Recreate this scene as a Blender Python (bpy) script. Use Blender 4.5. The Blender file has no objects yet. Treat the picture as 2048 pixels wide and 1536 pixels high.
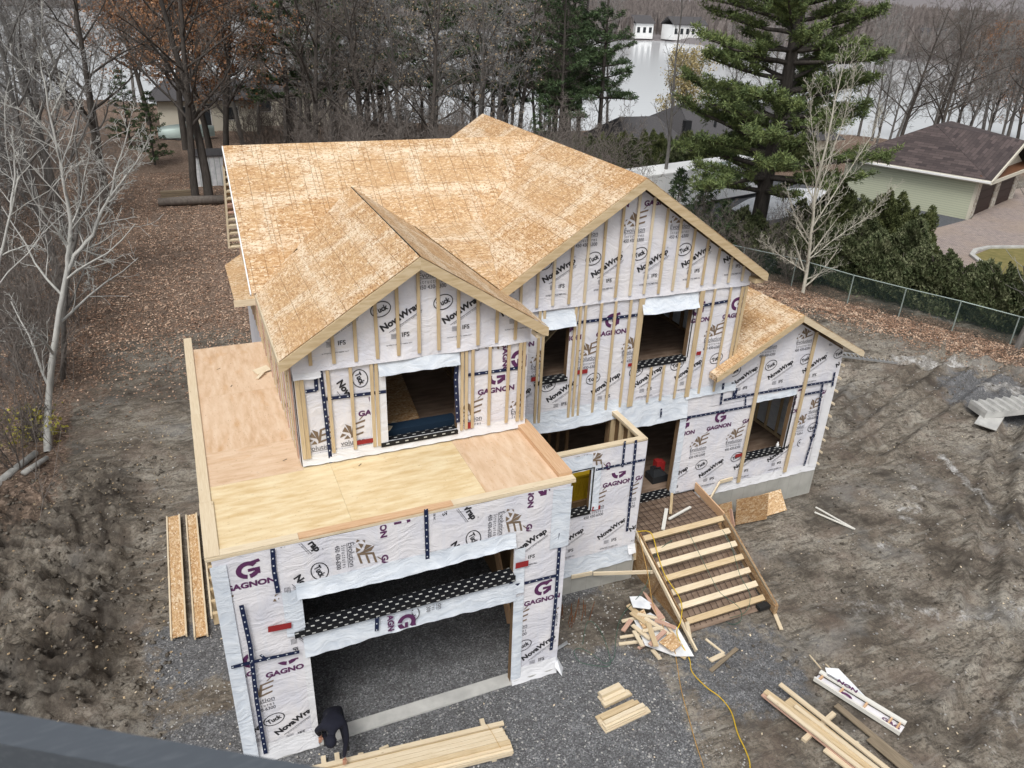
import bpy, bmesh, math, random
import numpy as np
from mathutils import Vector, Matrix, noise as mnoise

scene = bpy.context.scene
col = scene.collection
R = math.radians
PI = math.pi
rnd = random.Random(7)

# ------------------------------------------------------------------ camera
CAM = (0.423, -10.554, 13.009)
YAW, PITCH, ROLL, FPX = -23.892, 26.843, 2.2, 1527.583      # focal length in pixels of a 2048 wide frame
_y, _p, _r = R(YAW), R(PITCH), R(ROLL)
FW = np.array([-math.sin(_y)*math.cos(_p), math.cos(_y)*math.cos(_p), -math.sin(_p)])
_rt = np.array([math.cos(_y), math.sin(_y), 0.0]); _up = np.cross(_rt, FW)
RT = _rt*math.cos(_r)+_up*math.sin(_r); UPV = -_rt*math.sin(_r)+_up*math.cos(_r)
C0 = np.array(CAM)
cd = bpy.data.cameras.new('camera'); cam = bpy.data.objects.new('camera', cd); col.objects.link(cam)
cam.matrix_world = Matrix(((RT[0], UPV[0], -FW[0], CAM[0]), (RT[1], UPV[1], -FW[1], CAM[1]), (RT[2], UPV[2], -FW[2], CAM[2]), (0, 0, 0, 1)))
cd.sensor_width = 36; cd.lens = FPX/2048*36; cd.clip_start = 0.05; cd.clip_end = 6000
cd.dof.use_dof = True; cd.dof.focus_distance = 19; cd.dof.aperture_fstop = 8
scene.camera = cam

def at(px, py, ax, val):
    """the point of the plane ax = val that the photograph shows at (px, py) of 2048 x 1536"""
    d = FW+RT*(px-1024)/FPX+UPV*(768-py)/FPX
    i = 'xyz'.index(ax); t = (val-C0[i])/d[i]
    return Vector(C0+d*t)

# ------------------------------------------------------------------ sky, sun, exposure
world = bpy.data.worlds.new('World'); scene.world = world; world.use_nodes = True
wn = world.node_tree.nodes; wl = world.node_tree.links
for n in list(wn): wn.remove(n)
wo = wn.new('ShaderNodeOutputWorld'); bg = wn.new('ShaderNodeBackground'); sky = wn.new('ShaderNodeTexSky')
sky.sky_type = 'NISHITA'; sky.sun_disc = False; sky.sun_elevation = R(56); sky.sun_rotation = R(215)
sky.air_density = 1.0; sky.dust_density = 5.0; sky.ozone_density = 1.0
hs = wn.new('ShaderNodeHueSaturation'); hs.inputs['Saturation'].default_value = 0.22
wl.new(sky.outputs[0], hs.inputs['Color']); wl.new(hs.outputs[0], bg.inputs['Color']); wl.new(bg.outputs[0], wo.inputs['Surface'])
bg.inputs['Strength'].default_value = 0.115
sd = bpy.data.lights.new('sun', 'SUN'); sd.energy = 1.5; sd.angle = R(20); sd.color = (1.0, 0.97, 0.92)
sun = bpy.data.objects.new('sun', sd); col.objects.link(sun); sun.rotation_euler = (R(34), 0, R(-35))
scene.view_settings.view_transform = 'Standard'; scene.view_settings.look = 'None'
scene.view_settings.exposure = 0.22; scene.view_settings.gamma = 1.0; scene.view_settings.use_curve_mapping = False
scene.render.engine = 'CYCLES'
scene.cycles.max_bounces = 6; scene.cycles.diffuse_bounces = 3; scene.cycles.transparent_max_bounces = 4

# ------------------------------------------------------------------ materials
MATS = {}
class NT:
    def __init__(s, name, rough=0.8):
        m = bpy.data.materials.new(name); m.use_nodes = True; s.m = m; s.n = m.node_tree.nodes; s.l = m.node_tree.links
        s.b = s.n['Principled BSDF']; s.b.inputs['Roughness'].default_value = rough
        s.b.inputs['Specular IOR Level'].default_value = 0.3
        MATS[name] = m
    def new(s, t, **k):
        n = s.n.new(t)
        for a, v in k.items(): setattr(n, a, v)
        return n
    def link(s, a, b): s.l.new(a, b)
    def coord(s, kind='Object'):
        if kind == 'World':
            return s.new('ShaderNodeNewGeometry').outputs['Position']
        return s.new('ShaderNodeTexCoord').outputs[kind]
    def mapping(s, src, scale=(1, 1, 1), rot=(0, 0, 0), loc=(0, 0, 0)):
        n = s.new('ShaderNodeMapping'); s.link(src, n.inputs['Vector'])
        n.inputs['Scale'].default_value = scale; n.inputs['Rotation'].default_value = rot; n.inputs['Location'].default_value = loc
        return n.outputs[0]
    def noise(s, src, scale, detail=4, rough=0.55, out='Fac'):
        n = s.new('ShaderNodeTexNoise'); s.link(src, n.inputs['Vector'])
        n.inputs['Scale'].default_value = scale; n.inputs['Detail'].default_value = detail; n.inputs['Roughness'].default_value = rough
        return n.outputs[out]
    def voro(s, src, scale, out='Color', feature='F1', rnds=1.0):
        n = s.new('ShaderNodeTexVoronoi'); n.feature = feature; s.link(src, n.inputs['Vector'])
        n.inputs['Scale'].default_value = scale; n.inputs['Randomness'].default_value = rnds
        return n.outputs[out]
    def ramp(s, fac, stops, interp='LINEAR'):
        n = s.new('ShaderNodeValToRGB'); s.link(fac, n.inputs['Fac']); cr = n.color_ramp; cr.interpolation = interp
        while len(cr.elements) < len(stops): cr.elements.new(0.5)
        for e, (p, c) in zip(cr.elements, stops):
            e.position = p; e.color = (c[0], c[1], c[2], 1) if isinstance(c, tuple) else (c, c, c, 1)
        return n.outputs['Color']
    def mix(s, fac, a, b, mode='MIX'):
        n = s.new('ShaderNodeMix', data_type='RGBA', blend_type=mode)
        for inp, v in ((n.inputs[0], fac), (n.inputs[6], a), (n.inputs[7], b)):
            if hasattr(v, 'node'): s.link(v, inp)
            elif isinstance(v, (int, float)): inp.default_value = v
            else: inp.default_value = (v[0], v[1], v[2], 1)
        return n.outputs[2]
    def math(s, op, a, b=0.0, clamp=False):
        n = s.new('ShaderNodeMath', operation=op); n.use_clamp = clamp
        for inp, v in ((n.inputs[0], a), (n.inputs[1], b)):
            if hasattr(v, 'node'): s.link(v, inp)
            else: inp.default_value = v
        return n.outputs[0]
    def sep(s, v):
        n = s.new('ShaderNodeSeparateXYZ'); s.link(v, n.inputs[0]); return n.outputs
    def comb(s, x, y, z=0.0):
        n = s.new('ShaderNodeCombineXYZ')
        for i, v in enumerate((x, y, z)):
            if hasattr(v, 'node'): s.link(v, n.inputs[i])
            else: n.inputs[i].default_value = v
        return n.outputs[0]
    def rand(s): return s.new('ShaderNodeObjectInfo').outputs['Random']
    def color(s, c):
        if hasattr(c, 'node'): s.link(c, s.b.inputs['Base Color'])
        else: s.b.inputs['Base Color'].default_value = (c[0], c[1], c[2], 1)
    def bump(s, h, strength=0.3, dist=0.01):
        n = s.new('ShaderNodeBump'); n.inputs['Strength'].default_value = strength; n.inputs['Distance'].default_value = dist
        s.link(h, n.inputs['Height']); s.link(n.outputs[0], s.b.inputs['Normal']); return n
    def rough(s, r):
        if hasattr(r, 'node'): s.link(r, s.b.inputs['Roughness'])
        else: s.b.inputs['Roughness'].default_value = r

def vadd(t, a, off):
    n = t.new('ShaderNodeVectorMath', operation='ADD'); t.link(a, n.inputs[0])
    if hasattr(off, 'node'): t.link(off, n.inputs[1])
    else: n.inputs[1].default_value = off
    return n.outputs[0]

def make_osb(name, lines=True, dark=1.0, tint=(1, 1, 1)):
    t = NT(name, 0.75); uv = t.coord('UV')
    r = t.rand(); off = t.comb(t.math('MULTIPLY', r, 37.0), t.math('MULTIPLY', r, 91.0), 0)
    p = vadd(t, uv, off)
    wob = t.noise(p, 9, 2, .5, 'Color')
    wn_ = t.new('ShaderNodeVectorMath', operation='SCALE'); t.link(wob, wn_.inputs[0]); wn_.inputs['Scale'].default_value = .07
    pw = vadd(t, p, wn_.outputs[0])
    cols = []
    for i, (ang, sc) in enumerate(((12, (1, 3.6, 1)), (-38, (1, 4.0, 1)), (55, (1, 4.0, 1)), (-75, (1, 3.2, 1)))):
        cols.append(t.sep(t.voro(t.mapping(pw, sc, (0, 0, R(ang)), (i*3.1, i*7.7, 0)), 10.5))[0])
    sel = t.noise(p, 15, 2, .5)
    a = t.mix(t.ramp(sel, ((.44, 0.0), (.50, 1.0))), cols[0], cols[1])
    b = t.mix(t.ramp(sel, ((.42, 0.0), (.47, 1.0))), cols[2], cols[3])
    f = t.mix(t.ramp(t.noise(p, 12.3, 2, .5), ((.49, 0.0), (.52, 1.0))), a, b)
    D = lambda c: (c[0]*dark*tint[0], c[1]*dark*tint[1], c[2]*dark*tint[2])
    c = t.ramp(f, ((0.0, D((.29, .145, .060))), (.22, D((.415, .238, .108))), (.5, D((.51, .315, .155))), (.75, D((.60, .415, .235))), (.93, D((.72, .58, .41))), (1.0, D((.77, .66, .51)))))
    # pale patches and broad variation of the sheet
    big = t.noise(p, .9, 3, .6)
    c = t.mix(t.math('MULTIPLY', t.ramp(big, ((.52, 0.0), (.72, .8))), t.ramp(f, ((.2, 0.0), (.6, .75)))), c, D((.76, .65, .49)))
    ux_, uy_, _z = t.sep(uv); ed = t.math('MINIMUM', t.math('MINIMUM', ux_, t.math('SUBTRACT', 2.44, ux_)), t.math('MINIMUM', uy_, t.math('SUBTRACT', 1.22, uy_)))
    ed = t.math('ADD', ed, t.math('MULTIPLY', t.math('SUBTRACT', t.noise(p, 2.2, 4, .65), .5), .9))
    if lines: c = t.mix(t.math('MULTIPLY', t.ramp(ed, ((.02, .8), (.26, 0.0))), t.ramp(f, ((.1, .1), (.55, .9)))), c, D((.78, .68, .53)))  # glare along the sheet joints, put into the colour as pale bands
    c = t.mix(t.ramp(big, ((.33, .35), (.5, 0.0))), c, D((.48, .27, .115)))
    c = t.mix(t.math('MULTIPLY', r, .20), c, D((.74, .56, .36)))
    if lines:
        x, y, _ = t.sep(uv)
        def line(v, per, w):
            fr = t.math('FRACT', t.math('DIVIDE', v, per)); d = t.math('ABSOLUTE', t.math('SUBTRACT', fr, .5))
            return t.math('LESS_THAN', d, w/per/2)
        lx = t.math('MAXIMUM', line(x, .4064, .014), line(t.math('ADD', x, .21), .6096, .012))
        l = t.math('MAXIMUM', lx, line(y, .4064, .011))
        l = t.math('MULTIPLY', l, t.ramp(t.noise(p, 1.3, 2), ((.35, .25), (.6, .80))))
        c = t.mix(l, c, D((.17, .085, .035)))
    t.color(c); t.bump(f, .25, .004)
    return t.m
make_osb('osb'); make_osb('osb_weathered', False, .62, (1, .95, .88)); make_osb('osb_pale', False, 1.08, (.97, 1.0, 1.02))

def make_lumber(name, c1, c2, c3, knots=True):
    t = NT(name, 0.7); uv = t.coord('UV'); r = t.rand()
    off = t.comb(t.math('MULTIPLY', r, 53.0), t.math('MULTIPLY', r, 17.0), 0); p = vadd(t, uv, off)
    g = t.noise(t.mapping(p, (1.2, 22, 1)), 2.2, 5, .6)
    c = t.ramp(g, ((.3, c1), (.52, c2), (.75, c3)))
    c = t.mix(t.ramp(t.noise(p, .8, 3), ((.4, 0.0), (.75, .35))), c, c1)
    c = t.mix(t.math('MULTIPLY', t.math('SUBTRACT', r, .3), .35, True), c, (c1[0]*.8, c1[1]*.72, c1[2]*.6))
    if knots:
        v = t.new('ShaderNodeTexVoronoi'); v.feature = 'DISTANCE_TO_EDGE' if False else 'F1'
        t.link(t.mapping(p, (1.6, 5, 1)), v.inputs['Vector']); v.inputs['Scale'].default_value = 1.5
        c = t.mix(t.ramp(v.outputs['Distance'], ((.035, .6), (.09, 0.0))), c, (.28, .16, .08))
    t.color(c); t.bump(g, .15, .003)
    return t.m
make_lumber('lumber', (.47, .35, .20), (.60, .475, .30), (.69, .57, .40))
make_lumber('lumber_pale', (.60, .49, .33), (.71, .61, .45), (.78, .70, .55))
make_lumber('lumber_orange', (.52, .31, .17), (.62, .41, .25), (.70, .51, .34))
make_lumber('lumber_grey', (.16, .13, .09), (.25, .20, .14), (.34, .28, .20))
make_lumber('lumber_pink', (.42, .25, .19), (.55, .36, .28), (.62, .45, .36))
make_lumber('lumber_dim', (.14, .085, .045), (.21, .135, .075), (.27, .185, .105))  # darkened lumber copy, indoor shade put into its colour

def make_ply(name, c1, c2, c3, spots=.5, warm=(.55, .30, .12)):
    t = NT(name, .65); uv = t.coord('UV'); r = t.rand()
    off = t.comb(t.math('MULTIPLY', r, 13.0), t.math('MULTIPLY', r, 29.0), 0); p = vadd(t, uv, off)
    g = t.noise(t.mapping(p, (1.2, 5, 1)), 1.5, 5, .55)
    c = t.ramp(g, ((.30, c1), (.5, c2), (.70, c3)))
    c = t.mix(t.ramp(t.noise(p, .7, 3), ((.48, 0.0), (.7, .45))), c, c3)
    c = t.mix(t.ramp(t.noise(t.mapping(p, (1.2, 3, 1)), 1.1, 4), ((.58, 0.0), (.74, .5))), c, warm)
    sp = t.noise(t.mapping(p, (4, 14, 1)), 3.2, 3, .6)
    c = t.mix(t.ramp(sp, ((.64, 0.0), (.70, spots))), c, (.24, .13, .06))
    t.color(c); t.bump(g, .12, .003); return t.m
make_ply('plywood_pink', (.54, .36, .22), (.64, .46, .31), (.71, .55, .40), .8)
make_ply('plywood_yellow', (.60, .44, .23), (.70, .555, .335), (.78, .675, .46), .6, (.60, .42, .20))
make_ply('plywood_dirty_dim', (.12, .080, .055), (.19, .135, .10), (.27, .20, .15), .5, (.14, .08, .05))  # dirty form plywood; as indoor floor its dark tone stands in for shade

def wrap_bump(t):
    p = t.coord('World')
    n1 = t.noise(t.mapping(p, (1.0, 1.0, 1.0), (.3, .5, .2)), 1.7, 3, .5)
    d = t.noise(p, 1.1, 2, .5, 'Color')
    s = t.new('ShaderNodeVectorMath', operation='SCALE'); t.link(d, s.inputs[0]); s.inputs['Scale'].default_value = .9
    n2 = t.noise(t.mapping(vadd(t, p, s.outputs[0]), (1.3, 1.3, 4.2), (.35, .0, .25)), 2.4, 4, .6)
    h = t.math('ADD', t.math('MULTIPLY', n1, .6), t.math('MULTIPLY', n2, .9))
    t.bump(h, .6, .045); return n1, n2
t = NT('house_wrap', .5); n1, n2 = wrap_bump(t)
studs = t.math('FRACT', t.math('DIVIDE', t.sep(t.coord('World'))[0], .4064))
c = t.ramp(n1, ((.35, (.68, .685, .75)), (.6, (.78, .77, .80))))
c = t.mix(t.ramp(t.math('ABSOLUTE', t.math('SUBTRACT', studs, .5)), ((.04, .16), (.10, 0.0))), c, (.66, .70, .80))
c = t.mix(t.ramp(t.noise(t.coord('World'), 14, 4, .7), ((.55, 0.0), (.8, .12))), c, (.5, .5, .55))
t.color(c); t.rough(.42)
t = NT('wrap_bluish', .42); n1, n2 = wrap_bump(t)
t.color(t.ramp(n2, ((.3, (.56, .62, .70)), (.65, (.74, .79, .85)))))
t = NT('wrap_hem', .42); n1, n2 = wrap_bump(t); t.color((.76, .77, .80))
for nm, c in (('ink_black', (.025, .025, .03)), ('ink_purple', (.105, .03, .10)), ('ink_brown', (.20, .145, .10)), ('ink_grey', (.12, .12, .14))):
    t = NT(nm, .5); wrap_bump(t); t.color(c)
def marks(name, base, mark, sx, sy, fx, fy, rough=.45):
    t = NT(name, rough); uv = t.coord('UV'); x, y, _ = t.sep(uv)
    yy = t.math('DIVIDE', y, sy); row = t.math('FLOOR', yy)
    xx = t.math('ADD', t.math('DIVIDE', x, sx), t.math('MULTIPLY', row, .5))
    a = t.math('LESS_THAN', t.math('ABSOLUTE', t.math('SUBTRACT', t.math('FRACT', xx), .5)), fx)
    b = t.math('LESS_THAN', t.math('ABSOLUTE', t.math('SUBTRACT', t.math('FRACT', yy), .5)), fy)
    t.color(t.mix(t.math('MULTIPLY', a, b), base, mark)); t.bump(t.noise(uv, 9, 3), .3, .01)
marks('tape_blue', (.012, .02, .06), (.55, .6, .66), .15, .07, .10, .16)
marks('membrane', (.010, .011, .014), (.50, .51, .50), .19, .082, .17, .15, .5)
t = NT('tape_red', .5); t.color(t.mix(t.noise(t.coord('World'), 12, 3), (.36, .03, .035), (.22, .02, .02)))
t = NT('concrete', .85); p = t.coord('World')
c = t.ramp(t.noise(p, 1.4, 5, .6), ((.3, (.31, .31, .285)), (.6, (.43, .425, .395))))
x, y, z = t.sep(p)
ln = t.math('LESS_THAN', t.math('ABSOLUTE', t.math('SUBTRACT', t.math('FRACT', t.math('DIVIDE', x, .42)), .5)), .012)
c = t.mix(t.math('MULTIPLY', ln, .45), c, (.20, .19, .17)); t.color(c); t.bump(t.noise(p, 20, 4), .2, .004)
t = NT('concrete_plain', .85); p = t.coord('World'); t.color(t.ramp(t.noise(p, 2.5, 5, .6), ((.3, (.38, .38, .37)), (.65, (.52, .52, .50))))); t.bump(t.noise(p, 30, 4), .2, .004)
t = NT('black_cloth', .85); t.color(t.mix(t.noise(t.coord('Object'), 5, 3), (.006, .007, .014), (.012, .013, .024))); t.bump(t.noise(t.coord('Object'), 9, 3), .4, .02)
t = NT('skin', .5); t.color((.42, .22, .15))
t = NT('grey_metal', .42); t.b.inputs['Metallic'].default_value = .35; sc_ = t.noise(t.mapping(t.coord('Object'), (4, 30, 30)), 6, 4, .7); t.color(t.mix(t.ramp(sc_, ((.50, 0.0), (.75, 1.0))), (.105, .120, .140), (.15, .168, .19))); t.rough(.5)
t = NT('aluminium', .35); t.b.inputs['Metallic'].default_value = .7; t.color((.62, .64, .66))
t = NT('galvanised', .5); t.b.inputs['Metallic'].default_value = .4; t.color((.33, .40, .38))
t = NT('fence_wire', .5); t.color((.035, .06, .055))
t = NT('rusty_steel', .8); t.color(t.mix(t.noise(t.coord('World'), 8, 3), (.23, .09, .035), (.10, .045, .025)))
t = NT('rebar_dark', .8); t.color((.045, .03, .025))
for nm, c in (('cord_yellow', (.62, .42, .03)), ('cord_orange', (.45, .27, .08)), ('cord_green', (.05, .11, .08)), ('plastic_yellow', (.42, .28, .015)), ('plastic_red', (.4, .03, .03)), ('plastic_black', (.02, .022, .025)), ('white_paint', (.84, .85, .85)), ('cream_paint', (.62, .59, .50)), ('dark_brown', (.035, .017, .014)), ('cedar_soffit', (.16, .075, .04)), ('rubber', (.02, .02, .02)), ('glass_dark', (.03, .035, .04)), ('warm_lamp', (1, .75, .3))):
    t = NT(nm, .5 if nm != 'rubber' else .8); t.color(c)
MATS['warm_lamp'].node_tree.nodes['Principled BSDF'].inputs['Emission Color'].default_value = (1, .7, .2, 1)
MATS['warm_lamp'].node_tree.nodes['Principled BSDF'].inputs['Emission Strength'].default_value = 2.5
t = NT('tape_navy', .6); t.color((.010, .024, .045))
t = NT('lath_white', .5); t.color((.72, .71, .66))
t = NT('white_sheet', .5); t.color(t.ramp(t.noise(t.coord('World'), 3, 3), ((.3, (.62, .65, .69)), (.6, (.82, .84, .86))))); t.bump(t.noise(t.coord('World'), 4, 3), .5, .03)
t = NT('shingles', .9); p = t.coord('UV')
br = t.new('ShaderNodeTexBrick'); t.link(p, br.inputs['Vector']); br.inputs['Scale'].default_value = 1; br.inputs['Brick Width'].default_value = .75; br.inputs['Row Height'].default_value = .24; br.inputs['Mortar Size'].default_value = .012
br.inputs['Color1'].default_value = (.034, .027, .029, 1); br.inputs['Color2'].default_value = (.15, .115, .11, 1); br.inputs['Mortar'].default_value = (.015, .012, .013, 1)
t.color(t.mix(t.noise(p, 5, 4), br.outputs['Color'], (.065, .053, .054))); t.bump(br.outputs['Fac'], .5, .01)
t = NT('shingles_grey', .9); p = t.coord('UV')
t.color(t.ramp(t.noise(t.mapping(p, (3, 8, 1)), 1.6, 5, .7), ((.3, (.060, .060, .064)), (.7, (.105, .10, .105)))))
t = NT('siding', .7); p = t.coord('World'); z = t.sep(p)[2]
fr = t.math('FRACT', t.math('DIVIDE', z, .16))
t.color(t.mix(t.ramp(fr, ((.0, .8), (.22, 0.0))), (.53, .56, .43), (.20, .22, .17))); t.bump(fr, .5, .02)
t = NT('stone_veneer', .85); v = t.voro(t.mapping(t.coord('World'), (1, 1, 1.8)), 4.5)
t.color(t.ramp(t.sep(v)[0], ((0, (.36, .31, .25)), (.5, (.52, .48, .41)), (1, (.62, .60, .55)))))
t = NT('pavers', .85); p = t.coord('World')
br = t.new('ShaderNodeTexBrick'); t.link(t.mapping(p, (1, 1, 1), (0, 0, .7)), br.inputs['Vector']); br.inputs['Scale'].default_value = 1; br.inputs['Brick Width'].default_value = .24; br.inputs['Row Height'].default_value = .16; br.inputs['Mortar Size'].default_value = .012
br.inputs['Color1'].default_value = (.40, .335, .30, 1); br.inputs['Color2'].default_value = (.30, .25, .24, 1); br.inputs['Mortar'].default_value = (.13, .115, .11, 1)
c = t.mix(t.ramp(t.noise(p, .25, 4), ((.4, 0.0), (.7, .5))), br.outputs['Color'], (.34, .26, .19))
t.color(t.mix(t.ramp(t.noise(p, 2.6, 3), ((.6, 0.0), (.7, .45))), c, (.13, .11, .11)))
t = NT('asphalt', .85); t.color(t.ramp(t.noise(t.coord('World'), 6, 4), ((.3, (.07, .075, .085)), (.7, (.12, .125, .135)))))
t = NT('lawn', .9); t.color(t.ramp(t.noise(t.coord('World'), 2.2, 5, .65), ((.3, (.13, .125, .04)), (.7, (.24, .20, .08)))))

def make_bark(name, c1, c2, sc=9):
    t = NT(name, .85); p = t.coord('Object'); n = t.noise(t.mapping(p, (1, 1, .22)), sc, 5, .65)
    t.color(t.ramp(n, ((.3, c1), (.7, c2)))); t.bump(n, .5, .03)
make_bark('bark_pale', (.34, .34, .325), (.56, .56, .53), 5); make_bark('bark_grey', (.10, .095, .09), (.20, .19, .18)); make_bark('bark_dark', (.040, .035, .032), (.10, .088, .078)); make_bark('twig_brown', (.125, .108, .098), (.24, .215, .195))
make_bark('bark_brown', (.10, .085, .075), (.19, .165, .145)); make_bark('twig_grey', (.21, .205, .20), (.34, .335, .325)); make_bark('bark_cream', (.42, .40, .34), (.60, .57, .49), 5)
def make_leaf(name, stops, tr=.25):
    t = NT(name, .7); p = t.coord('World')
    f = t.noise(p, 1.6, 4, .7); r = t.noise(p, 17, 2, .5)
    t.color(t.ramp(t.math('ADD', t.math('MULTIPLY', f, .5), t.math('MULTIPLY', r, .5)), stops))
    t.b.inputs['Transmission Weight'].default_value = 0
make_leaf('pine_needles', ((.36, (.048, .076, .034)), (.5, (.125, .170, .062)), (.64, (.28, .33, .12))))
make_leaf('pine_dark', ((.36, (.024, .046, .024)), (.5, (.055, .092, .040)), (.64, (.13, .18, .075))))
make_leaf('cedar_leaf', ((.36, (.026, .036, .014)), (.5, (.085, .105, .038)), (.64, (.18, .195, .08))))
make_leaf('hedge_leaf', ((.36, (.022, .038, .016)), (.5, (.085, .105, .045)), (.62, (.24, .25, .15))))
make_leaf('rust_leaf', ((.36, (.17, .075, .038)), (.5, (.32, .165, .085)), (.64, (.50, .30, .17))))
make_leaf('pale_leaf', ((.36, (.25, .17, .10)), (.5, (.38, .29, .18)), (.64, (.50, .42, .28))))
make_leaf('willow_leaf', ((.36, (.24, .19, .08)), (.5, (.38, .31, .15)), (.64, (.50, .43, .24))))
make_leaf('yellow_leaf', ((.36, (.30, .27, .05)), (.5, (.46, .42, .08)), (.64, (.58, .54, .14))))
make_leaf('ground_leaf', ((.38, (.13, .075, .052)), (.45, (.27, .160, .105)), (.52, (.44, .285, .195)), (.60, (.72, .57, .44))))
make_leaf('far_twigs', ((.36, (.12, .10, .095)), (.5, (.19, .165, .155)), (.64, (.28, .25, .235))))
t = NT('pebble', .85); t.color(t.ramp(t.noise(t.coord('World'), 9, 2), ((.35, (.22, .215, .21)), (.65, (.56, .55, .53)))))
t = NT('clod', .95); t.color(t.ramp(t.noise(t.coord('World'), 3, 4), ((.35, (.060, .052, .043)), (.65, (.17, .152, .128)))))
t = NT('water', .08); t.color((.74, .77, .80)); t.b.inputs['Specular IOR Level'].default_value = .9; t.b.inputs['IOR'].default_value = 1.6  # bright sky reflection put into the pale base colour
p = t.mapping(t.coord('World'), (1, 1, 1), (0, 0, .5)); t.bump(t.noise(t.mapping(p, (.15, .6, 1)), 1.2, 4), .05, .2)
t.rough(.12)

# ground: vertex colours carry what lies there: R gravel, G leaf litter, B churned pale clay, A moist soil and painted relief shade
t = NT('mud_ground', .9); p = t.coord('World')
vc = t.new('ShaderNodeVertexColor'); vc.layer_name = 'cover'; sr = t.new('ShaderNodeSeparateColor'); t.link(vc.outputs['Color'], sr.inputs[0])
gr, li, cl = sr.outputs[0], sr.outputs[1], sr.outputs[2]
big = t.noise(p, .35, 6, .65); med = t.noise(p, 2.3, 6, .7); fine = t.noise(p, 14, 5, .75)
mud = t.ramp(t.math('ADD', t.math('MULTIPLY', big, .6), t.math('MULTIPLY', med, .4)), ((.36, (.078, .062, .048)), (.44, (.155, .130, .103)), (.51, (.245, .215, .175)), (.60, (.36, .33, .28))))
mud = t.mix(t.ramp(fine, ((.40, .75), (.54, 0.0))), mud, (.070, .060, .050))
mud = t.mix(t.ramp(t.noise(t.mapping(p, (.5, 2.2, 1), (0, 0, .70)), 1.6, 6, .72), ((.53, 0.0), (.63, .5))), mud, (.35, .335, .295))
mud = t.mix(t.ramp(t.noise(t.mapping(p, (.6, 2.8, 1), (0, 0, .55)), 2.8, 6, .75), ((.40, .85), (.48, 0.0))), mud, (.078, .067, .055))
mud = t.mix(t.ramp(t.noise(p, .8, 3, .6), ((.52, 0.0), (.66, .3))), mud, (.19, .14, .115))
mud = t.mix(t.ramp(t.noise(p, .5, 4, .6), ((.55, 0.0), (.68, .5))), mud, (.20, .20, .195))
mud = t.mix(t.ramp(t.noise(p, 26, 3, .8), ((.64, 0.0), (.70, .7))), mud, (.36, .33, .29))
clay = t.ramp(t.math('ADD', t.math('MULTIPLY', med, .5), t.math('MULTIPLY', fine, .5)), ((.40, (.12, .11, .095)), (.50, (.30, .29, .275)), (.62, (.60, .60, .60))))
gv = t.voro(p, 38); gcol = t.ramp(t.sep(gv)[0], ((0, (.075, .076, .080)), (.5, (.145, .148, .156)), (.88, (.215, .22, .23)), (1, (.36, .365, .37))))
gcol = t.mix(t.ramp(med, ((.35, .45), (.6, 0.0))), gcol, (.06, .058, .056))
lit = t.ramp(t.sep(t.voro(t.mapping(p, (1, 1.6, 1)), 15))[0], ((0, (.080, .055, .042)), (.4, (.155, .108, .080)), (.8, (.26, .185, .14)), (1, (.42, .32, .25))))
edge = t.math('MULTIPLY', t.math('SUBTRACT', t.noise(p, 3.0, 6, .75), .5), 1.7)
def msk(v): return t.ramp(t.math('ADD', v, edge), ((.38, 0.0), (.62, 1.0)))
c = t.mix(msk(gr), mud, gcol); c = t.mix(msk(li), c, lit); c = t.mix(msk(cl), c, clay)
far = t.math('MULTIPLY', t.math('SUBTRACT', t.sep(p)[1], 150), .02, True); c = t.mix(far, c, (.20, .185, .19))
wet_shade = t.math('MULTIPLY', t.ramp(t.math('ADD', t.math('MULTIPLY', med, .6), t.math('MULTIPLY', big, .4)), ((.42, 1.0), (.58, .15))), vc.outputs['Alpha'])  # dark moist soil, deepened in place of weak relief shade
c = t.mix(t.math('MULTIPLY', vc.outputs['Alpha'], .45), c, (.085, .070, .054)); c = t.mix(wet_shade, c, (.036, .029, .023)); t.rough(t.ramp(wet_shade, ((0.0, .92), (1.0, .55))))
t.color(c); t.bump(t.math('ADD', t.math('MULTIPLY', fine, .7), t.math('MULTIPLY', t.noise(p, 45, 3, .7), .3)), .9, .05)

M = MATS

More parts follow.
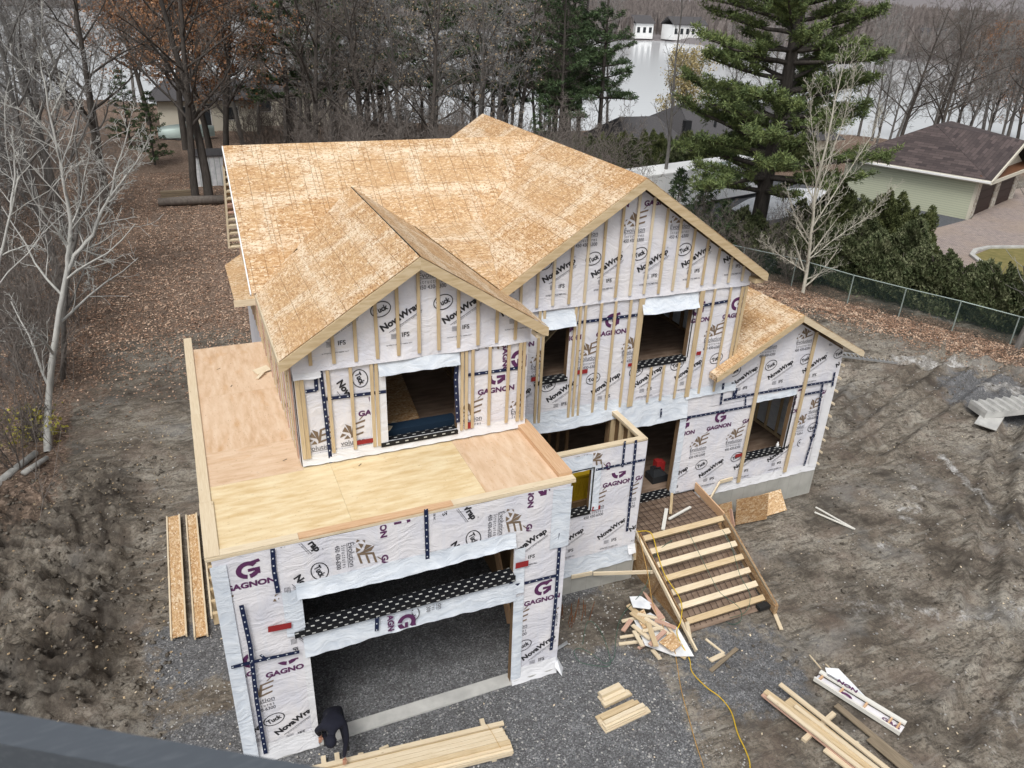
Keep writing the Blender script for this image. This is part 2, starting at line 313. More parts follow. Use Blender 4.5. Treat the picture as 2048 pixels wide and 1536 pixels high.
# ------------------------------------------------------------------ building helpers
def tag(o, label=None, cat=None, group=None, kind=None):
    if label: o['label'] = label
    if cat: o['category'] = cat
    if group: o['group'] = group
    if kind: o['kind'] = kind
    return o
def empty(name, loc, label=None, cat=None, group=None, rz=0.0):
    o = bpy.data.objects.new(name, None); col.objects.link(o); o.location = loc; o.rotation_euler = (0, 0, rz)
    o.empty_display_size = .2
    return tag(o, label, cat, group)
class MB:
    """collects polygons; build() links them as ONE mesh object"""
    def __init__(s): s.v = []; s.f = []; s.uv = []; s.mi = []
    def poly(s, pts, uv=None, mi=0):
        n = len(s.v); s.v += [tuple(p) for p in pts]; s.f.append(tuple(range(n, n+len(pts))))
        s.uv.append(uv if uv else [(0, 0)]*len(pts)); s.mi.append(mi); return s
    def hexa(s, c, uvl=None, mi=0):
        """c: 8 corners, bottom ring 0-3 then top ring 4-7"""
        for a, b, d, e in ((3, 2, 1, 0), (4, 5, 6, 7), (0, 1, 5, 4), (1, 2, 6, 5), (2, 3, 7, 6), (3, 0, 4, 7)):
            P = [Vector(c[k]) for k in (a, b, d, e)]
            e1 = P[1]-P[0]; e2 = P[3]-P[0]
            if e1.length >= e2.length: uv = [(0, 0), (e1.length, 0), (e1.length, e2.length), (0, e2.length)]
            else: uv = [(0, 0), (0, e1.length), (e2.length, e1.length), (e2.length, 0)]
            s.poly(P, uv, mi)
        return s
    def box(s, a, b, mi=0):
        x0, y0, z0 = a; x1, y1, z1 = b
        s.hexa([(x0, y0, z0), (x1, y0, z0), (x1, y1, z0), (x0, y1, z0), (x0, y0, z1), (x1, y0, z1), (x1, y1, z1), (x0, y1, z1)], mi=mi); return s
    def beam(s, p, q, w, h, up=(0, 0, 1), mi=0):
        """lumber of width w (sideways) and height h (along up) from p to q, p and q on the centre line"""
        p = Vector(p); q = Vector(q); d = (q-p).normalized(); u = Vector(up); sd_ = d.cross(u).normalized(); u = sd_.cross(d).normalized()
        a = sd_*w/2; b = u*h/2
        s.hexa([p-a-b, q-a-b, q+a-b, p+a-b, p-a+b, q-a+b, q+a+b, p+a+b], mi=mi); return s
    def prism(s, pts, vec, mi=0, uvf=None):
        """closed solid: polygon pts (counter-clockwise seen from +vec side is top) pushed along vec"""
        vec = Vector(vec); P = [Vector(p) for p in pts]; Q = [p+vec for p in P]
        uv = [uvf(p) for p in P] if uvf else [(0, 0)]*len(P)
        s.poly(Q, uv, mi); s.poly(P[::-1], uv[::-1], mi)
        for i in range(len(P)):
            j = (i+1) % len(P); L = (P[j]-P[i]).length
            s.poly([P[i], P[j], Q[j], Q[i]], [(0, 0), (L, 0), (L, vec.length), (0, vec.length)], mi)
        return s
    def tube(s, pts, rad, n=6, cap=True, mi=0):
        P = [Vector(p) for p in pts]; rr = rad if hasattr(rad, '__len__') else [rad]*len(P); base = len(s.v)
        prev = None; L = 0
        for i, p in enumerate(P):
            d = (P[min(i+1, len(P)-1)]-P[max(i-1, 0)]).normalized()
            a = d.cross(Vector((0, 0, 1)));
            if a.length < .05: a = d.cross(Vector((1, 0, 0)))
            a.normalize()
            if prev is not None:
                a = (prev-d*prev.dot(d)).normalized()
            prev = a; b = d.cross(a)
            for k in range(n):
                an = 2*PI*k/n; s.v.append(tuple(p+(a*math.cos(an)+b*math.sin(an))*rr[i]))
        for i in range(len(P)-1):
            seg = (P[i+1]-P[i]).length
            for k in range(n):
                k2 = (k+1) % n
                s.f.append((base+i*n+k, base+i*n+k2, base+(i+1)*n+k2, base+(i+1)*n+k)); s.mi.append(mi)
                s.uv.append([(L, k/n*.3), (L, (k+1)/n*.3), (L+seg, (k+1)/n*.3), (L+seg, k/n*.3)])
            L += seg
        if cap:
            s.f.append(tuple(base+k for k in range(n))[::-1]); s.uv.append([(0, 0)]*n); s.mi.append(mi)
            e = base+(len(P)-1)*n; s.f.append(tuple(e+k for k in range(n))); s.uv.append([(0, 0)]*n); s.mi.append(mi)
        return s
    def mesh(s, name, mats):
        me = bpy.data.meshes.new(name); me.from_pydata(s.v, [], s.f)
        uvl = me.uv_layers.new(name='UVMap'); flat = [c for fu in s.uv for p in fu for c in p]
        uvl.data.foreach_set('uv', flat)
        for m in (mats if isinstance(mats, (list, tuple)) else [mats]): me.materials.append(m)
        me.polygons.foreach_set('material_index', s.mi); me.update(); return me
    def build(s, name, mats, parent=None, smooth=False):
        me = s.mesh(name, mats); return link(name, me, parent, smooth)
def link(name, me, parent=None, smooth=False):
    if smooth: me.polygons.foreach_set('use_smooth', [True]*len(me.polygons))
    o = bpy.data.objects.new(name, me); col.objects.link(o)
    if parent is not None:
        o.parent = parent; o.matrix_parent_inverse = Matrix.Translation(parent.location).inverted() if parent.rotation_euler.z == 0 else parent.matrix_basis.inverted()
    return o
def local(name, me, parent, smooth=False):
    """part whose mesh is already in its thing's own coordinates"""
    if smooth: me.polygons.foreach_set('use_smooth', [True]*len(me.polygons))
    o = bpy.data.objects.new(name, me); col.objects.link(o); o.parent = parent; return o
def np_mesh(name, V, F, mats, mi=None):
    """V (n,3) array; F (m,k) array of equal sized faces"""
    me = bpy.data.meshes.new(name); m, k = F.shape
    me.vertices.add(len(V)); me.vertices.foreach_set('co', np.ascontiguousarray(V, dtype=np.float32).ravel())
    me.loops.add(m*k); me.loops.foreach_set('vertex_index', F.astype(np.int32).ravel())
    me.polygons.add(m); me.polygons.foreach_set('loop_start', np.arange(0, m*k, k, dtype=np.int32)); me.polygons.foreach_set('loop_total', np.full(m, k, dtype=np.int32))
    for mt in (mats if isinstance(mats, (list, tuple)) else [mats]): me.materials.append(mt)
    if mi is not None: me.polygons.foreach_set('material_index', mi)
    me.update(calc_edges=True); return me
def copy_tree(o, parent=None):
    c = o.copy(); col.objects.link(c)
    if parent is not None: c.parent = parent
    for ch in KIDS.get(o.name, []): copy_tree(ch, c)
    return c
KIDS = {}
def kids(o, *ch): KIDS[o.name] = list(ch)

# smooth value noise for the terrain
def vnoise(x, y, seed):
    xi = np.floor(x).astype(np.int64); yi = np.floor(y).astype(np.int64); xf = x-xi; yf = y-yi
    def h(a, b):
        n = (a*374761393+b*668265263+seed*974711) & 0xffffffff
        n = ((n ^ (n >> 13))*1274126177) & 0xffffffff
        return ((n ^ (n >> 16)) & 0xffff)/65535.0
    u = xf*xf*(3-2*xf); v = yf*yf*(3-2*yf)
    return (h(xi, yi)*(1-u)+h(xi+1, yi)*u)*(1-v)+(h(xi, yi+1)*(1-u)+h(xi+1, yi+1)*u)*v
def fbm(x, y, seed, octv=4, gain=.5):
    s = 0; a = 1; tot = 0
    for i in range(octv): s = s+a*vnoise(x*2**i+i*17.3, y*2**i+i*5.1, seed+i); tot += a; a *= gain
    return s/tot-.5
def sstep(a, b, x):
    t_ = np.clip((x-a)/(b-a), 0, 1); return t_*t_*(3-2*t_)
def segd(x, y, a, b):
    ax, ay = a; bx, by = b; dx, dy = bx-ax, by-ay; t_ = np.clip(((x-ax)*dx+(y-ay)*dy)/(dx*dx+dy*dy), 0, 1)
    return np.hypot(x-ax-t_*dx, y-ay-t_*dy)
def polyd(x, y, pts): return np.minimum.reduce([segd(x, y, pts[i], pts[i+1]) for i in range(len(pts)-1)])

NEAR = [(-600, 160), (-60, 128), (-5, 118), (40, 86), (73, 84), (100, 60), (150, 10), (400, -160)]
FAR = [(-900, 560), (-200, 600), (60, 520), (150, 340), (187, 300), (212, 275), (238, 200), (260, 120), (420, -40), (900, -300)]
def side(x, y, line):
    """signed distance, positive beyond the line"""
    d = polyd(x, y, line); X = np.array([p[0] for p in line], float); Y = np.array([p[1] for p in line], float)
    yy = np.interp(x, X, Y); return np.where(y > yy, d, -d)
def height(x, y):
    x = np.asarray(x, float); y = np.asarray(y, float)
    z = -0.15*sstep(6, 16, x)
    z = z+.05*fbm(x*.35, y*.35, 3)
    # churned mud outside the garage pad
    rough = np.ones_like(z)
    pad = np.maximum(np.maximum(-.3-x, x-8.6), np.maximum(-4-y, y-8.6)); house = np.maximum(np.maximum(1.2-x, x-17.4), np.maximum(3-y, y-13.5))
    rough = rough*sstep(.0, 1.4, pad)*sstep(0, 1.0, house)
    drive = sstep(34, 38, x-.5*(26-y)*0)
    left = sstep(-1.5, -3.0, x+.5*fbm(x*.6, y*.6, 13, 3))*sstep(14, 8, y)
    z = z+rough*(.22*fbm(x*1.0, y*1.0, 11, 6, .62)+.15*fbm(x*3.6, y*3.6, 21, 4, .7)-.10*np.abs(fbm(x*.7+y*.9, y*1.6-x*.9, 23, 4, .6)))*(1-drive)
    # the spoil heap at the left: ridges and clods
    r1 = np.abs(fbm(x*.9+3, y*.9, 31, 5, .6)); r2 = np.abs(fbm(x*2.1+7, y*2.1, 33, 4, .6)); z = z+left*(1.5*(.26-r1)+.9*(.2-r2)+.60*fbm(x*3.2, y*3.2, 41, 5, .72)-.05)*1.3
    z = z-.38*np.exp(-(((x+3.0)/.75)**2+((y-6.6)/.9)**2))*1.0-.30*np.exp(-(((x+2.9)/.7)**2+((y-8.3)/.5)**2))
    # wheel tracks at the right
    for a, b, w in (((17, -2), (31, 7), .32), ((18.6, -3.2), (32, 5.4), .32), ((15, 4.2), (24, 9.5), .3), ((23, 11.6), (34, 6.6), .35), ((20, 6), (32, 10.5), .3), ((20.5, 4.6), (33, 8.8), .3), ((13, -4.5), (22, -1.5), .35)):
        d = segd(x, y, a, b); z = z-(.17+.16*fbm(x*3, y*3, 61, 3))*np.exp(-(d/w*1.15)**4)+.13*np.exp(-((d-.48)/.15)**2)*(1+1.2*fbm(x*2.5, y*2.5, 63, 3))
    # left wood is a bit lower; lake beds; far bank and hills
    dn = side(x, y, NEAR); df = side(x, y, FAR)
    z = z-1.2*sstep(-40, -8, dn)
    z = np.where(dn > -8, z-4.5*sstep(-8, 14, dn), z)
    z = np.where(df > -10, z+5.5*sstep(-10, 2, df)+.006*np.clip(df, 0, 3000)**1.0+np.clip(df-150, 0, 1500)*.018, z)
    hill = sstep(500, 1500, df)*(55+50*fbm(x*.0021, y*.0021, 77, 3))
    return z+hill*(x > 0)
def spaced(a, b, core0, core1, fine_, growth=1.18):
    xs = list(np.arange(core0, core1, fine_)); st = fine_; v = xs[-1]
    while v < b: st *= growth; v += st; xs.append(v)
    st = fine_; v = core0
    while v > a: st *= growth; v -= st; xs.insert(0, v)
    return np.array(xs)
GX = spaced(-2500, 3500, -9, 33, .085); GY = spaced(-600, 4000, -4.5, 19, .085)
XX, YY = np.meshgrid(GX, GY); ZZ = height(XX, YY); nx_, ny_ = len(GX), len(GY)
V = np.stack([XX, YY, ZZ], -1).reshape(-1, 3)
I = np.arange(nx_*ny_).reshape(ny_, nx_)
F = np.stack([I[:-1, :-1], I[:-1, 1:], I[1:, 1:], I[1:, :-1]], -1).reshape(-1, 4)
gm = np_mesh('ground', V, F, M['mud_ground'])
gx, gy = V[:, 0], V[:, 1]
e1 = fbm(gx*.25, gy*.25, 55, 4)*2.2
grav = np.maximum.reduce([
    sstep(1.0, -.6, np.maximum(np.maximum(-1.6-gx, gx-8.2), np.maximum(-6-gy, gy-4.2))+e1*.8)*.95,
    sstep(.5, -.3, np.maximum(np.maximum(0-gx, gx-6.4), np.maximum(-1-gy, gy-8.6))),
    sstep(2.2, .6, np.hypot((gx-10.2)/1.2, (gy+1.6)/1.0)+e1*.5)*.7,
    .9*np.exp(-(np.hypot(gx-28.6, gy-5.8)/2.6)**4)])
grav = grav*(1-.95*np.exp(-(np.hypot((gx-8.2)/1.7, (gy-.9)/.9))**4))*(1-.9*np.exp(-(((gx+.4)/1.0)**2+((gy-1.9)/.55)**2)))
litter = np.maximum.reduce([sstep(18.5, 24, gy+e1*1.6), .8*sstep(14, 18, gy+e1)*sstep(-1.5, -4.5, gx), sstep(14.5, 19, gy+e1)*(gx > 12), sstep(2.4, .2, polyd(gx, gy, [(25, 21), (30.5, 15), (33, 9), (36, 1)])+e1)*1.0,
    sstep(-3.4, -5.0, gx+e1*.5)*sstep(6, 12, gy)])
litter = litter*(1-sstep(120, 200, np.hypot(gx, gy)))
litter = litter*(1-sstep(36, 40, gx)*sstep(40, 34, gy))
clay = np.maximum.reduce([.62*np.exp(-(polyd(gx, gy, [(27.5, 10.2), (28.9, 9.2), (30.2, 8.2)])/.55)**2), .66*np.exp(-(polyd(gx, gy, [(22.5, 3.6), (21.6, 1.4), (21.0, -1.2)])/.22)**2),
    .62*np.exp(-(polyd(gx, gy, [(28.8, 6.8), (31, 6.0), (33, 6.2)])/.6)**2), .42*np.exp(-(polyd(gx, gy, [(14.0, -.6), (16.4, -2.0), (18, -2.4)])/.6)**2), .36*np.exp(-(polyd(gx, gy, [(17, .8), (20.5, 2.6)])/.7)**2),
    .38*np.exp(-(polyd(gx, gy, [(13.5, -4.6), (17.5, -4.0)])/.7)**2)])
ca = gm.color_attributes.new('cover', 'FLOAT_COLOR', 'POINT')
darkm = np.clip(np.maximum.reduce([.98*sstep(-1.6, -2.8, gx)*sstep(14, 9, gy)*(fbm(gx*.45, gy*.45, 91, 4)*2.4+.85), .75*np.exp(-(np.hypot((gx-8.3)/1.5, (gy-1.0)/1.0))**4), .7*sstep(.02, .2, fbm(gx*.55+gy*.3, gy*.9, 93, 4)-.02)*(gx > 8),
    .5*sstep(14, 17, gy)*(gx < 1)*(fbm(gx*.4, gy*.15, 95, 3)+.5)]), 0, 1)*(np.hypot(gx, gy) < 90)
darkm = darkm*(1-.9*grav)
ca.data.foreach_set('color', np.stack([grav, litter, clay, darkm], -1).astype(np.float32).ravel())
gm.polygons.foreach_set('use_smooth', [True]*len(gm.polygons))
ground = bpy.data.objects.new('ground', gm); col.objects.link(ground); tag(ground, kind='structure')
def hz(x, y): return float(height(np.array([x]), np.array([y]))[0])
def gpt(px, py, z0=-.1):
    p = at(px, py, 'z', z0)
    for _ in range(3): p = at(px, py, 'z', hz(p.x, p.y))
    return p
MB().poly([(-2500, 20, -2), (3500, -400, -2), (3500, 1500, -2), (-2500, 1500, -2)]).build('lake_water', M['water'])
tag(bpy.data.objects['lake_water'], kind='structure')

# ------------------------------------------------------------------ the house
X1, Y1, BW, GW, Y2, X4, X3 = 1.776, 2.163, 4.594, 6.385, 3.537, 16.635, 12.863
X2 = X1+BW; ZD = 4.906; PX, PY, ZP = 9.475, 2.054, 4.06; YB = 12.5
SX, SZ, SH, SM = 4.073, 8.955, 2.532, .643          # small gable: ridge x, ridge z, half width, pitch
BX, BZ, BH, BM = 9.416, 9.747, 3.698, .655          # big gable
WX, WZ, WH, WM = 14.595, 6.04, 2.431, .555          # wing gable
RY, RZ, RS, RX = 8.57, 9.76, .739, 1.44             # side gable: ridge y, z, pitch, left end
OH = .353; ZE = 7.33
house = empty('unfinished_house', (0, 0, 0), 'two-storey timber house under construction, wrapped in printed white sheeting with bare tan roof boards', 'house')
def hpart(mb, name, mat, smooth=False): return mb.build(name, mat, house, smooth)

# --- shells of the walls: boxes around rectangular openings -----------------
def wall_cells(u0, u1, v0, v1, holes):
    us = sorted({u0, u1, *[h[0] for h in holes], *[h[1] for h in holes]}); vs = sorted({v0, v1, *[h[2] for h in holes], *[h[3] for h in holes]})
    us = [u for u in us if u0 <= u <= u1]; vs = [v for v in vs if v0 <= v <= v1]
    for a, b in zip(us, us[1:]):
        for c, d in zip(vs, vs[1:]):
            um, vm = (a+b)/2, (c+d)/2
            if not any(h[0] < um < h[1] and h[2] < vm < h[3] for h in holes): yield a, b, c, d
HOLE_G = [(1.27, 5.27, 3.0, 3.78), (1.27, 5.32, -1, 2.36)]
HOLE_B = [(3.42, 4.87, 5.14, 6.72)]
HOLE_M = [(7.40, 8.03, 5.15, 6.62), (9.92, 11.34, 5.17, 6.66)]
HOLE_L = [(GW+.1, PX-.14, 1.14, 3.95), (PX+.1, 11.47, 1.14, 3.52), (13.87, 15.22, 1.72, 3.50)]
HOLE_P = [(7.50, 8.10, 2.38, 3.58)]
TH = .14
def fwall(name, y, u0, u1, v0, v1, holes, mat='lumber_dim'):
    m = MB()
    for a, b, c, d in wall_cells(u0, u1, v0, v1, holes): m.box((a, y, c), (b, y+TH, d))
    hpart(m, name, M[mat])
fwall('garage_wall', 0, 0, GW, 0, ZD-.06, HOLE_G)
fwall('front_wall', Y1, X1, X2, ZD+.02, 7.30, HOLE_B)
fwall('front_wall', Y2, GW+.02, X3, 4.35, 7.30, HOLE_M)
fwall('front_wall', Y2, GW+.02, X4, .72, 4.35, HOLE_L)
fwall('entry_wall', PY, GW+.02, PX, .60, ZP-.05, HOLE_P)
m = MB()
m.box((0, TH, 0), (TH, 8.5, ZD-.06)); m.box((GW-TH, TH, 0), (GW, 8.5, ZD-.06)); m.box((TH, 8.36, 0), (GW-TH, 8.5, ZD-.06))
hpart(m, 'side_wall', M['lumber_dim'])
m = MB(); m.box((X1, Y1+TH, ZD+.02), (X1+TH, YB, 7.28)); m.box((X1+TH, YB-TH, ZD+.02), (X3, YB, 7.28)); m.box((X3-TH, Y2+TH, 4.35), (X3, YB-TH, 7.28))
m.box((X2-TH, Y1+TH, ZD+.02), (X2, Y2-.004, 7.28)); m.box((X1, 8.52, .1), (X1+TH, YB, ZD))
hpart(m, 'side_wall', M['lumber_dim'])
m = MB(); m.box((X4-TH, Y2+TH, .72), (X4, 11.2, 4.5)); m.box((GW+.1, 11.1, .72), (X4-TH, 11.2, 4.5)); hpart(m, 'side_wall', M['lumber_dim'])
# gable triangles
for (cx, hw, pit, zr, y, z0) in ((SX, BW/2, SM, SZ-.22, Y1, 7.301), (BX, X3-BX, BM, BZ-.22, Y2, 7.301), (WX, X4-WX, WM, WZ-.22, Y2+.002, 4.351)):
    zl = zr-pit*hw
    pts = [(cx-hw, y, z0), (cx+hw, y, z0), (cx+hw, y, max(zl, z0+.01)), (cx, y, zr), (cx-hw, y, max(zl, z0+.01))]
    hpart(MB().prism([(p[0], p[1]+TH, p[2]) for p in pts], (0, -TH, 0)), 'gable_wall', M['lumber_dim'])
# porch side wall: bare studs with a double top plate, open to the sky
m = MB(); m.box((PX-TH, PY+TH, .60), (PX, Y2-.003, 1.2)); hpart(m, 'sill_plate', M['lumber']); m = MB(); m.box((PX-TH, PY+TH, ZP-.09), (PX, Y2-.003, ZP-.05)); hpart(m, 'top_plate', M['lumber'])
hpart(MB().box((PX-.012, PY+TH, 1.2), (PX-.001, Y2-.003, ZP-.09)), 'side_sheathing', M['lumber_dim'])
stud_me = MB().box((-.07, -.019, 0), (.055, .019, ZP-.09-1.2)).mesh('stud', M['lumber'])
for k in range(4):
    o = link('stud', stud_me, house); o.location = (PX-.07, PY+TH+.06+k*.40, 1.2)
hpart(MB().box((GW+.06, PY-.006, ZP-.05), (PX+.006, PY+TH+.004, ZP)), 'top_plate', M['lumber_pale'])
hpart(MB().box((PX-TH-.004, PY+TH+.006, ZP-.05), (PX+.006, Y2-.03, ZP-.002)), 'top_plate', M['lumber_pale'])

# --- floors, partitions and what shows through the openings ------------------
m = MB(); m.poly([(X1+TH, Y1+TH, ZD+.11), (X2, Y1+TH, ZD+.11), (X2, YB, ZD+.11), (X1+TH, YB, ZD+.11)], [(0, 0), (4.5, 0), (4.5, 9), (0, 9)])
m.poly([(X2+.001, Y2+TH, ZD+.11), (X3-TH, Y2+TH, ZD+.11), (X3-TH, YB, ZD+.11), (X2+.001, YB, ZD+.11)], [(0, 0), (6.5, 0), (6.5, 9), (0, 9)])
hpart(m, 'upper_floor', M['plywood_dirty_dim'])
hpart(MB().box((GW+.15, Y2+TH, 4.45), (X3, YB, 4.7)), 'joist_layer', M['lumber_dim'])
hpart(MB().poly([(GW, PY+TH, 1.14), (PX-TH, PY+TH, 1.14), (PX-TH, Y2+TH, 1.14), (GW, Y2+TH, 1.14)], [(0, 0), (3, 0), (3, 1.5), (0, 1.5)]), 'entry_floor', M['plywood_dirty_dim'])
hpart(MB().poly([(GW+.1, Y2, 1.145), (X4-TH, Y2, 1.145), (X4-TH, 11.1, 1.145), (GW+.1, 11.1, 1.145)], [(0, 0), (10, 0), (10, 7.5), (0, 7.5)]), 'main_floor', M['plywood_dirty_dim'])
hpart(MB().box((GW+.15, 11.0, 1.2), (X4-.2, 11.08, 4.4)), 'back_sheathing', M['wrap_bluish'])
def stud_row(p, q, z0, z1, n, mat='lumber_dim'):
    p = Vector(p); q = Vector(q); d = (q-p).normalized()
    me = MB().beam((0, 0, 0), (0, 0, z1-z0), .09, .04, up=(d.x, d.y, 0)).mesh('stud', M[mat])
    for i in range(n):
        t_ = i/(n-1); o = link('stud', me, house); c = p.lerp(q, t_); o.location = (c.x, c.y, z0)
    hpart(MB().beam((p.x, p.y, z0-.02), (q.x, q.y, z0-.02), .09, .04), 'sill_plate', M[mat]); hpart(MB().beam((p.x, p.y, z1+.02), (q.x, q.y, z1+.02), .09, .04), 'top_plate', M[mat])
stud_row((3.9, 8.6, 0), (12.4, 8.6, 0), ZD+.16, 7.1, 18); stud_row((6.6, 7.4, 0), (13.6, 7.4, 0), 1.2, 4.3, 15)
stud_row((12.55, 4.0, 0), (12.55, 9.0, 0), ZD+.16, 7.1, 11); stud_row((5.6, 3.9, 0), (5.6, 8.4, 0), ZD+.16, 7.1, 9)
stud_row((16.3, 4.0, 0), (16.3, 9.8, 0), 1.2, 4.3, 13, 'lumber'); stud_row((8.6, 4.3, 0), (8.6, 7.3, 0), 1.2, 4.3, 7)
hpart(MB().box((6.0, 4.6, ZD+.12), (6.04, 8.5, 7.1)), 'inner_wrap', M['wrap_bluish'])
hpart(MB().box((12.64, 3.72, ZD+.12), (12.68, 12, 7.1)), 'inner_sheathing', M['wrap_bluish'])
hpart(MB().box((16.4, 3.72, 1.2), (16.44, 10.5, 4.4)), 'inner_sheathing', M['wrap_bluish'])
m = MB().beam((7.0, 4.1, 1.2), (8.9, 6.2, 3.6), .14, .04).beam((6.9, 5.0, 3.3), (9.3, 4.6, 3.5), .14, .04); hpart(m, 'brace', M['lumber'])
hpart(MB().beam((7.2, 4.4, 5.1), (9.2, 4.9, 6.6), .09, .04).beam((7.3, 5.4, 6.2), (8.7, 5.4, 6.2), .09, .04), 'brace', M['lumber'])
hpart(MB().beam((3.46, 2.36, 5.28), (3.78, 2.9, 5.10), .1, .04), 'brace', M['lumber_pale'])
hpart(MB().box((3.44, 2.42, 5.03), (4.95, 2.70, 5.22)), 'engineered_beam', M['tape_navy'])
hpart(MB().prism([(3.5, 2.72, 5.05), (4.3, 2.72, 5.05), (4.5, 5.6, 5.28), (3.5, 5.6, 5.28)], (0, 0, .02), uvf=lambda p: (p.x, p.y)), 'loose_sheet', M['osb_weathered'])
hpart(MB().box((10.0, 7.0, ZD+.12), (11.2, 7.06, 6.4)), 'orange_panel', M['lumber_orange'])
hpart(MB().beam((5.9, 1.4, .2), (6.1, 4.6, 3.9), .3, .05, up=(1, 0, 0)), 'stair_stringer', M['lumber_orange'])
hpart(MB().box((TH, 8.2, 0), (GW-TH, 8.3, 4.7)), 'back_sheathing', M['rubber'])  # coloured black in place of the shade deep in the garage
hpart(MB().box((TH, TH, 4.55), (GW-TH, 8.3, 4.60)), 'garage_ceiling', M['rubber'])  # ceiling coloured black too, indoor shade put into it

# --- foundation ---------------------------------------------------------------
m = MB(); m.box((GW-.26, -.05, -.6), (GW+.03, 8.5, .0)) ; m.box((GW+.031, PY-.045, -.6), (PX+.03, PY+.2, .61)); m.box((PX-.2, PY+.201, -.6), (PX+.03, Y2-.01, .61))
m.box((PX+.02, Y2-.045, -.8), (X4+.035, Y2+.2, .80)); m.box((X4-.2, Y2+.201, -.8), (X4+.035, 11.3, .80)); m.box((GW+.04, 11.1, -.6), (X4-.21, 11.3, .7))
hpart(m, 'foundation', M['concrete'])
m = MB(); m.box((-.03, -.07, -.5), (GW-.27, .24, .025)); m.box((5.36, -.08, -.5), (GW+.035, .20, .11)); hpart(m, 'threshold', M['concrete_plain'])

# --- house wrap -----------------------------------------------------------------
class Wall:
    def __init__(s, O, U, V, seed): s.O = Vector(O); s.U = Vector(U); s.V = Vector(V); s.N = s.U.cross(s.V); s.seed = seed
    def pt(s, u, v, off=0.0): return s.O+s.U*u+s.V*v+s.N*off
    def disp(s, u, v):
        return .014*mnoise.noise(Vector((u*.8, v*.8, s.seed)))+.008*mnoise.noise(Vector((u*2.3+v, v*2.0, s.seed+9)))
WG = Wall((0, 0, 0), (1, 0, 0), (0, 0, 1), 1); WB = Wall((0, Y1, 0), (1, 0, 0), (0, 0, 1), 2); WM_ = Wall((0, Y2, 0), (1, 0, 0), (0, 0, 1), 3)
WP = Wall((0, PY, 0), (1, 0, 0), (0, 0, 1), 4); WL = Wall((X1, 0, 0), (0, -1, 0), (0, 0, 1), 5); WR = Wall((GW, 0, 0), (0, 1, 0), (0, 0, 1), 6)
def clip_bm(bm, poly, holes):
    n = len(poly)
    for i in range(n):
        a = Vector((*poly[i], 0)); b = Vector((*poly[(i+1) % n], 0)); d = b-a
        bmesh.ops.bisect_plane(bm, geom=bm.verts[:]+bm.edges[:]+bm.faces[:], plane_co=a, plane_no=(d.y, -d.x, 0), clear_outer=True)
    for (a, b, c, d) in holes:
        for co, no in (((a, 0, 0), (1, 0, 0)), ((b, 0, 0), (1, 0, 0)), ((0, c, 0), (0, 1, 0)), ((0, d, 0), (0, 1, 0))):
            bmesh.ops.bisect_plane(bm, geom=bm.verts[:]+bm.edges[:]+bm.faces[:], plane_co=co, plane_no=no)
        dead = [f for f in bm.faces if a < f.calc_center_median().x < b and c < f.calc_center_median().y < d]
        bmesh.ops.delete(bm, geom=dead, context='FACES')
def sheet(wall, poly, holes=(), off=.016, mat='house_wrap', name='wrap_sheet', res=.11, wavy=0.0, flare=0.0):
    us = [p[0] for p in poly]; vs = [p[1] for p in poly]; u0, u1, v0, v1 = min(us), max(us), min(vs), max(vs)
    nu = max(2, int((u1-u0)/res)); nv = max(2, int((v1-v0)/res))
    bm = bmesh.new(); g = [[bm.verts.new((u0+(u1-u0)*i/nu, v0+(v1-v0)*j/nv, 0)) for i in range(nu+1)] for j in range(nv+1)]
    for j in range(nv):
        for i in range(nu): bm.faces.new((g[j][i], g[j][i+1], g[j+1][i+1], g[j+1][i]))
    clip_bm(bm, poly, holes)
    for vtx in bm.verts:
        u, v = vtx.co.x, vtx.co.y; o_ = off+wall.disp(u, v)
        if wavy and v < v0+.12: v += wavy*mnoise.noise(Vector((u*1.7, wall.seed*3.1, v0)))*(1-(v-v0)/.12); 
        if flare and v < v0+.35: o_ += flare*((.35-(v-v0))/.35)**2*(.6+.8*mnoise.noise(Vector((u*2.6, v0, 5.5))))
        vtx.co = wall.pt(u, v, max(o_, .004))
    me = bpy.data.meshes.new(name); bm.to_mesh(me); bm.free(); me.materials.append(M[mat]); return link(name, me, house, False)

# --- printed words ----------------------------------------------------------------
TXT = {}
def text(s_, bold=0.0, space=1.0):
    k = (s_, bold, space)
    if k not in TXT:
        cu = bpy.data.curves.new('t', 'FONT'); cu.body = s_; cu.offset = bold; cu.space_character = space; cu.resolution_u = 3
        ob = bpy.data.objects.new('t', cu); col.objects.link(ob); dg = bpy.context.evaluated_depsgraph_get(); dg.update()
        me = bpy.data.meshes.new_from_object(ob.evaluated_get(dg)); vs = [(v.co.x, v.co.y) for v in me.vertices]; fs = [tuple(p.vertices) for p in me.polygons]
        x0 = min(v[0] for v in vs); x1 = max(v[0] for v in vs); y0 = min(v[1] for v in vs); y1 = max(v[1] for v in vs)
        TXT[k] = ([((x-x0)/(x1-x0)-.5, (y-y0)/(y1-y0)-.5) for x, y in vs], fs)
        bpy.data.objects.remove(ob); bpy.data.curves.remove(cu); bpy.data.meshes.remove(me)
    return TXT[k]
BLACK, PURPLE, BROWN, GREY = 0, 1, 2, 3
def scl(e, k, dx=0.0, dy=0.0): return [(c, [(x*k+dx, y*k+dy) for x, y in p], f) for c, p, f in e]
def T(s_, w, h, cx, cy, rot=0, bold=.02, shear=0.0, c=BLACK, space=1.0, grow=0.0):
    vs, fs = text(s_, bold, space); ca, sa = math.cos(R(rot)), math.sin(R(rot)); out = []
    for x, y in vs:
        h2 = h*(1+grow*(x+.5)); X = x*w+shear*y*h2; Y = y*h2
        out.append((cx+X*ca-Y*sa, cy+X*sa+Y*ca))
    return [(c, out, fs)]
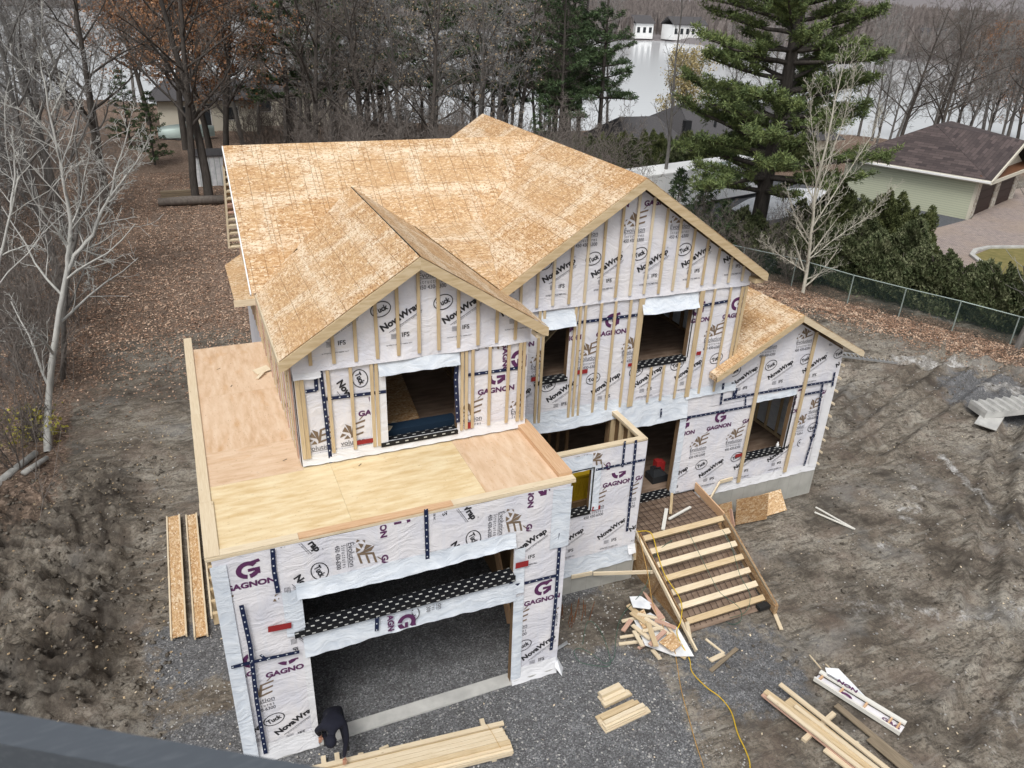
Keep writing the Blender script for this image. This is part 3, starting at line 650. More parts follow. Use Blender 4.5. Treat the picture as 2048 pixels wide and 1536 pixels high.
def quadp(c, *pts): return [(c, list(pts), [tuple(range(len(pts)))])]
def ring(c, cx, cy, rx, ry, th, a0=0, a1=360, n=36, rot=0):
    out = []; fs = []; ca, sa = math.cos(R(rot)), math.sin(R(rot))
    for i in range(n+1):
        a = R(a0+(a1-a0)*i/n)
        for k, (X, Y) in enumerate((((rx)*math.cos(a), ry*math.sin(a)), ((rx-th)*math.cos(a), (ry-th)*math.sin(a)))): out.append((cx+X*ca-Y*sa, cy+X*sa+Y*ca))
        if i: fs.append((2*i-2, 2*i, 2*i+1, 2*i-1))
    return [(c, out, fs)]
def G_MARK():
    cx, cy = 0, 0; e = ring(PURPLE, 0, 0, .150, .140, .068, 38, 262, 22)+ring(PURPLE, 0, 0, .150, .140, .068, 277, 330, 8)
    e += quadp(PURPLE, (.0, -.03), (.150, -.03), (.150, .018), (.0, .018)); e += quadp(PURPLE, (.082, -.085), (.150, -.085), (.150, -.03), (.082, -.03))
    e += quadp(PURPLE, (.015, .128), (.04, .085), (.165, .10), (.15, .15)); return scl(e, 1.25, 0, .03)
def GAGNON(): return T('GAGNON', .80, .125, 0, 0, 0, .045, c=PURPLE)
def E_MARK():
    e = []
    for a, b, c_, d in (((-.02, -.13), (.05, -.13), (.05, .13), (-.02, .13)),): pass
    S = lambda x, y: (x+.10*(y*1.8), y+x*.22)
    e += quadp(BROWN, S(.02, -.12), S(.055, -.12), S(.055, .10), S(.02, .10))
    for y in (-.12, -.022, .07): e += quadp(BROWN, S(.056, y), S(.20, y), S(.20, y+.03), S(.056, y+.03))
    e += quadp(BROWN, S(.10, .125), S(.125, .125), S(.17, .165), S(.14, .165))
    e += quadp(BROWN, (.02, -.12), (.01, .07), (-.07, .12)); e += quadp(BROWN, (-.075, .085), (-.015, -.03), (-.115, .01))
    e += quadp(BROWN, (-.12, -.02), (-.06, -.055), (-.16, -.09)); e += quadp(BROWN, (-.045, -.06), (-.01, -.12), (-.10, -.12)); e += quadp(BROWN, (-.14, .0), (-.19, -.035), (-.185, .0))
    e += quadp(BROWN, (-.19, -.06), (-.22, -.10), (-.175, -.115)); return scl(e, 1.35, .02, .03)
def EVO():
    return scl(T('Évolution', .43, .105, 0, .17, 0, .006, c=GREY)+quadp(GREY, (-.215, .100), (.215, .100), (.215, .108), (-.215, .108))+T('Structures', .40, .062, 0, .055, 0, .004, c=GREY, space=1.5)+T('450 430-6300', .43, .066, 0, -.03, 0, .015, c=GREY), 1.22)
def TUCK(): return ring(BLACK, 0, 0, .195, .150, .018, rot=14)+T('Tuck', .27, .115, 0, 0, 20, .04, c=BLACK)
def NOVA():
    e = T('NovaWrap', .84, .185, 0, 0, 29, .045, c=BLACK, grow=-.1)
    ca, sa = math.cos(R(30)), math.sin(R(30))
    f = lambda x, y: (x*ca-y*sa, x*sa+y*ca)
    e += quadp(GREY, f(-.34, -.125), f(.40, -.125), f(.40, -.115), f(-.34, -.115))
    e += T('Enveloppe pour bâtiment', .64, .032, *f(.05, -.148), 30, .0, c=GREY)
    e += T('TM', .035, .025, *f(.44, .07), 30, .0, c=BLACK); return e
def IFS():
    e = T('IFS', .14, .09, .12, .03, 0, .015, c=BLACK)
    for k in range(5): e += quadp(GREY, (-.16, .06-k*.022), (-.03, .06-k*.022), (-.03, .068-k*.022), (-.16, .068-k*.022))
    e += T('INTERTAPE POLYMER INC.', .50, .040, 0, -.16, 0, .015, c=GREY)+T('www.itape.com', .22, .022, 0, -.20, 0, .0, c=GREY); return e
FN = dict(G=G_MARK, N=GAGNON, E=E_MARK, V=EVO, T=TUCK, W=NOVA, I=IFS)
# one repeat of the print, 1.18 m wide: positions from the lower edge of a roll
TILE = [('G', .37, 2.40), ('N', .37, 2.13), ('E', -.22, 1.77), ('V', -.20, 1.36), ('T', 0, 1.0), ('W', .37, .80), ('I', .33, .42)]
def prints(wall, name, jobs):
    """jobs: (polygon, holes, u of a Tuck oval, v of roll edge, rotated?, kinds, u range)"""
    allv, allf, allm = [], [], []
    for poly, holes, u0, v0, rot, kinds in jobs:
        us = [p[0] for p in poly]; vs = [p[1] for p in poly]; bm = bmesh.new(); bm.faces.layers.int.new('m'); L = bm.faces.layers.int['m']
        lo, hi = (min(us)-.7, max(us)+.7) if not rot else (-max(vs)-.7, -min(vs)+.7)
        k0 = math.floor((lo-u0)/1.18); k1 = math.ceil((hi-u0)/1.18)
        for k in range(k0, k1+1):
            for kind, du, dv in TILE:
                if kinds and kind not in kinds: continue
                for c, pts, fs in FN[kind]():
                    P = []
                    for x, y in pts:
                        a, b = u0+k*1.18+du+x, v0+dv+y
                        P.append((b, -a) if rot else (a, b))
                    xs = [p[0] for p in P]; ys = [p[1] for p in P]
                    if max(xs) < min(us) or min(xs) > max(us) or max(ys) < min(vs) or min(ys) > max(vs): continue
                    bv = [bm.verts.new((p[0], p[1], 0)) for p in P]
                    for f in fs:
                        try: nf = bm.faces.new([bv[i] for i in f]); nf[L] = c
                        except ValueError: pass
        clip_bm(bm, poly, holes)
        bmesh.ops.recalc_face_normals(bm, faces=bm.faces[:])
        bm.verts.index_update(); base = len(allv)
        for v in bm.verts: allv.append(wall.pt(v.co.x, v.co.y, max(.016+wall.disp(v.co.x, v.co.y), .004)+.007))
        for f in bm.faces:
            allf.append([base+v.index for v in f.verts]); allm.append(f[L])
        bm.free()
    me = bpy.data.meshes.new(name); me.from_pydata([tuple(v) for v in allv], [], allf)
    for n in ('ink_black', 'ink_purple', 'ink_brown', 'ink_grey'): me.materials.append(M[n])
    me.polygons.foreach_set('material_index', allm); me.update(); return tag(link(name, me, house), kind='stuff')

def rect(a, b, c, d): return [(a, c), (b, c), (b, d), (a, d)]
HG = [(1.27, 5.27, 3.0, 3.78), (1.27, 5.32, -1, 2.36)]
sheet(WG, rect(-.01, GW+.01, .04, ZD-.05), HG, wavy=.05)
prints(WG, 'printed_lettering', [
    (rect(.02, .93, 3.75, 4.80), [], .14, 2.10, False, None),
    (rect(.95, 3.55, 2.40, 4.84), HG, -4.17, .64, True, None),
    (rect(3.58, 5.95, 3.95, 4.84), HG, -4.10, 3.43, True, None), (rect(3.58, 5.26, 2.40, 3.93), HG, -4.10, 3.43, True, None),
    (rect(5.33, 6.34, .12, 3.92), HG, 5.57, 0.0, False, None), (rect(5.33, 6.30, 2.66, 3.92), HG, 5.20, 2.87, False, 'WI'),
    (rect(.36, 1.25, .10, 2.36), HG, .56, 0.0, False, None), (rect(.02, .30, .10, 2.75), HG, .0, .15, False, None), (rect(.40, .94, 2.42, 3.5), [], -3.0, -1.1, True, 'IW')])
sheet(WB, rect(X1, X2, ZD+.03, 7.0), HOLE_B, wavy=.02)
prints(WB, 'printed_lettering', [
    (rect(2.52, 3.40, 6.28, 6.95), HOLE_B, -6.61, 1.96, True, 'TWI'), (rect(2.52, 3.40, 5.05, 6.2), HOLE_B, 2.92, 3.73, False, None), (rect(1.95, 2.40, 5.05, 6.2), [], 2.30, 3.73, False, None),
    (rect(3.15, 4.86, 6.73, 6.98), [], -6.75, 1.75, True, 'EVI'), (rect(5.0, 6.35, 6.30, 6.98), [], -6.9, 3.75, True, None),
    (rect(4.95, 6.32, 5.05, 6.24), [], 5.33, 3.78, False, None)])
sheet(WM_, rect(GW+.02, X3, 3.98, 7.02), HOLE_M+[(0, PX, 3.0, 3.9)], wavy=.05)
sheet(WM_, rect(PX+.02, X4+.015, .78, 4.45), HOLE_L, off=.012, wavy=.02, name='wrap_sheet')
prints(WM_, 'printed_lettering', [
    (rect(6.5, X3-.05, 4.15, 6.98), HOLE_M, 7.55+.02, 4.02, False, None),
    (rect(11.52, 15.85, .86, 3.40), HOLE_L, 12.40, .80, False, None), (rect(15.90, 16.55, .86, 4.2), [], 16.2, 1.25, False, None),
    (rect(15.32, 16.5, 3.5, 3.62), [], 16.2, 1.05, False, None)])
# upper gable sheets, lapped over the lower ones and flaring at the hem
def gable_poly(cx, hw, pit, zr, zlow):
    zl = zr-pit*hw; return [(cx-hw, zlow), (cx+hw, zlow), (cx+hw, zl), (cx, zr), (cx-hw, zl)]
gb = gable_poly(BX, X3-BX+.03, BM, BZ-.24, 6.93); sheet(WM_, gb, [], off=.045, flare=.045)
gs = gable_poly(SX, BW/2+.03, SM, SZ-.24, 6.90); sheet(WB, gs, [], off=.045, flare=.05)
gw = [(12.4, 3.62), (X4+.01, 3.62), (X4+.01, 4.62), (WX, WZ-.24), (12.4, 4.60)]
sheet(WM_, gw, [], off=.03, flare=.0)
class Wall2(Wall):
    pass
WMu = Wall((0, Y2-.03, 0), (1, 0, 0), (0, 0, 1), 3); WBu = Wall((0, Y1-.03, 0), (1, 0, 0), (0, 0, 1), 2); WWu = Wall((0, Y2-.016, 0), (1, 0, 0), (0, 0, 1), 3)
prints(WMu, 'printed_lettering', [([(p[0], max(p[1], 7.22)) for p in gb], [], 9.64, 7.0, False, None)])
prints(WBu, 'printed_lettering', [([(p[0], max(p[1], 7.20)) for p in gs], [], 3.40, 6.94, False, None)])
prints(WWu, 'printed_lettering', [([(12.9, 3.75), (16.6, 3.75), (16.6, 4.60), (WX, WZ-.28), (12.9, 4.60)], [], 12.95, 3.55, False, 'TWIVE')])
sheet(WP, rect(GW+.06, PX, .60, ZP-.05), HOLE_P, wavy=.03)
prints(WP, 'printed_lettering', [(rect(GW+.1, 9.12, .72, 3.30), HOLE_P, 8.42, .87, False, 'GNEVWI'), (rect(9.15, 9.46, 1.0, 3.3), [], 9.30, .87, False, 'NEVWI'),
    (rect(GW+.1, 9.1, 3.42, 3.96), HOLE_P, -3.6, 6.35, True, None), (rect(9.2, 9.45, 3.4, 3.95), [], -3.6, 6.7, True, 'N')])
sheet(WL, rect(-YB, -Y1, ZD+.02, 7.25), [], wavy=.01); sheet(WL, rect(-YB, -8.55, .3, ZD), [], wavy=.01)
prints(WL, 'printed_lettering', [(rect(-YB+.05, -Y1-.05, ZD+.1, 7.2), [], -3.0, 4.6, False, None)])
sheet(WR, rect(.0, PY, .1, ZD-.06), [], wavy=.0); sheet(Wall((PX, 0, 0), (0, 1, 0), (0, 0, 1), 7), rect(PY, Y2-.02, .60, ZP-.05), [])

# bluish unprinted laps: over the openings, along corners and hems
def drape(wall, u0, u1, vtop, vbot, bulge, mat='wrap_bluish', name='loose_flap', lift=.03, seed=0, sag=0.0, nu=None):
    nu = nu or max(6, int((u1-u0)/.07)); nv = 9; bm = bmesh.new(); g = []
    for j in range(nv+1):
        t_ = j/nv; row = []
        for i in range(nu+1):
            s_ = i/nu; u = u0+(u1-u0)*s_
            vb = vbot-sag*math.sin(PI*s_)+.02*mnoise.noise(Vector((u*3, seed, 0))); v = vtop+(vb-vtop)*t_
            o_ = lift+bulge*t_**1.5*(1+.35*mnoise.noise(Vector((u*2.2, seed+3, t_))))+.008*math.sin(u*17+seed)*t_
            row.append(bm.verts.new(wall.pt(u, v, max(o_, .01))))
        g.append(row)
    for j in range(nv):
        for i in range(nu): bm.faces.new((g[j+1][i], g[j+1][i+1], g[j][i+1], g[j][i]))
    me = bpy.data.meshes.new(name); bm.to_mesh(me); bm.free(); me.materials.append(M[mat]); return link(name, me, house, True)
drape(WG, 1.22, 5.28, 4.02, 3.72, .07, seed=1, sag=.05); drape(WG, 1.24, 5.34, 2.92, 2.34, .05, seed=2, sag=-.06)
drape(WG, .98, 1.30, 3.9, 2.9, .02, seed=7); drape(WG, 5.28, 5.50, 3.6, 2.5, .03, seed=8); drape(WG, 1.20, 1.32, 2.5, .12, .03, seed=9, mat='wrap_hem'); drape(WG, 5.30, 5.52, 2.4, .15, .04, seed=10, mat='wrap_bluish')
drape(WG, -.05, .20, 4.75, .1, .07, seed=11, mat='wrap_bluish'); drape(WG, .0, 1.30, .45, .02, .06, seed=12, mat='wrap_hem'); drape(WG, 5.32, 6.36, .40, .0, .08, seed=13, mat='wrap_hem')
drape(WG, 6.02, GW+.04, 4.8, 3.4, .02, seed=14)
drape(WB, 3.30, 4.90, 7.0, 6.64, .10, seed=3, sag=.0); drape(WB, X1, X2, 5.17, ZD+.03, .03, mat='wrap_hem', seed=4); drape(WB, 3.12, 3.44, 6.7, 5.1, .02, seed=15, mat='wrap_hem')
drape(WB, X1-.02, 2.25, 7.1, 6.78, .07, seed=16, mat='wrap_hem')
drape(WM_, 7.28, 8.12, 6.88, 6.50, .16, seed=5); drape(WM_, 9.86, 11.42, 6.90, 6.55, .16, seed=6, mat='wrap_bluish')
drape(WM_, GW+.35, 9.6, 4.35, 3.86, .10, seed=17, sag=.05); drape(WM_, 9.5, 11.60, 4.2, 3.46, .06, seed=18, sag=.02); drape(WM_, 11.5, X3+.2, 4.25, 4.0, .04, seed=19)
drape(WM_, PX+.1, X4, .98, .72, .035, mat='wrap_hem', seed=20); drape(WM_, 11.46, 11.66, 3.5, 1.05, .03, seed=21); drape(WM_, 13.80, 15.25, 3.72, 3.48, .03, seed=22)
drape(WP, GW+.08, 9.42, 1.05, .58, .05, seed=23, sag=.02); drape(WP, 8.05, 8.30, 3.62, 2.4, .03, seed=24, mat='wrap_bluish'); drape(WP, 9.28, PX+.02, 1.05, .82, .10, seed=25, mat='wrap_hem'); drape(WP, 7.0, 8.05, 3.95, 3.56, .03, seed=26)
drape(WM_, 16.35, X4+.03, 4.3, .8, .02, seed=27, mat='wrap_hem')
prints(Wall((0, -.075, 0), (1, 0, 0), (0, 0, 1), 2), 'printed_lettering', [(rect(2.0, 5.1, 2.45, 2.84), [], -2.95, .67, True, 'GNE'), (rect(3.2, 4.6, 2.45, 2.84), [], -2.75, 2.2, True, 'TV')])

# --- tapes and membranes --------------------------------------------------------------
def strip(wall, pts, w, mat='tape_blue', off=.040, name='tape_strip'):
    m = MB(); L = rnd.random()
    pts = [Vector((p[0], p[1])) for p in pts]; sub = [pts[0]]
    for a, b in zip(pts, pts[1:]):
        n = max(1, int((b-a).length/.15)); sub += [a.lerp(b, k/n) for k in range(1, n+1)]
    for i, (a, b) in enumerate(zip(sub, sub[1:])):
        d = (b-a); n = Vector((-d.y, d.x)).normalized()*w/2; ll = d.length
        jit = lambda p: off+wall.disp(p.x, p.y)*.6
        P = [wall.pt(*(a-n), jit(a)), wall.pt(*(b-n), jit(b)), wall.pt(*(b+n), jit(b)), wall.pt(*(a+n), jit(a))]
        m.poly(P, [(L, 0), (L+ll, 0), (L+ll, w), (L, w)]); L += ll
    return m.build(name, M[mat], house)
def pix(wall, ax, val, *pp):
    out = []
    for p in pp:
        q = at(p[0], p[1], ax, val)-wall.O; out.append((q.dot(wall.U), q.dot(wall.V)))
    return out
TG = lambda *p, w=.075, off=.045: strip(WG, pix(WG, 'y', -.045, *p), w, off=off)
TG((545, 1098), (548, 1140), (556, 1186)); TG((482, 1207), (500, 1290), (513, 1400), (531, 1504), off=.09); TG((462, 1331), (540, 1312), (598, 1300), off=.09); TG((852, 1018), (855, 1118)); TG((753, 1219), (752, 1258), off=.10)
TG((1121, 1066), (1113, 1180), (1102, 1300)); TG((1030, 1171), (1118, 1150)); TG((1023, 1148), (1021, 1166), off=.07); TG((520, 1305), (534, 1316), w=.05, off=.10)
TB = lambda *p, w=.07: strip(WB, pix(WB, 'y', Y1-.04, *p), w)
TB((630, 732), (633, 781)); TB((611, 783), (633, 780)); TB((640, 733), (648, 800), (663, 934)); TB((652, 798), (772, 783)); TB((930, 751), (1050, 734)); TB((915, 708), (912, 760), (916, 845), w=.09)
TM = lambda *p, w=.07, off=.045: strip(WM_, pix(WM_, 'y', Y2-.05, *p), w, off=off)
TM((1145, 647), (1291, 628)); TM((1394, 614), (1462, 601)); TM((1517, 786), (1664, 762), off=.06); TM((1609, 789), (1644, 782), off=.06); TM((1645, 768), (1632, 850), (1608, 931), off=.06); TM((1669, 744), (1664, 773), off=.06)
TM((1362, 837), (1400, 831), (1509, 811)); TM((1447, 800), (1517, 786), off=.06); TM((1492, 792), (1491, 811), w=.05); TM((1447, 766), (1441, 809), off=.06); TM((1472, 776), (1467, 797), w=.13, off=.06); TM((1320, 815), (1319, 832), w=.05, off=.12); TM((1468, 690), (1463, 720), w=.06)
TP = lambda *p, w=.06: strip(WP, pix(WP, 'y', PY-.04, *p), w)
TP((1250, 882), (1245, 934)); TP((1272, 880), (1265, 960), (1254, 1063), w=.07); TP((1192, 940), (1240, 930), (1290, 919))
def red(wall, ax, val, a, b, h): strip(wall, pix(wall, ax, val, a, b), h, 'tape_red', .085 if wall is WG else .055, 'red_patch')
red(WG, 'y', -.08, (536, 1259), (583, 1250), .13); red(WG, 'y', -.08, (1031, 1132), (1057, 1126), .14)
red(WB, 'y', Y1-.05, (713, 886), (748, 880), .10); red(WB, 'y', Y1-.05, (929, 852), (945, 850), .15)
red(WM_, 'y', Y2-.05, (1062, 759), (1073, 757), .11); red(WM_, 'y', Y2-.05, (1153, 745), (1175, 742), .11); red(WM_, 'y', Y2-.05, (1256, 730), (1270, 728), .09); red(WM_, 'y', Y2-.05, (1393, 707), (1402, 706), .10)
red(WM_, 'y', Y2-.05, (1470, 912), (1484, 909), .11); red(WP, 'y', PY-.05, (1184, 1018), (1200, 1014), .12); red(WM_, 'y', Y2-.05, (1585, 883), (1588, 882), .09)
def sill(wall, u0, u1, v, drop, ext=.14, off=.06):
    m = MB(); n = max(3, int((u1-u0)/.4)); y0 = .14
    A = lambda u, vv, o_: wall.pt(u, vv, o_)
    m.poly([A(u0, v, off), A(u1, v, off), A(u1, v, -y0), A(u0, v, -y0)], [(u0, .0), (u1, 0), (u1, .2), (u0, .2)])
    m.poly([A(u0-ext, v-drop, off), A(u1+ext*.1, v-drop, off), A(u1+ext*.1, v, off), A(u0-ext, v, off)], [(u0-ext, -drop), (u1, -drop), (u1, 0), (u0-ext, 0)])
    m.build('sill_membrane', M['membrane'], house)
sill(WG, 1.28, 5.27, 3.03, .15, .18, .10); sill(WB, 3.43, 4.86, 5.16, .10, .14); sill(WM_, 7.41, 8.02, 5.20, .11, .22); sill(WM_, 9.93, 11.33, 5.21, .11, .05); sill(WM_, PX+.12, 11.46, 1.15, .20, .0, .07)
sill(WM_, 13.88, 15.21, 1.75, .12, .12, .07); sill(WP, 7.51, 8.09, 2.42, .11, .10)
strip(WM_, [(11.5, 1.0), (12.3, 1.0)], .10, 'membrane', .06, 'sill_membrane'); strip(WP, [(8.10, 2.40), (8.10, 3.6)], .035, 'rubber', .06, 'edge_membrane'); strip(WM_, [(15.24, 1.7), (15.24, 3.5)], .06, 'rubber', .05, 'edge_membrane'); strip(WM_, [(13.86, 1.7), (13.88, 3.5)], .05, 'rubber', .05, 'edge_membrane')
strip(WM_, [(11.36, 5.2), (11.36, 6.6)], .03, 'rubber', .05, 'edge_membrane'); strip(WP, [(7.0, 3.6), (8.1, 3.6)], .03, 'rubber', .07, 'edge_membrane')

# --- furring strips ------------------------------------------------------------------
def furr(wall, u, v0, v1, w=.062, th=.022, off=.045, mat='lumber'):
    m = MB().beam(wall.pt(u, v0, off+th/2), wall.pt(u+rnd.uniform(-.012, .012), v1, off+th/2), w, th, up=wall.N); return m.build('furring_strip', M[mat], house)
def rake_z(u, cx, pit, zr): return zr-pit*abs(u-cx)-.20
FM = ['lumber', 'lumber', 'lumber', 'lumber_pale']
for p in ((621, 732), (668, 728), (712, 724), (755, 718), (797, 712), (838, 707), (877, 701), (916, 696), (955, 691), (992, 686), (1029, 680)):
    u, v = pix(WB, 'y', Y1-.06, p)[0]; furr(WB, u, v+.02, rake_z(u, SX, SM, SZ)-.01, off=.075)
for p in ((1040, 620), (1072, 617), (1104, 612), (1136, 609), (1167, 606), (1198, 601), (1229, 596), (1258, 592), (1286, 589), (1315, 588), (1343, 582), (1373, 576), (1402, 571), (1427, 569), (1455, 566), (1482, 563)):
    u, v = pix(WM_, 'y', Y2-.06, p)[0]; furr(WM_, u, v+.02, rake_z(u, BX, BM, BZ)-.01, off=.075, mat=rnd.choice(FM))
for (a, w, v1) in (((668, 905), .062, 6.92), ((711, 898), .062, 6.92), ((750, 893), .062, 6.92), ((759, 891), .062, 6.92), ((923, 860), .062, 6.90), ((932, 858), .062, 6.90), ((944, 855), .062, 6.90), ((977, 850), .062, 6.90), ((1012, 845), .062, 6.90), ((1034, 842), .07, 6.90), ((1043, 840), .062, 6.90)):
    u, v = pix(WB, 'y', Y1-.05, a)[0]; furr(WB, u, v, v1, w)
for u in (X1+.05, X1+.13): furr(WB, u, ZD+.20, 6.86, .075)
for a, w in (((1069, 847), .062), ((1077, 846), .062), ((1136, 835), .062), ((1145, 833), .062), ((1155, 831), .055), ((1184, 825), .062), ((1211, 820), .062), ((1239, 816), .062), ((1259, 813), .15), ((1373, 794), .13), ((1397, 787), .06), ((1427, 783), .06)):
    u, v = pix(WM_, 'y', Y2-.06, a)[0]; furr(WM_, u, v, 6.93, w, mat='lumber')
for a in ((1294, 805), (1320, 801), (1348, 797)):
    u, v = pix(WM_, 'y', Y2-.06, a)[0]; furr(WM_, u, v, 5.08)
for u in (X3-.16, X3-.05): furr(WM_, u, 4.9, 6.9, .08)
for t_, b_ in (((1525, 713), (1477, 964)), ((1631, 664), (1571, 943))):
    u1, v1 = pix(WM_, 'y', Y2-.06, t_)[0]; u0, v0 = pix(WM_, 'y', Y2-.06, b_)[0]; furr(WM_, (u0+u1)/2, v0, v1, .105, .03, .06)
for k in range(25):
    u = -Y1-.10-k*.4064; furr(WL, u, ZD+.16, 7.0, .062, mat='lumber' if k % 3 else 'lumber_pink', off=.035)
furr(WL, -Y1-.16, ZD+.16, 7.0, .08, off=.035)
for k in range(9):
    z = .95+k*.405; MB().beam((X4+.035, Y2-.16, z), (X4+.035, 11.1, z), .02, .062).build('furring_strip', M['lumber_pale'], house)

# --- roofs ----------------------------------------------------------------------------
def sh_clip(poly, a, b, c, d):
    """Sutherland-Hodgman: polygon against the rectangle a<u<b, c<v<d"""
    for ax, val, sgn in ((0, a, 1), (0, b, -1), (1, c, 1), (1, d, -1)):
        out = []
        for i in range(len(poly)):
            p, q = poly[i-1], poly[i]; dp = (p[ax]-val)*sgn; dq = (q[ax]-val)*sgn
            if (dp >= 0) != (dq >= 0):
                t_ = dp/(dp-dq); out.append((p[0]+(q[0]-p[0])*t_, p[1]+(q[1]-p[1])*t_))
            if dq >= 0: out.append(q)
        poly = out
        if len(poly) < 3: return []
    return poly
def area(p): return abs(sum(p[i-1][0]*p[i][1]-p[i][0]*p[i-1][1] for i in range(len(p))))/2
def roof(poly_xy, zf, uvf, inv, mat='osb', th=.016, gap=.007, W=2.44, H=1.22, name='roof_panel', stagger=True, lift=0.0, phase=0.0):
    """poly in plan, zf(x,y) its height; uvf plan->metres in the plane (u along eave, v up), inv back again"""
    P = [uvf(*p) for p in poly_xy]; v0 = min(p[1] for p in P); v1 = max(p[1] for p in P); u0 = min(p[0] for p in P); u1 = max(p[0] for p in P)
    a = Vector((*inv(0, 0), 0)); nrm = None
    def P3(u, v): x, y = inv(u, v); return Vector((x, y, zf(x, y)+lift))
    nrm = (P3(1, 0)-P3(0, 0)).cross(P3(0, 1)-P3(0, 0)).normalized()
    if nrm.z < 0: nrm = -nrm
    row = 0; v = v0
    while v < v1:
        u = u0-((W/2 if row % 2 and stagger else 0)+phase)
        while u < u1:
            c = sh_clip(P, u+gap/2, u+W-gap/2, v+gap/2, v+H-gap/2)
            if c and area(c) > .02:
                jit = nrm*rnd.uniform(-.0015, .0015); pts = [P3(*q)+jit-nrm*th for q in c]; uv = [(q[0]-u, q[1]-v) for q in c]
                # orient counter-clockwise about the normal
                n_ = sum(((pts[i]-pts[0]).cross(pts[(i+1) % len(pts)]-pts[0]) for i in range(1, len(pts))), Vector())
                if n_.dot(nrm) < 0: pts.reverse(); uv.reverse()
                m = MB(); Q = [p+nrm*th for p in pts]; m.poly(Q, uv); m.poly(pts[::-1], uv[::-1])
                for i in range(len(pts)):
                    j = (i+1) % len(pts); m.poly([pts[i], pts[j], Q[j], Q[i]], [uv[i], uv[j], uv[j], uv[i]])
                m.build(name, M[mat], house)
            u += W
        v += H; row += 1
zS = lambda x, y: SZ-SM*abs(x-SX); zB = lambda x, y: BZ-BM*abs(x-BX); zW = lambda x, y: WZ-WM*abs(x-WX); zR = lambda x, y: RZ-RS*abs(RY-y)
def ysl(cx, pit, sgn):      # slopes that fall in x: u runs along y
    k = math.sqrt(1+pit*pit); return (lambda x, y: (y, -abs(x-cx)*k)), (lambda u, v: (cx+sgn*(-v)/k, u))
def xsl(cy, pit, sgn):
    k = math.sqrt(1+pit*pit); return (lambda x, y: (x, -abs(y-cy)*k)), (lambda u, v: (u, cy+sgn*(-v)/k))
A_, B_, C_ = (5.29, 6.42), (7.01, 6.42), (6.157, 3.19); TT = (BX, RY); SE = (SX, 7.41); SL = (SX-SH, 5.30)
yf = Y1-OH; ym = Y2-OH
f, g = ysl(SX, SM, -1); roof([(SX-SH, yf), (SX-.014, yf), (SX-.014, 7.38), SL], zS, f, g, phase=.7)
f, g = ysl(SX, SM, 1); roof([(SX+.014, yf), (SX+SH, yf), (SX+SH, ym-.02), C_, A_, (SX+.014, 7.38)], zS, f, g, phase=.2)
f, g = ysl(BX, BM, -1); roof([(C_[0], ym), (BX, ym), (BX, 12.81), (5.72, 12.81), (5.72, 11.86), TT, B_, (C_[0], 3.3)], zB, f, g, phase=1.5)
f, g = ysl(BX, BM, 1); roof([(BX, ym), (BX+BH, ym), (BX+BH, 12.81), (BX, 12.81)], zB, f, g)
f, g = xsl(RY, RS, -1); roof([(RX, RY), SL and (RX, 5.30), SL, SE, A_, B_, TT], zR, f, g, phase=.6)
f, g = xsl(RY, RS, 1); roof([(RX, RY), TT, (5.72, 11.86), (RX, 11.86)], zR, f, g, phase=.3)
# small cricket between the two gables
zc = zR(0, 6.42); zlow = SZ-SM*(C_[0]-SX)
fC = lambda x, y: zlow+(zc-zlow)*(y-C_[1])/(6.42-C_[1])+.02
kc = math.hypot(1, (zc-zlow)/(6.42-C_[1])); roof([C_, B_, A_], fC, lambda x, y: (x, y*kc), lambda u, v: (u, v/kc), stagger=False, lift=.012, phase=.9)
# wing
f, g = ysl(WX, WM, -1)
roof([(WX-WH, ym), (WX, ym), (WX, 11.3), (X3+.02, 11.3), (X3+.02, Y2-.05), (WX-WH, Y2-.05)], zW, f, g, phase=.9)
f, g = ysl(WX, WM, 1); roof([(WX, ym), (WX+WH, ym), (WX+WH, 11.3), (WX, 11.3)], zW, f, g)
# unseen dark lining added under the boards, so that no light leaks through the joints
m = MB(); e = -.035
def tri(*pts): m.poly([(x, y, z+e) for x, y, z in pts])
tri((SX-SH+.05, yf+.05, zS(SX-SH, 0)), (SX, yf+.05, SZ), (SX, 7.41, SZ), (SX-SH+.05, 5.3, ZE)); tri((SX, yf+.05, SZ), (SX+SH-.05, yf+.05, ZE), (C_[0], 3.2, zlow), (A_[0], 6.42, zc), (SX, 7.41, SZ))
tri((C_[0], 3.25, zlow), (BX, ym+.05, BZ), (BX, 12.7, BZ), (5.75, 12.7, ZE)); tri((BX, ym+.05, BZ), (BX+BH-.05, ym+.05, ZE), (BX+BH-.05, 12.7, ZE), (BX, 12.7, BZ)); tri((RX+.05, 5.35, ZE), (6.1, 5.35, ZE), (BX, RY, RZ), (RX+.05, RY, RZ))
tri((RX+.05, RY, RZ), (BX, RY, RZ), (BX, 11.8, ZE+.1), (RX+.05, 11.8, ZE+.1)); tri((WX-WH+.05, ym+.05, zW(WX-WH, 0)), (WX, ym+.05, WZ), (WX, 11.2, WZ), (WX-WH+.05, 11.2, zW(WX-WH, 0))); tri((WX, ym+.05, WZ), (WX+WH-.05, ym+.05, zW(WX+WH, 0)), (WX+WH-.05, 11.2, zW(WX+WH, 0)), (WX, 11.2, WZ))
hpart(m, 'roof_light_stop', M['lumber_dim'])
# broken black ridge slot of the small gable
y = 2.0
while y < 7.3:
    l = rnd.uniform(.35, .75); hpart(MB().box((SX-.013, y, SZ-.016), (SX+.013, min(y+l, 7.35), SZ-.006)), 'ridge_slot', M['rubber']); y += l+.035
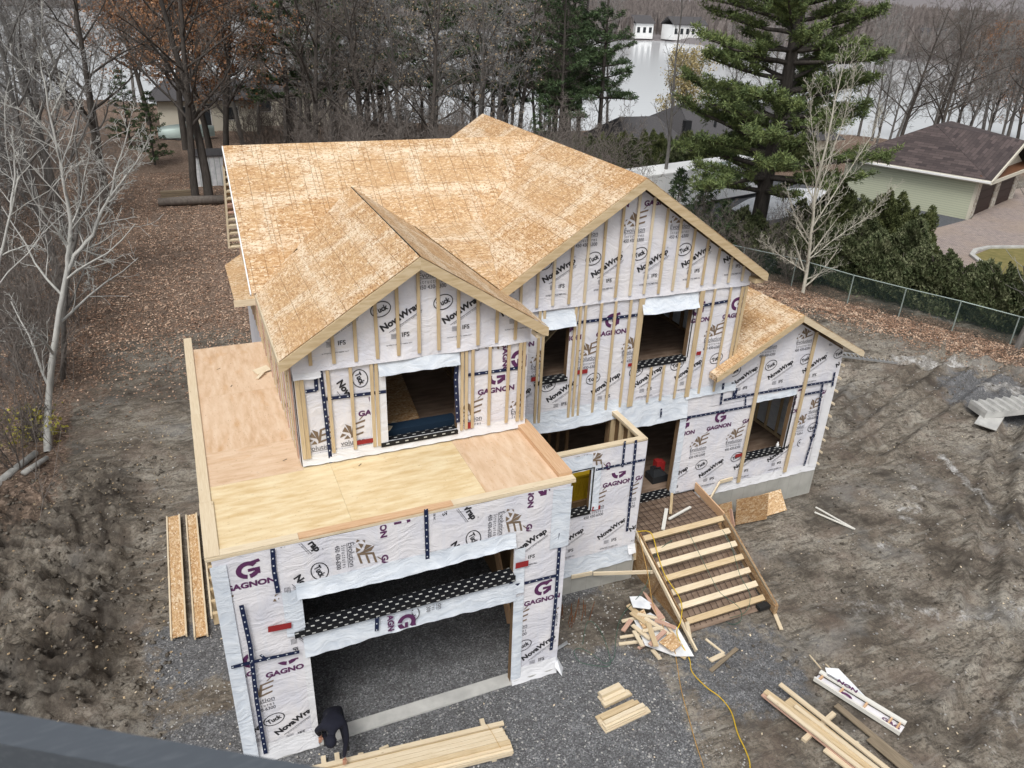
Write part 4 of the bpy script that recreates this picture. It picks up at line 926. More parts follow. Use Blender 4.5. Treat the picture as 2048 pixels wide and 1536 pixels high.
# rake boards, soffits, fascias
def rake(cx, pit, zr, hw, y, h=.185, mats=('lumber', 'lumber'), names=('rake_board', 'rake_board')):
    k = math.hypot(1, pit)
    for sgn, mat in ((-1, mats[0]), (1, mats[1])):
        p = [(cx, y-.02, zr-.02), (cx+sgn*(hw+.03), y-.02, zr-.02-pit*(hw+.03)), (cx+sgn*(hw+.03), y-.02, zr-.02-pit*(hw+.03)-h*k*.82), (cx+sgn*(hw-.10), y-.02, zr-.02-pit*(hw-.10)-h*k), (cx, y-.02, zr-.02-h*k)]
        if sgn > 0: p.reverse()
        d = Vector((sgn, 0, -pit)).normalized(); uvf = lambda q: ((Vector(q)-Vector(p[0])).dot(d), q.z*.3)
        MB().prism([Vector(q)+Vector((0, .038, 0)) for q in p], (0, -.038, 0), uvf=uvf).build('rake_board', M[mat], house)
rake(SX, SM, SZ, SH, yf, mats=('lumber', 'lumber_orange2' if 'lumber_orange2' in M else 'lumber')); rake(BX, BM, BZ, BH, ym, mats=('lumber', 'lumber')); rake(WX, WM, WZ, WH, ym, .15, ('lumber', 'lumber_pale'))
# lookouts under the overhangs
for cx, pit, zr, hw, y0, y1 in ((SX, SM, SZ, SH, yf, Y1), (BX, BM, BZ, BH, ym, Y2), (WX, WM, WZ, WH, ym, Y2)):
    for sgn in (-1, 1):
        for k in range(int(hw/.6)+1):
            x = cx+sgn*(.3+k*.6)
            if abs(x-cx) > hw: continue
            hpart(MB().beam((x, y0+.03, zr-.10-pit*abs(x-cx)), (x, y1+.02, zr-.10-pit*abs(x-cx)), .04, .09), 'lookout', M['lumber_pale'])
        hpart(MB().prism([(cx+sgn*.02, y0+.03, zr-.155-pit*.02), (cx+sgn*(hw-.02), y0+.03, zr-.155-pit*(hw-.02)), (cx+sgn*(hw-.02), y1-.09, zr-.155-pit*(hw-.02)), (cx+sgn*.02, y1-.09, zr-.155-pit*.02)], (0, 0, .012)), 'soffit', M['lumber_dim'])
for x, y0, y1, z in ((SX-SH-.012, yf+.02, 5.28, ZE-.03), (BX+BH+.012, ym+.02, 12.8, ZE-.03), (WX+WH+.012, ym+.02, 11.3, zW(WX+WH, 0)-.02)):
    hpart(MB().box((x-.019, y0, z-.16), (x+.019, y1, z)), 'fascia_board', M['lumber_pale'])
hpart(MB().box((WX-WH-.03, ym-.01, zW(WX-WH, 0)-.17), (WX-WH+.008, Y2-.05, zW(WX-WH, 0)-.01)), 'fascia_board', M['osb'])
hpart(MB().box((WX-WH+.01, Y2-.10, zW(WX-WH, 0)-.16), (X3-.01, Y2-.06, zW(WX-WH, 0)-.02)), 'blocking', M['lumber_pale'])
hpart(MB().box((SX+SH-.2, yf+.05, ZE-.26), (SX+SH, Y1-.06, ZE-.16)), 'eave_block', M['lumber_pale']); hpart(MB().box((BX+BH-.28, ym+.05, ZE-.28), (BX+BH-.02, Y2-.06, ZE-.17)), 'eave_block', M['lumber'])
hpart(MB().beam((RX-.006, 5.3, ZE-.03), (RX-.006, RY, RZ-.03), .025, .07), 'rake_edge', M['white_paint'])
# unsheathed ladder frame of the side overhang, and the eave return below it
pa, pb = Vector((1.45, 9.5, 9.12)), Vector((1.325, 9.5, 7.10))
hpart(MB().beam(pa, pb, .14, .04, up=(1, 0, 0)), 'ladder_rail', M['lumber_pale'])
for k in range(12):
    q = pa.lerp(pb, .03+k/11*.95); hpart(MB().beam(q+Vector((.02, 0, 0)), Vector((X1-.02, 9.5, q.z)), .16, .09 if k in (5, 8) else .04, up=(0, -.25, 1)), 'ladder_block', M['lumber_pink' if k in (5, 6) else 'lumber_pale'])
hpart(MB().prism([(1.24, 8.62, 6.0), (X1-.03, 8.62, 6.0), (X1-.03, 12.3, 6.05), (1.24, 11.5, 6.0)], (0, 0, .02), uvf=lambda p: (p.x, p.y)), 'eave_return', M['osb_pale'])
hpart(MB().box((1.22, 8.58, 5.84), (X1-.03, 8.615, 6.01)), 'fascia_board', M['lumber_pale'])

# --- garage deck ------------------------------------------------------------------------
def deck(x0, x1, y0, y1, mat, z=ZD):
    m = MB(); m.hexa([(x0, y0, z-.018), (x1, y0, z-.018), (x1, y1, z-.018), (x0, y1, z-.018), (x0, y0, z), (x1, y0, z), (x1, y1, z), (x0, y1, z)]); m.build('deck_sheet', M[mat], house)
g_ = .003
for x0, x1, y0, y1, mat in ((.06, 1.78, 2.06, 3.26, 'plywood_pink'), (.06, 1.78, 3.263, 5.70, 'plywood_pink'), (.06, 1.78, 5.703, 8.42, 'plywood_pink'),
        (.06, 2.28, .10, 2.057, 'plywood_yellow'), (2.283, 4.74, .10, 2.16, 'plywood_yellow'), (4.743, 6.26, .10, 2.16, 'plywood_pink')): deck(x0, x1, y0, y1, mat)
deck(1.783, 2.28, 2.06, 2.158, 'plywood_yellow')
hpart(MB().box((.06, .11, ZD-.1), (6.3, 8.4, ZD-.02)), 'deck_frame', M['lumber_dim'])
edge_ = [((-.09, 1.56), (.10, 4.9), 'lumber_pale'), ((-.085, 4.904), (.10, 9.13), 'lumber_pale'), ((-.10, -.002), (.13, 1.556), 'lumber_pale')]
for (a, b), (c, d), mat in edge_: hpart(MB().box((a, b, ZD+.001), (c-(.0), d, ZD+.036)), 'edge_board', M[mat])
for a, b, mat in ((.132, 1.36, 'lumber_pale'), (1.363, 4.05, 'lumber_orange'), (4.053, GW+.11, 'lumber_pale')):
    hpart(MB().box((a, -.006, ZD+.001), (b, .15, ZD+.030)), 'edge_board', M[mat])
hpart(MB().box((-.10, -.012, ZD-.05), (GW+.11, .03, ZD-.001)), 'edge_board', M['lumber_pale'])
hpart(MB().box((6.21, .155, ZD+.001), (GW+.105, 2.3, ZD+.10)), 'edge_board', M['lumber_orange'])
hpart(MB().box((GW+.11, .0, ZD+.001), (GW+.0, .01, ZD+.002)), 'edge_chip', M['lumber_pale'])
# torn paper and shavings left on the deck
def scrap(p, w, l, rz, mat, parent=None, h=.01, name='scrap', curl=.0):
    m = MB(); c, s_ = math.cos(rz), math.sin(rz)
    f_ = lambda x, y, z: (p[0]+x*c-y*s_, p[1]+x*s_+y*c, p[2]+z)
    m.hexa([f_(-l/2, -w/2, 0), (f_(l/2, -w/2, curl)), f_(l/2, w/2, curl), f_(-l/2, w/2, 0), f_(-l/2, -w/2, h), f_(l/2, -w/2, h+curl), f_(l/2, w/2, h+curl), f_(-l/2, w/2, h)])
    return m.build(name, M[mat], parent)
o = scrap(at(524, 742, 'z', ZD+.01), .28, .34, .3, 'lumber_pale', None, .02, 'paper_scrap', .04); tag(o, 'crumpled cream paper scrap lying on the pink deck beside the side wall', 'paper')
o = scrap(at(521, 752, 'z', ZD+.03), .08, .30, .9, 'lumber_pale', None, .012, 'paper_scrap', .05); tag(o, 'narrow cream paper strip below the crumpled scrap on the deck', 'paper')
for px, py, rz in ((437, 738, .4), (463, 772, 1.2), (720, 930, .8), (570, 920, .5)):
    o = scrap(at(px, py, 'z', ZD+.001), .02, .09, rz, 'lumber_grey', None, .006, 'wood_chip'); tag(o, 'tiny dark wood chip lying on the flat garage deck', 'wood chip', 'chips on the garage deck')

# ------------------------------------------------------------------ things on the site
def at3(px, py, z): return at(px, py, 'z', z)
def boardpile(name, label, cat, rows, base, group=None):
    """rows: (start xyz, end xyz, width, height, material)"""
    root = empty(name, base, label, cat, group)
    for p, q, w, h, mat in rows: MB().beam(p, q, w, h).build('board', M[mat], root)
    return root
# long studs stacked in front of the garage
d = Vector((4.9, -.93, 0))-Vector((1.4, -.58, 0)); d.normalize(); n = Vector((d.y, -d.x, 0)); 
if n.y > 0: n = -n
E0 = at3(1006, 1441, .30); rows = []
for k, (off, sh, z, mat) in enumerate(((0, 0, .28, 'lumber_pale'), (.10, -.10, .235, 'lumber'), (.145, -.06, .28, 'lumber_pale'), (.245, -.04, .28, 'lumber_pale'), (.345, -.02, .28, 'lumber_pale'), (.445, .0, .28, 'lumber'), (.0, -.12, .24, 'lumber'), (.20, -.05, .24, 'lumber'), (.30, -.03, .24, 'lumber_pale'), (.40, .0, .24, 'lumber_pale'), (.50, .01, .24, 'lumber_pale'),
        (.05, -.1, .20, 'lumber'), (.15, -.08, .20, 'lumber_pale'), (.25, -.04, .20, 'lumber'), (.35, -.02, .20, 'lumber_pale'), (.45, .0, .20, 'lumber_pale'), (.55, .02, .20, 'lumber_pale'), (.06, -.1, .16, 'lumber_pale'), (.26, 0, .16, 'lumber'), (.46, .01, .16, 'lumber_pale'), (.56, .02, .16, 'lumber_pale'), (.06, 0, .12, 'lumber'), (.36, 0, .12, 'lumber'), (.56, 0, .12, 'lumber_pale'))):
    e = Vector((E0.x, E0.y, 0))+n*(off+.045)+d*sh; rows.append((e-d*4.3+Vector((0, 0, z)), e+Vector((0, 0, z)), .092, .038, mat))
for t_, l in ((-3.45, .95), (-3.2, .7), (-.35, .95)):
    c = Vector((E0.x, E0.y, .06))+d*t_; rows.append((c-n*.32, c-n*.32+n*l, .09, .07, 'lumber_pale'))
root = boardpile('lumber_stack', 'long stack of pale studs lying before the garage opening beside the person in black', 'lumber', rows, (E0.x-1.6, E0.y-.5, 0))
MB().tube([Vector((E0.x-.33, E0.y+.02, .31)), Vector((E0.x-.30, E0.y-.25, .312)), Vector((E0.x-.28, E0.y-.56, .31))], .004, 4).build('strap', M['cord_orange'], root)
for i, (px, py, rz, w, l) in enumerate(((722, 1517, 1.4, .10, .20), (768, 1497, .1, .05, .18))):
    o = scrap(at3(px, py, .03), w, l, rz, 'lumber_pale', None, .04, 'board_offcut'); tag(o, ('short pale offcut beside the long stud stack near the person', 'small pale sliver of wood behind the long stud stack')[i], 'wood offcut')
# two small bundles of short boards
def bundle(label, c, ang, spec, base_name='board_bundle'):
    root = empty(base_name, (c[0], c[1], hz(c[0], c[1])), label, 'lumber', 'short board bundles on the gravel'); u = Vector((math.cos(ang), math.sin(ang), 0)); v = Vector((-u.y, u.x, 0))
    for (o_, z, l, sh, w, h, mat) in spec:
        p = Vector((c[0], c[1], root.location.z+z))+v*o_+u*sh; MB().beam(p-u*l/2, p+u*l/2, w, h).build('board', M[mat], root)
    return root
cb = at3(1240, 1425, .1)
bundle('larger lower bundle of short pale boards on the gravel', (cb.x, cb.y), .10, [(-.16, .02, 1.12, .06, .14, .038, 'lumber_pale'), (-.02, .02, 1.0, 0, .14, .038, 'lumber_pale'), (-.14, .062, 1.0, .02, .14, .038, 'lumber_pale'), (.0, .062, 1.02, .0, .12, .038, 'lumber_pale'), (-.12, .104, .98, .0, .14, .038, 'lumber_pale'), (-.10, .146, .98, .03, .09, .038, 'lumber_pale'), (.04, .104, .92, .03, .09, .038, 'lumber'), (.14, .02, .95, .0, .10, .038, 'lumber')])
cb = at3(1224, 1388, .1)
bundle('smaller upper bundle of short pale boards on the gravel', (cb.x, cb.y), .12, [(-.10, .02, .70, .06, .14, .038, 'lumber'), (.04, .02, .62, .04, .14, .038, 'lumber_pale'), (-.10, .062, .66, .03, .14, .038, 'lumber_pale'), (.05, .062, .55, -.02, .12, .038, 'lumber_pale'), (-.02, .104, .55, .02, .14, .038, 'lumber_pale'), (.06, .146, .50, -.03, .14, .038, 'lumber_pale'), (.05, .188, .52, -.02, .12, .038, 'lumber_pale')])
# long boards at the lower right
P = lambda px, py, z=.15: at3(px, py, z)
def ext(p, q, L): p = Vector(p); q = Vector(q); return p+(q-p).normalized()*L
rows = []
for (a, b, L, w, z, mat) in (((1560, 1368), (1772, 1536), 4.6, .10, .17, 'lumber_pale'), ((1530, 1382), (1740, 1536), 4.6, .13, .14, 'lumber'), ((1536, 1392), (1720, 1536), 4.5, .09, .17, 'lumber_pale'), ((1590, 1412), (1752, 1536), 3.8, .09, .17, 'lumber_pale'), ((1580, 1420), (1735, 1540), 3.7, .14, .12, 'lumber'), ((1524, 1389), (1700, 1528), 3.0, .07, .09, 'lumber_pink'), ((1575, 1400), (1760, 1548), 4.2, .20, .06, 'lumber')):
    p, q = P(*a, z), P(*b, z); rows.append((p, ext(p, q, L), w, .038, mat))
p, q = P(1668, 1427, .045), P(1607, 1481, .045); rows.append((p, q, .10, .07, 'lumber_pale'))
boardpile('board_stack', 'long pale boards laid diagonally on the dirt at the lower right', 'lumber', rows, (11, -3.2, 0))
p, q = P(1652, 1496, .06), P(1760, 1580, .06); o = MB().beam(p, ext(p, q, 2.2), .22, .04).build('loose_plank', M['lumber_pale']); tag(o, 'pale plank at the frame edge below the diagonal boards', 'plank')
p, q = P(1672, 1410, .02), P(1822, 1535, .02); o = MB().beam(p, q, .14, .03).build('weathered_plank', M['lumber_grey']); tag(o, 'dark muddy plank between the diagonal boards and the wrapped panel', 'plank')
p, q = P(1740, 1475, .03), P(1822, 1545, .03); o = MB().beam(p, q, .24, .02).build('weathered_plank', M['lumber_grey']); tag(o, 'wide dark board half buried in mud at the lower right', 'plank')
# offcut wall panel still in its wrap
wp = empty('wrapped_panel', P(1715, 1410, 0), 'narrow stud panel wrapped in printed white sheet lying on the dirt', 'wall panel')
a, b = P(1640, 1343, .13), P(1812, 1447, .13); c_, d_ = P(1628, 1357, .05), P(1800, 1467, .05)
MB().beam(a, b, .10, .04).build('board', M['lath_white'], wp); MB().beam(c_, d_, .04, .10).build('board', M['lath_white'], wp)
MB().poly([a+Vector((0, 0, -.10)), b+Vector((0, 0, -.10)), d_+Vector((0, 0, -.02)), c_+Vector((0, 0, -.02))][::-1]).build('wrap_sheet', M['house_wrap'], wp)
MB().poly([P(1650, 1335, .15), P(1677, 1337, .15), P(1730, 1392, .15), P(1655, 1352, .15)][::-1]).build('wrap_flap', M['white_sheet'], wp)
for t_ in (.05, .30, .58, .86, .95):
    MB().beam(a.lerp(b, t_)+Vector((0, 0, -.05)), c_.lerp(d_, t_)+Vector((0, 0, .0)), .035, .09).build('block', M['lumber_orange'], wp)
wl_ = Wall((0, 0, 0), (1, 0, 0), (0, 1, 0), 1)
def flatprint(parent, name, s_, p, ang, w, h, mat, mirror=False, z=.0):
    vs, fs = text(s_, .03, 1.0); ca, sa = math.cos(ang), math.sin(ang)
    me = bpy.data.meshes.new(name); me.from_pydata([(p.x+(x*(-1 if mirror else 1)*w)*ca-y*h*sa, p.y+(x*(-1 if mirror else 1)*w)*sa+y*h*ca, p.z+z) for x, y in vs], [], fs); me.materials.append(M[mat]); return link(name, me, parent)
dirn = (b-a).normalized(); ang = math.atan2(dirn.y, dirn.x)
flatprint(wp, 'printed_lettering', 'NON', P(1695, 1372, .165), ang, .42, .10, 'ink_purple'); flatprint(wp, 'printed_lettering', 'GAG', P(1782, 1446, .07), ang, .36, .09, 'ink_purple')
me_ = MB()
for c__, pts, fs in ring(0, 0, 0, .14, .10, .06, 20, 200, 12): 
    me_.v = [(P(1691, 1393, .07).x+x*math.cos(ang)-y*math.sin(ang), P(1691, 1393, .07).y+x*math.sin(ang)+y*math.cos(ang), .075) for x, y in pts]; me_.f = fs; me_.uv = [[(0, 0)]*4 for f_ in fs]; me_.mi = [0]*len(fs)
me_.build('printed_mark', M['ink_purple'], wp)
for a_, b_, lab in (((1619, 1310), (1642, 1337), 'thin pale stick poking out beyond the wrapped panel'), ((1651, 1328), (1662, 1338), 'short yellowish stick beside the wrapped panel flap')):
    o = MB().beam(P(*a_, .03), P(*b_, .06), .025, .02).build('stick', M['lumber_pale']); tag(o, lab, 'stick')
for a_, b_, w, mat, lab in (((1631, 1016), (1709, 1061), .045, 'lath_white', 'upper of two crossed white laths on the mud'), ((1629, 1026), (1706, 1060), .045, 'lath_white', 'lower of two crossed white laths on the mud'),
        ((1411, 1280), (1448, 1310), .05, 'lumber_pale', 'thin pale stick pointing at the stair foot on the gravel'), ((1420, 1323), (1447, 1311), .11, 'lumber_pale', 'short wide pale offcut touching the thin stick'), ((1421, 1344), (1473, 1300), .09, 'lumber_grey', 'grey brown weathered board piece on the gravel'),
        ((1544, 1217), (1562, 1262), .09, 'lumber_pale', 'pale board end sticking out under the right stair side')):
    q0 = gpt(*a_); q1 = gpt(*b_); o = MB().beam(q0+Vector((0, 0, .03)), q1+Vector((0, 0, .045)), w, .03).build('loose_board', M[mat]); tag(o, lab, 'board')

# stair formwork and landing
st = empty('stair_formwork', (10.9, 1, 0), 'open timber stair form with pale riser boards and board sides at the entry', 'stairs')
sp = lambda mb, name, mat: mb.build(name, M[mat], st)
sp(MB().poly([(9.60, 2.05, 1.02), (12.2, 2.05, 1.02), (12.2, Y2-.06, 1.02), (9.60, Y2-.06, 1.02)], [(0, 0), (2.6, 0), (2.6, 1.5), (0, 1.5)]), 'landing_deck', 'plywood_dirty_dim')
sp(MB().poly([(9.78, -.15, -.02), (12.0, -.15, -.02), (12.0, 2.04, .95), (9.78, 2.04, .95)], [(0, 0), (2.2, 0), (2.2, 2.4), (0, 2.4)]), 'ramp_deck', 'plywood_dirty_dim')
for i in range(7):
    y, z = 2.02-i*.335, 1.10-i*.155
    sp(MB().beam((9.72+.01*i, y, z), (12.13-.02*i, y+.01, z), .14, .12, up=(0, -.55, 1)), 'riser_board', 'lumber_pale' if i % 3 else 'lumber')
sp(MB().prism([(9.69, 2.45, 1.22), (9.69, 2.15, 1.22), (9.69, .10, .32), (9.69, -.30, .14), (9.69, -.30, .0), (9.69, -.05, -.08), (9.69, 2.45, -.08)], (.018, 0, 0), uvf=lambda p: (p.y, p.z)), 'side_panel', 'osb_weathered')
sp(MB().prism([(12.15, 2.05, 1.20), (12.11, .4, .48), (12.07, -.35, .20), (12.07, -.35, -.06), (12.11, .3, .1), (12.15, 2.05, .85)], (.10, 0, 0), uvf=lambda p: (p.y, p.z)), 'side_panel', 'osb_weathered')
sp(MB().beam((12.30, Y2-.05, 1.13), (12.17, 2.05, 1.13), .04, .26), 'landing_side', 'lumber_orange'); sp(MB().beam((9.64, 2.28, 1.18), (9.56, -.72, .04), .045, .10), 'long_brace', 'lumber_pale')
sp(MB().beam((12.17, 2.06, 1.21), (12.10, -.30, .23), .03, .04), 'edge_strip', 'lumber_grey'); sp(MB().beam((9.70, 1.05, .70), (9.45, 1.15, -.02), .09, .04), 'stake', 'lumber_dim')
sp(MB().beam((9.63, 2.30, 1.2), (9.63, 2.18, .35), .15, .04), 'corner_block', 'lumber_pale'); sp(MB().beam((9.60, 2.15, .75), (9.60, 2.15, .25), .20, .06), 'corner_block', 'lumber_pale')
sp(MB().beam((9.60, -.2, .42), (9.63, -.42, -.02), .09, .04), 'stake', 'lumber_pale'); sp(MB().box((11.75, -.22, .02), (12.06, -.06, .12)), 'dark_pad', 'rubber')
rb = MB()
for k in range(15): x = 9.8+k*.165; rb.tube([(x, Y2-.1, 1.07), (x, 2.1, 1.07), (x-.01, -.1, .06)], .0065, 4)
for k in range(8): y = 2.15+k*.175; rb.tube([(9.66, y, 1.08), (12.15, y+.02*math.sin(k), 1.08)], .0065, 4)
for k in range(13): y = 1.95-k*.165; z = .98-(1.95-y)*.455; rb.tube([(9.76, y, z), (12.02, y, z)], .0065, 4)
tag(sp(rb, 'rebar_mesh', 'rebar_dark'), kind='stuff')
for a_, b_, lab in (((1326, 1021), (1329, 1059), 'pale lath standing nearly upright on the stair landing'), ((1329, 1018), (1323, 1059), 'x'),): pass
for a_, b_, w, mat, lab in (((1344, 987), (1341, 1027), .07, 'lumber', 'yellowish board lying on the landing nearest the doorway'), ((1333, 1018), (1326, 1059), .09, 'lath_white', 'short whitish board lying on the landing edge'), ((1338, 1038), (1381, 1014), .06, 'lath_white', 'whitish board lying slanted across the landing mesh')):
    o = MB().beam(at3(*a_, 1.12), at3(*b_, 1.12), w, .04).build('loose_board', M[mat]); tag(o, lab, 'board')
# braces between the form and the foundation
br_ = empty('corner_brace', (8.6, 2, .4), 'bent pale brace of two boards between foundation and stair side', 'brace')
p0, p1, p2 = at(1143, 1154, 'y', PY-.10), at(1184, 1146, 'y', PY-.10), Vector((9.66, 1.35, .62))
MB().beam(p0, p1, .04, .10).build('board', M['lumber_pale'], br_); MB().beam(p1+Vector((.02, -.03, 0)), p2, .04, .09).build('board', M['lumber_pale'], br_)
br_ = empty('corner_brace', (12.9, 3, .8), 'bent pale brace on the foundation beside the right landing side', 'brace')
p0, p1, p2 = at(1465, 957, 'y', Y2-.08), at(1440, 964, 'y', Y2-.08), Vector((12.26, 2.6, .6))
MB().beam(p0, p1, .04, .10).build('board', M['lumber_pale'], br_); MB().beam(p1, at(1416, 1005, 'y', Y2-.35), .04, .08).build('board', M['lumber_pale'], br_)
# sheets leaning on the foundation
def lean(px0, px1, pyb0, pyb1, h, mat, lab, ytop, tone=0.0):
    a = at3(px0, pyb0, -.08); b = at3(px1, pyb1, -.08); up = Vector((0, (ytop-(a.y+b.y)/2), 0)); z = math.sqrt(max(.05, h*h-up.y**2)); v = up+Vector((0, 0, z))
    o = MB().prism([a, b, b+v, a+v], (0, -.016, .008), uvf=lambda p: (p.x, p.z)).build('osb_offcut', M[mat]); return tag(o, lab, 'board sheet', None)
lean(1470, 1533, 1050, 1038, .80, 'osb_weathered', 'brown square board sheet leaning on the foundation wall', 3.0); lean(1533, 1573, 1032, 1020, .62, 'osb_pale', 'smaller pale board sheet leaning at the right of the brown one', 3.35)
lean(1436, 1466, 1062, 1054, .75, 'osb_weathered', 'board sheet half hidden at the left of the brown sheet', 3.1)
o = MB().beam(at3(1466, 1052, 0), at3(1460, 1018, .45), .03, .14).build('loose_board', M['lumber_pink']); tag(o, 'narrow pinkish board standing between the leaning sheets', 'board')
# heap of offcuts at the foot of the stair
rr = random.Random(5); heap_c = at3(1318, 1262, .1)
lab_a = ['pale', 'yellowish', 'cream', 'light brown']; 
HEAP = [((1244, 1243), (1275, 1235), .08, .10), ((1262, 1225), (1298, 1252), .10, .2), ((1240, 1275), (1284, 1268), .06, .06), ((1238, 1288), (1290, 1282), .07, .05), ((1277, 1297), (1306, 1278), .07, .08), ((1246, 1262), (1262, 1240), .10, .12), ((1265, 1250), (1300, 1278), .09, .22), ((1290, 1236), (1340, 1270), .10, .26), ((1285, 1262), (1325, 1255), .08, .28),
        ((1300, 1290), (1330, 1262), .10, .24), ((1256, 1210), (1290, 1240), .12, .12), ((1310, 1240), (1352, 1256), .09, .3), ((1345, 1300), (1372, 1316), .10, .06), ((1296, 1246), (1312, 1292), .12, .27), ((1330, 1245), (1362, 1290), .06, .2), ((1305, 1300), (1320, 1318), .09, .05), ((1268, 1262), (1285, 1292), .09, .16), ((1275, 1228), (1330, 1240), .08, .24)]
names_ = ['in the upper left', 'near the top', 'at the left edge', 'at the lower left edge', 'pointing down left', 'low at the left', 'across the middle left', 'across the centre', 'flat on the middle', 'leaning over the centre', 'under the white sheet', 'at the upper right', 'at the lower right tip', 'standing out at the centre', 'along the right side', 'at the bottom', 'behind the left pieces', 'high on top']
for i, ((a_, b_, w, z), nm) in enumerate(zip(HEAP, names_)):
    o = MB().beam(at3(*a_, z), at3(*b_, z+rr.uniform(-.04, .05)), w, .036).build('wood_offcut', M[rr.choice(['lumber', 'lumber_pale', 'lumber_pale', 'lumber_pink'])]); tag(o, 'wood offcut '+nm+' of the scrap heap by the stairs', 'wood offcut', 'offcuts in the scrap heap')
for i, (q_, z, mat, lab) in enumerate((([(1259, 1193), (1282, 1192), (1305, 1208), (1300, 1218), (1266, 1214)], .26, 'white_sheet', 'white foam sheet at the top of the scrap heap'), ([(1268, 1240), (1300, 1225), (1356, 1256), (1388, 1312), (1350, 1312), (1290, 1290)], .10, 'white_sheet', 'large white foam sheet under the scrap heap'), ([(1318, 1284), (1345, 1262), (1362, 1290), (1345, 1303)], .30, 'osb_pale', 'small board offcut lying on the white sheet'), ([(1268, 1228), (1288, 1218), (1304, 1255), (1290, 1262)], .22, 'osb_pale', 'tilted board offcut in the middle of the scrap heap'), ([(1285, 1182), (1292, 1186), (1330, 1235), (1318, 1240)], .30, 'lumber_pink', 'long pinkish board leaning from the heap to the stair side'))):
    pts = [at3(*p, z+.03*((k % 3)-1)) for k, p in enumerate(q_)]; o = MB().prism(pts[::-1], (0, 0, -.012), uvf=lambda p: (p.x, p.y)).build('scrap_sheet', M[mat]); tag(o, lab, 'scrap sheet')
# rebar ends standing in the soil, cords
rbm = empty('rebar_bundle', gpt(1152, 1240), 'cluster of thin rusty rods standing in the soil by the garage corner', 'rebar')
cen = gpt(1152, 1245)
rod = MB().tube([(0, 0, -.1), (0, 0, .62)], .009, 5).mesh('rod', M['rusty_steel'])
for k in range(14):
    o = link('rod', rod, rbm); o.parent = rbm; o.matrix_parent_inverse = Matrix.Identity(4); o.location = (rr.uniform(-.30, .30), rr.uniform(-.22, .22), 0); o.rotation_euler = (rr.uniform(-.12, .12), rr.uniform(-.14, .14), 0); o.scale = (1, 1, rr.uniform(.5, 1.0))
def cord(name, pxs, mat, rad, lab, z=None, n=6):
    pts = [(gpt(px, py)+Vector((0, 0, .02))) if zz is None else at3(px, py, zz) for px, py, zz in pxs]
    sm = []
    for i in range(len(pts)-1):
        p0 = pts[max(i-1, 0)]; p1 = pts[i]; p2 = pts[i+1]; p3 = pts[min(i+2, len(pts)-1)]
        for k in range(n):
            t_ = k/n; sm.append(.5*((2*p1)+(-p0+p2)*t_+(2*p0-5*p1+4*p2-p3)*t_*t_+(-p0+3*p1-3*p2+p3)*t_**3))
    sm.append(pts[-1]); o = MB().tube(sm, rad, 5).build(name, M[mat], None, True); return tag(o, lab, 'cord')
N_ = None
cord('power_cord', [(1275, 1063, 1.3), (1302, 1066, 1.2), (1316, 1110, 1.0), (1330, 1150, .75), (1361, 1200, .55), (1362, 1240, .45), (1354, 1268, .3), (1378, 1318, N_), (1384, 1345, N_), (1412, 1375, N_), (1440, 1396, N_), (1462, 1425, N_), (1475, 1468, N_), (1492, 1505, N_), (1500, 1540, N_), (1496, 1640, N_)], 'cord_yellow', .013, 'yellow power cord running down the stair and across the gravel')
cord('string_line', [(1277, 1065, 1.25), (1296, 1150, .6), (1308, 1215, .3), (1345, 1290, .2), (1353, 1325, N_), (1362, 1380, N_), (1378, 1440, N_), (1392, 1490, N_), (1408, 1540, N_), (1440, 1660, N_)], 'cord_orange', .009, 'thin tan string hanging from the stair side to the lower frame edge')
cord('garden_hose', [(1165, 1290, N_), (1175, 1245, N_), (1195, 1255, N_), (1212, 1290, N_), (1220, 1330, N_), (1195, 1333, N_), (1160, 1325, N_), (1148, 1305, N_), (1160, 1298, N_), (1185, 1310, N_), (1210, 1328, N_), (1228, 1315, N_), (1232, 1275, N_), (1245, 1230, .1), (1290, 1175, .4), (1310, 1110, .9), (1345, 1080, 1.1)], 'cord_green', .008, 'thin green line looping over the soil between garage and stairs')
cord('garden_hose', [(1375, 1060, 1.2), (1395, 1100, 1.1), (1420, 1150, .9), (1440, 1185, .7), (1478, 1215, .4), (1482, 1240, .1), (1465, 1250, N_), (1450, 1240, N_), (1490, 1225, .3), (1500, 1190, .45), (1480, 1150, .7), (1462, 1090, 1.05), (1445, 1060, 1.15)], 'cord_green', .007, 'thin green line draped over the stair riser boards')

# left of the garage: two joist forms and a frame
for (x0, x1, y0, y1, lab) in ((-1.24, -.93, 3.74, 8.42, 'left of two long wooden troughs lying beside the garage'), (-.76, -.50, 3.58, 8.33, 'right of two long wooden troughs lying beside the garage')):
    r_ = empty('joist_form', ((x0+x1)/2, (y0+y1)/2, 0), lab, 'timber joist'); dx = (.10 if x0 < -1 else .18)
    f_ = lambda x, y, z: (x+(y1-y)/(y1-y0)*-dx*0, y, z)
    MB().box((x0+.02, y0, .10), (x1-.02, y1, .125)).build('web_board', M['osb_pale'], r_); MB().box((x0-.018, y0-.01, .06), (x0+.018, y1, .155)).build('flange', M['lumber_pale'], r_); MB().box((x1-.018, y0-.01, .06), (x1+.018, y1, .155)).build('flange', M['lumber_pale'], r_)
fr_ = empty('block_frame', (-.25, 5, 0), 'pale timber frame with cross blocks standing against the garage side', 'timber frame')
for y in np.arange(3.9, 7.7, .42): MB().box((-.34, y, .05), (-.06, y+.09, .36)).build('block', M['lumber'], fr_)
MB().box((-.38, 3.85, .28), (-.342, 7.9, .38)).build('rail', M['lumber_pale'], fr_); MB().box((-.06, 3.85, .28), (-.03, 7.9, .38)).build('rail', M['lumber_pale'], fr_)
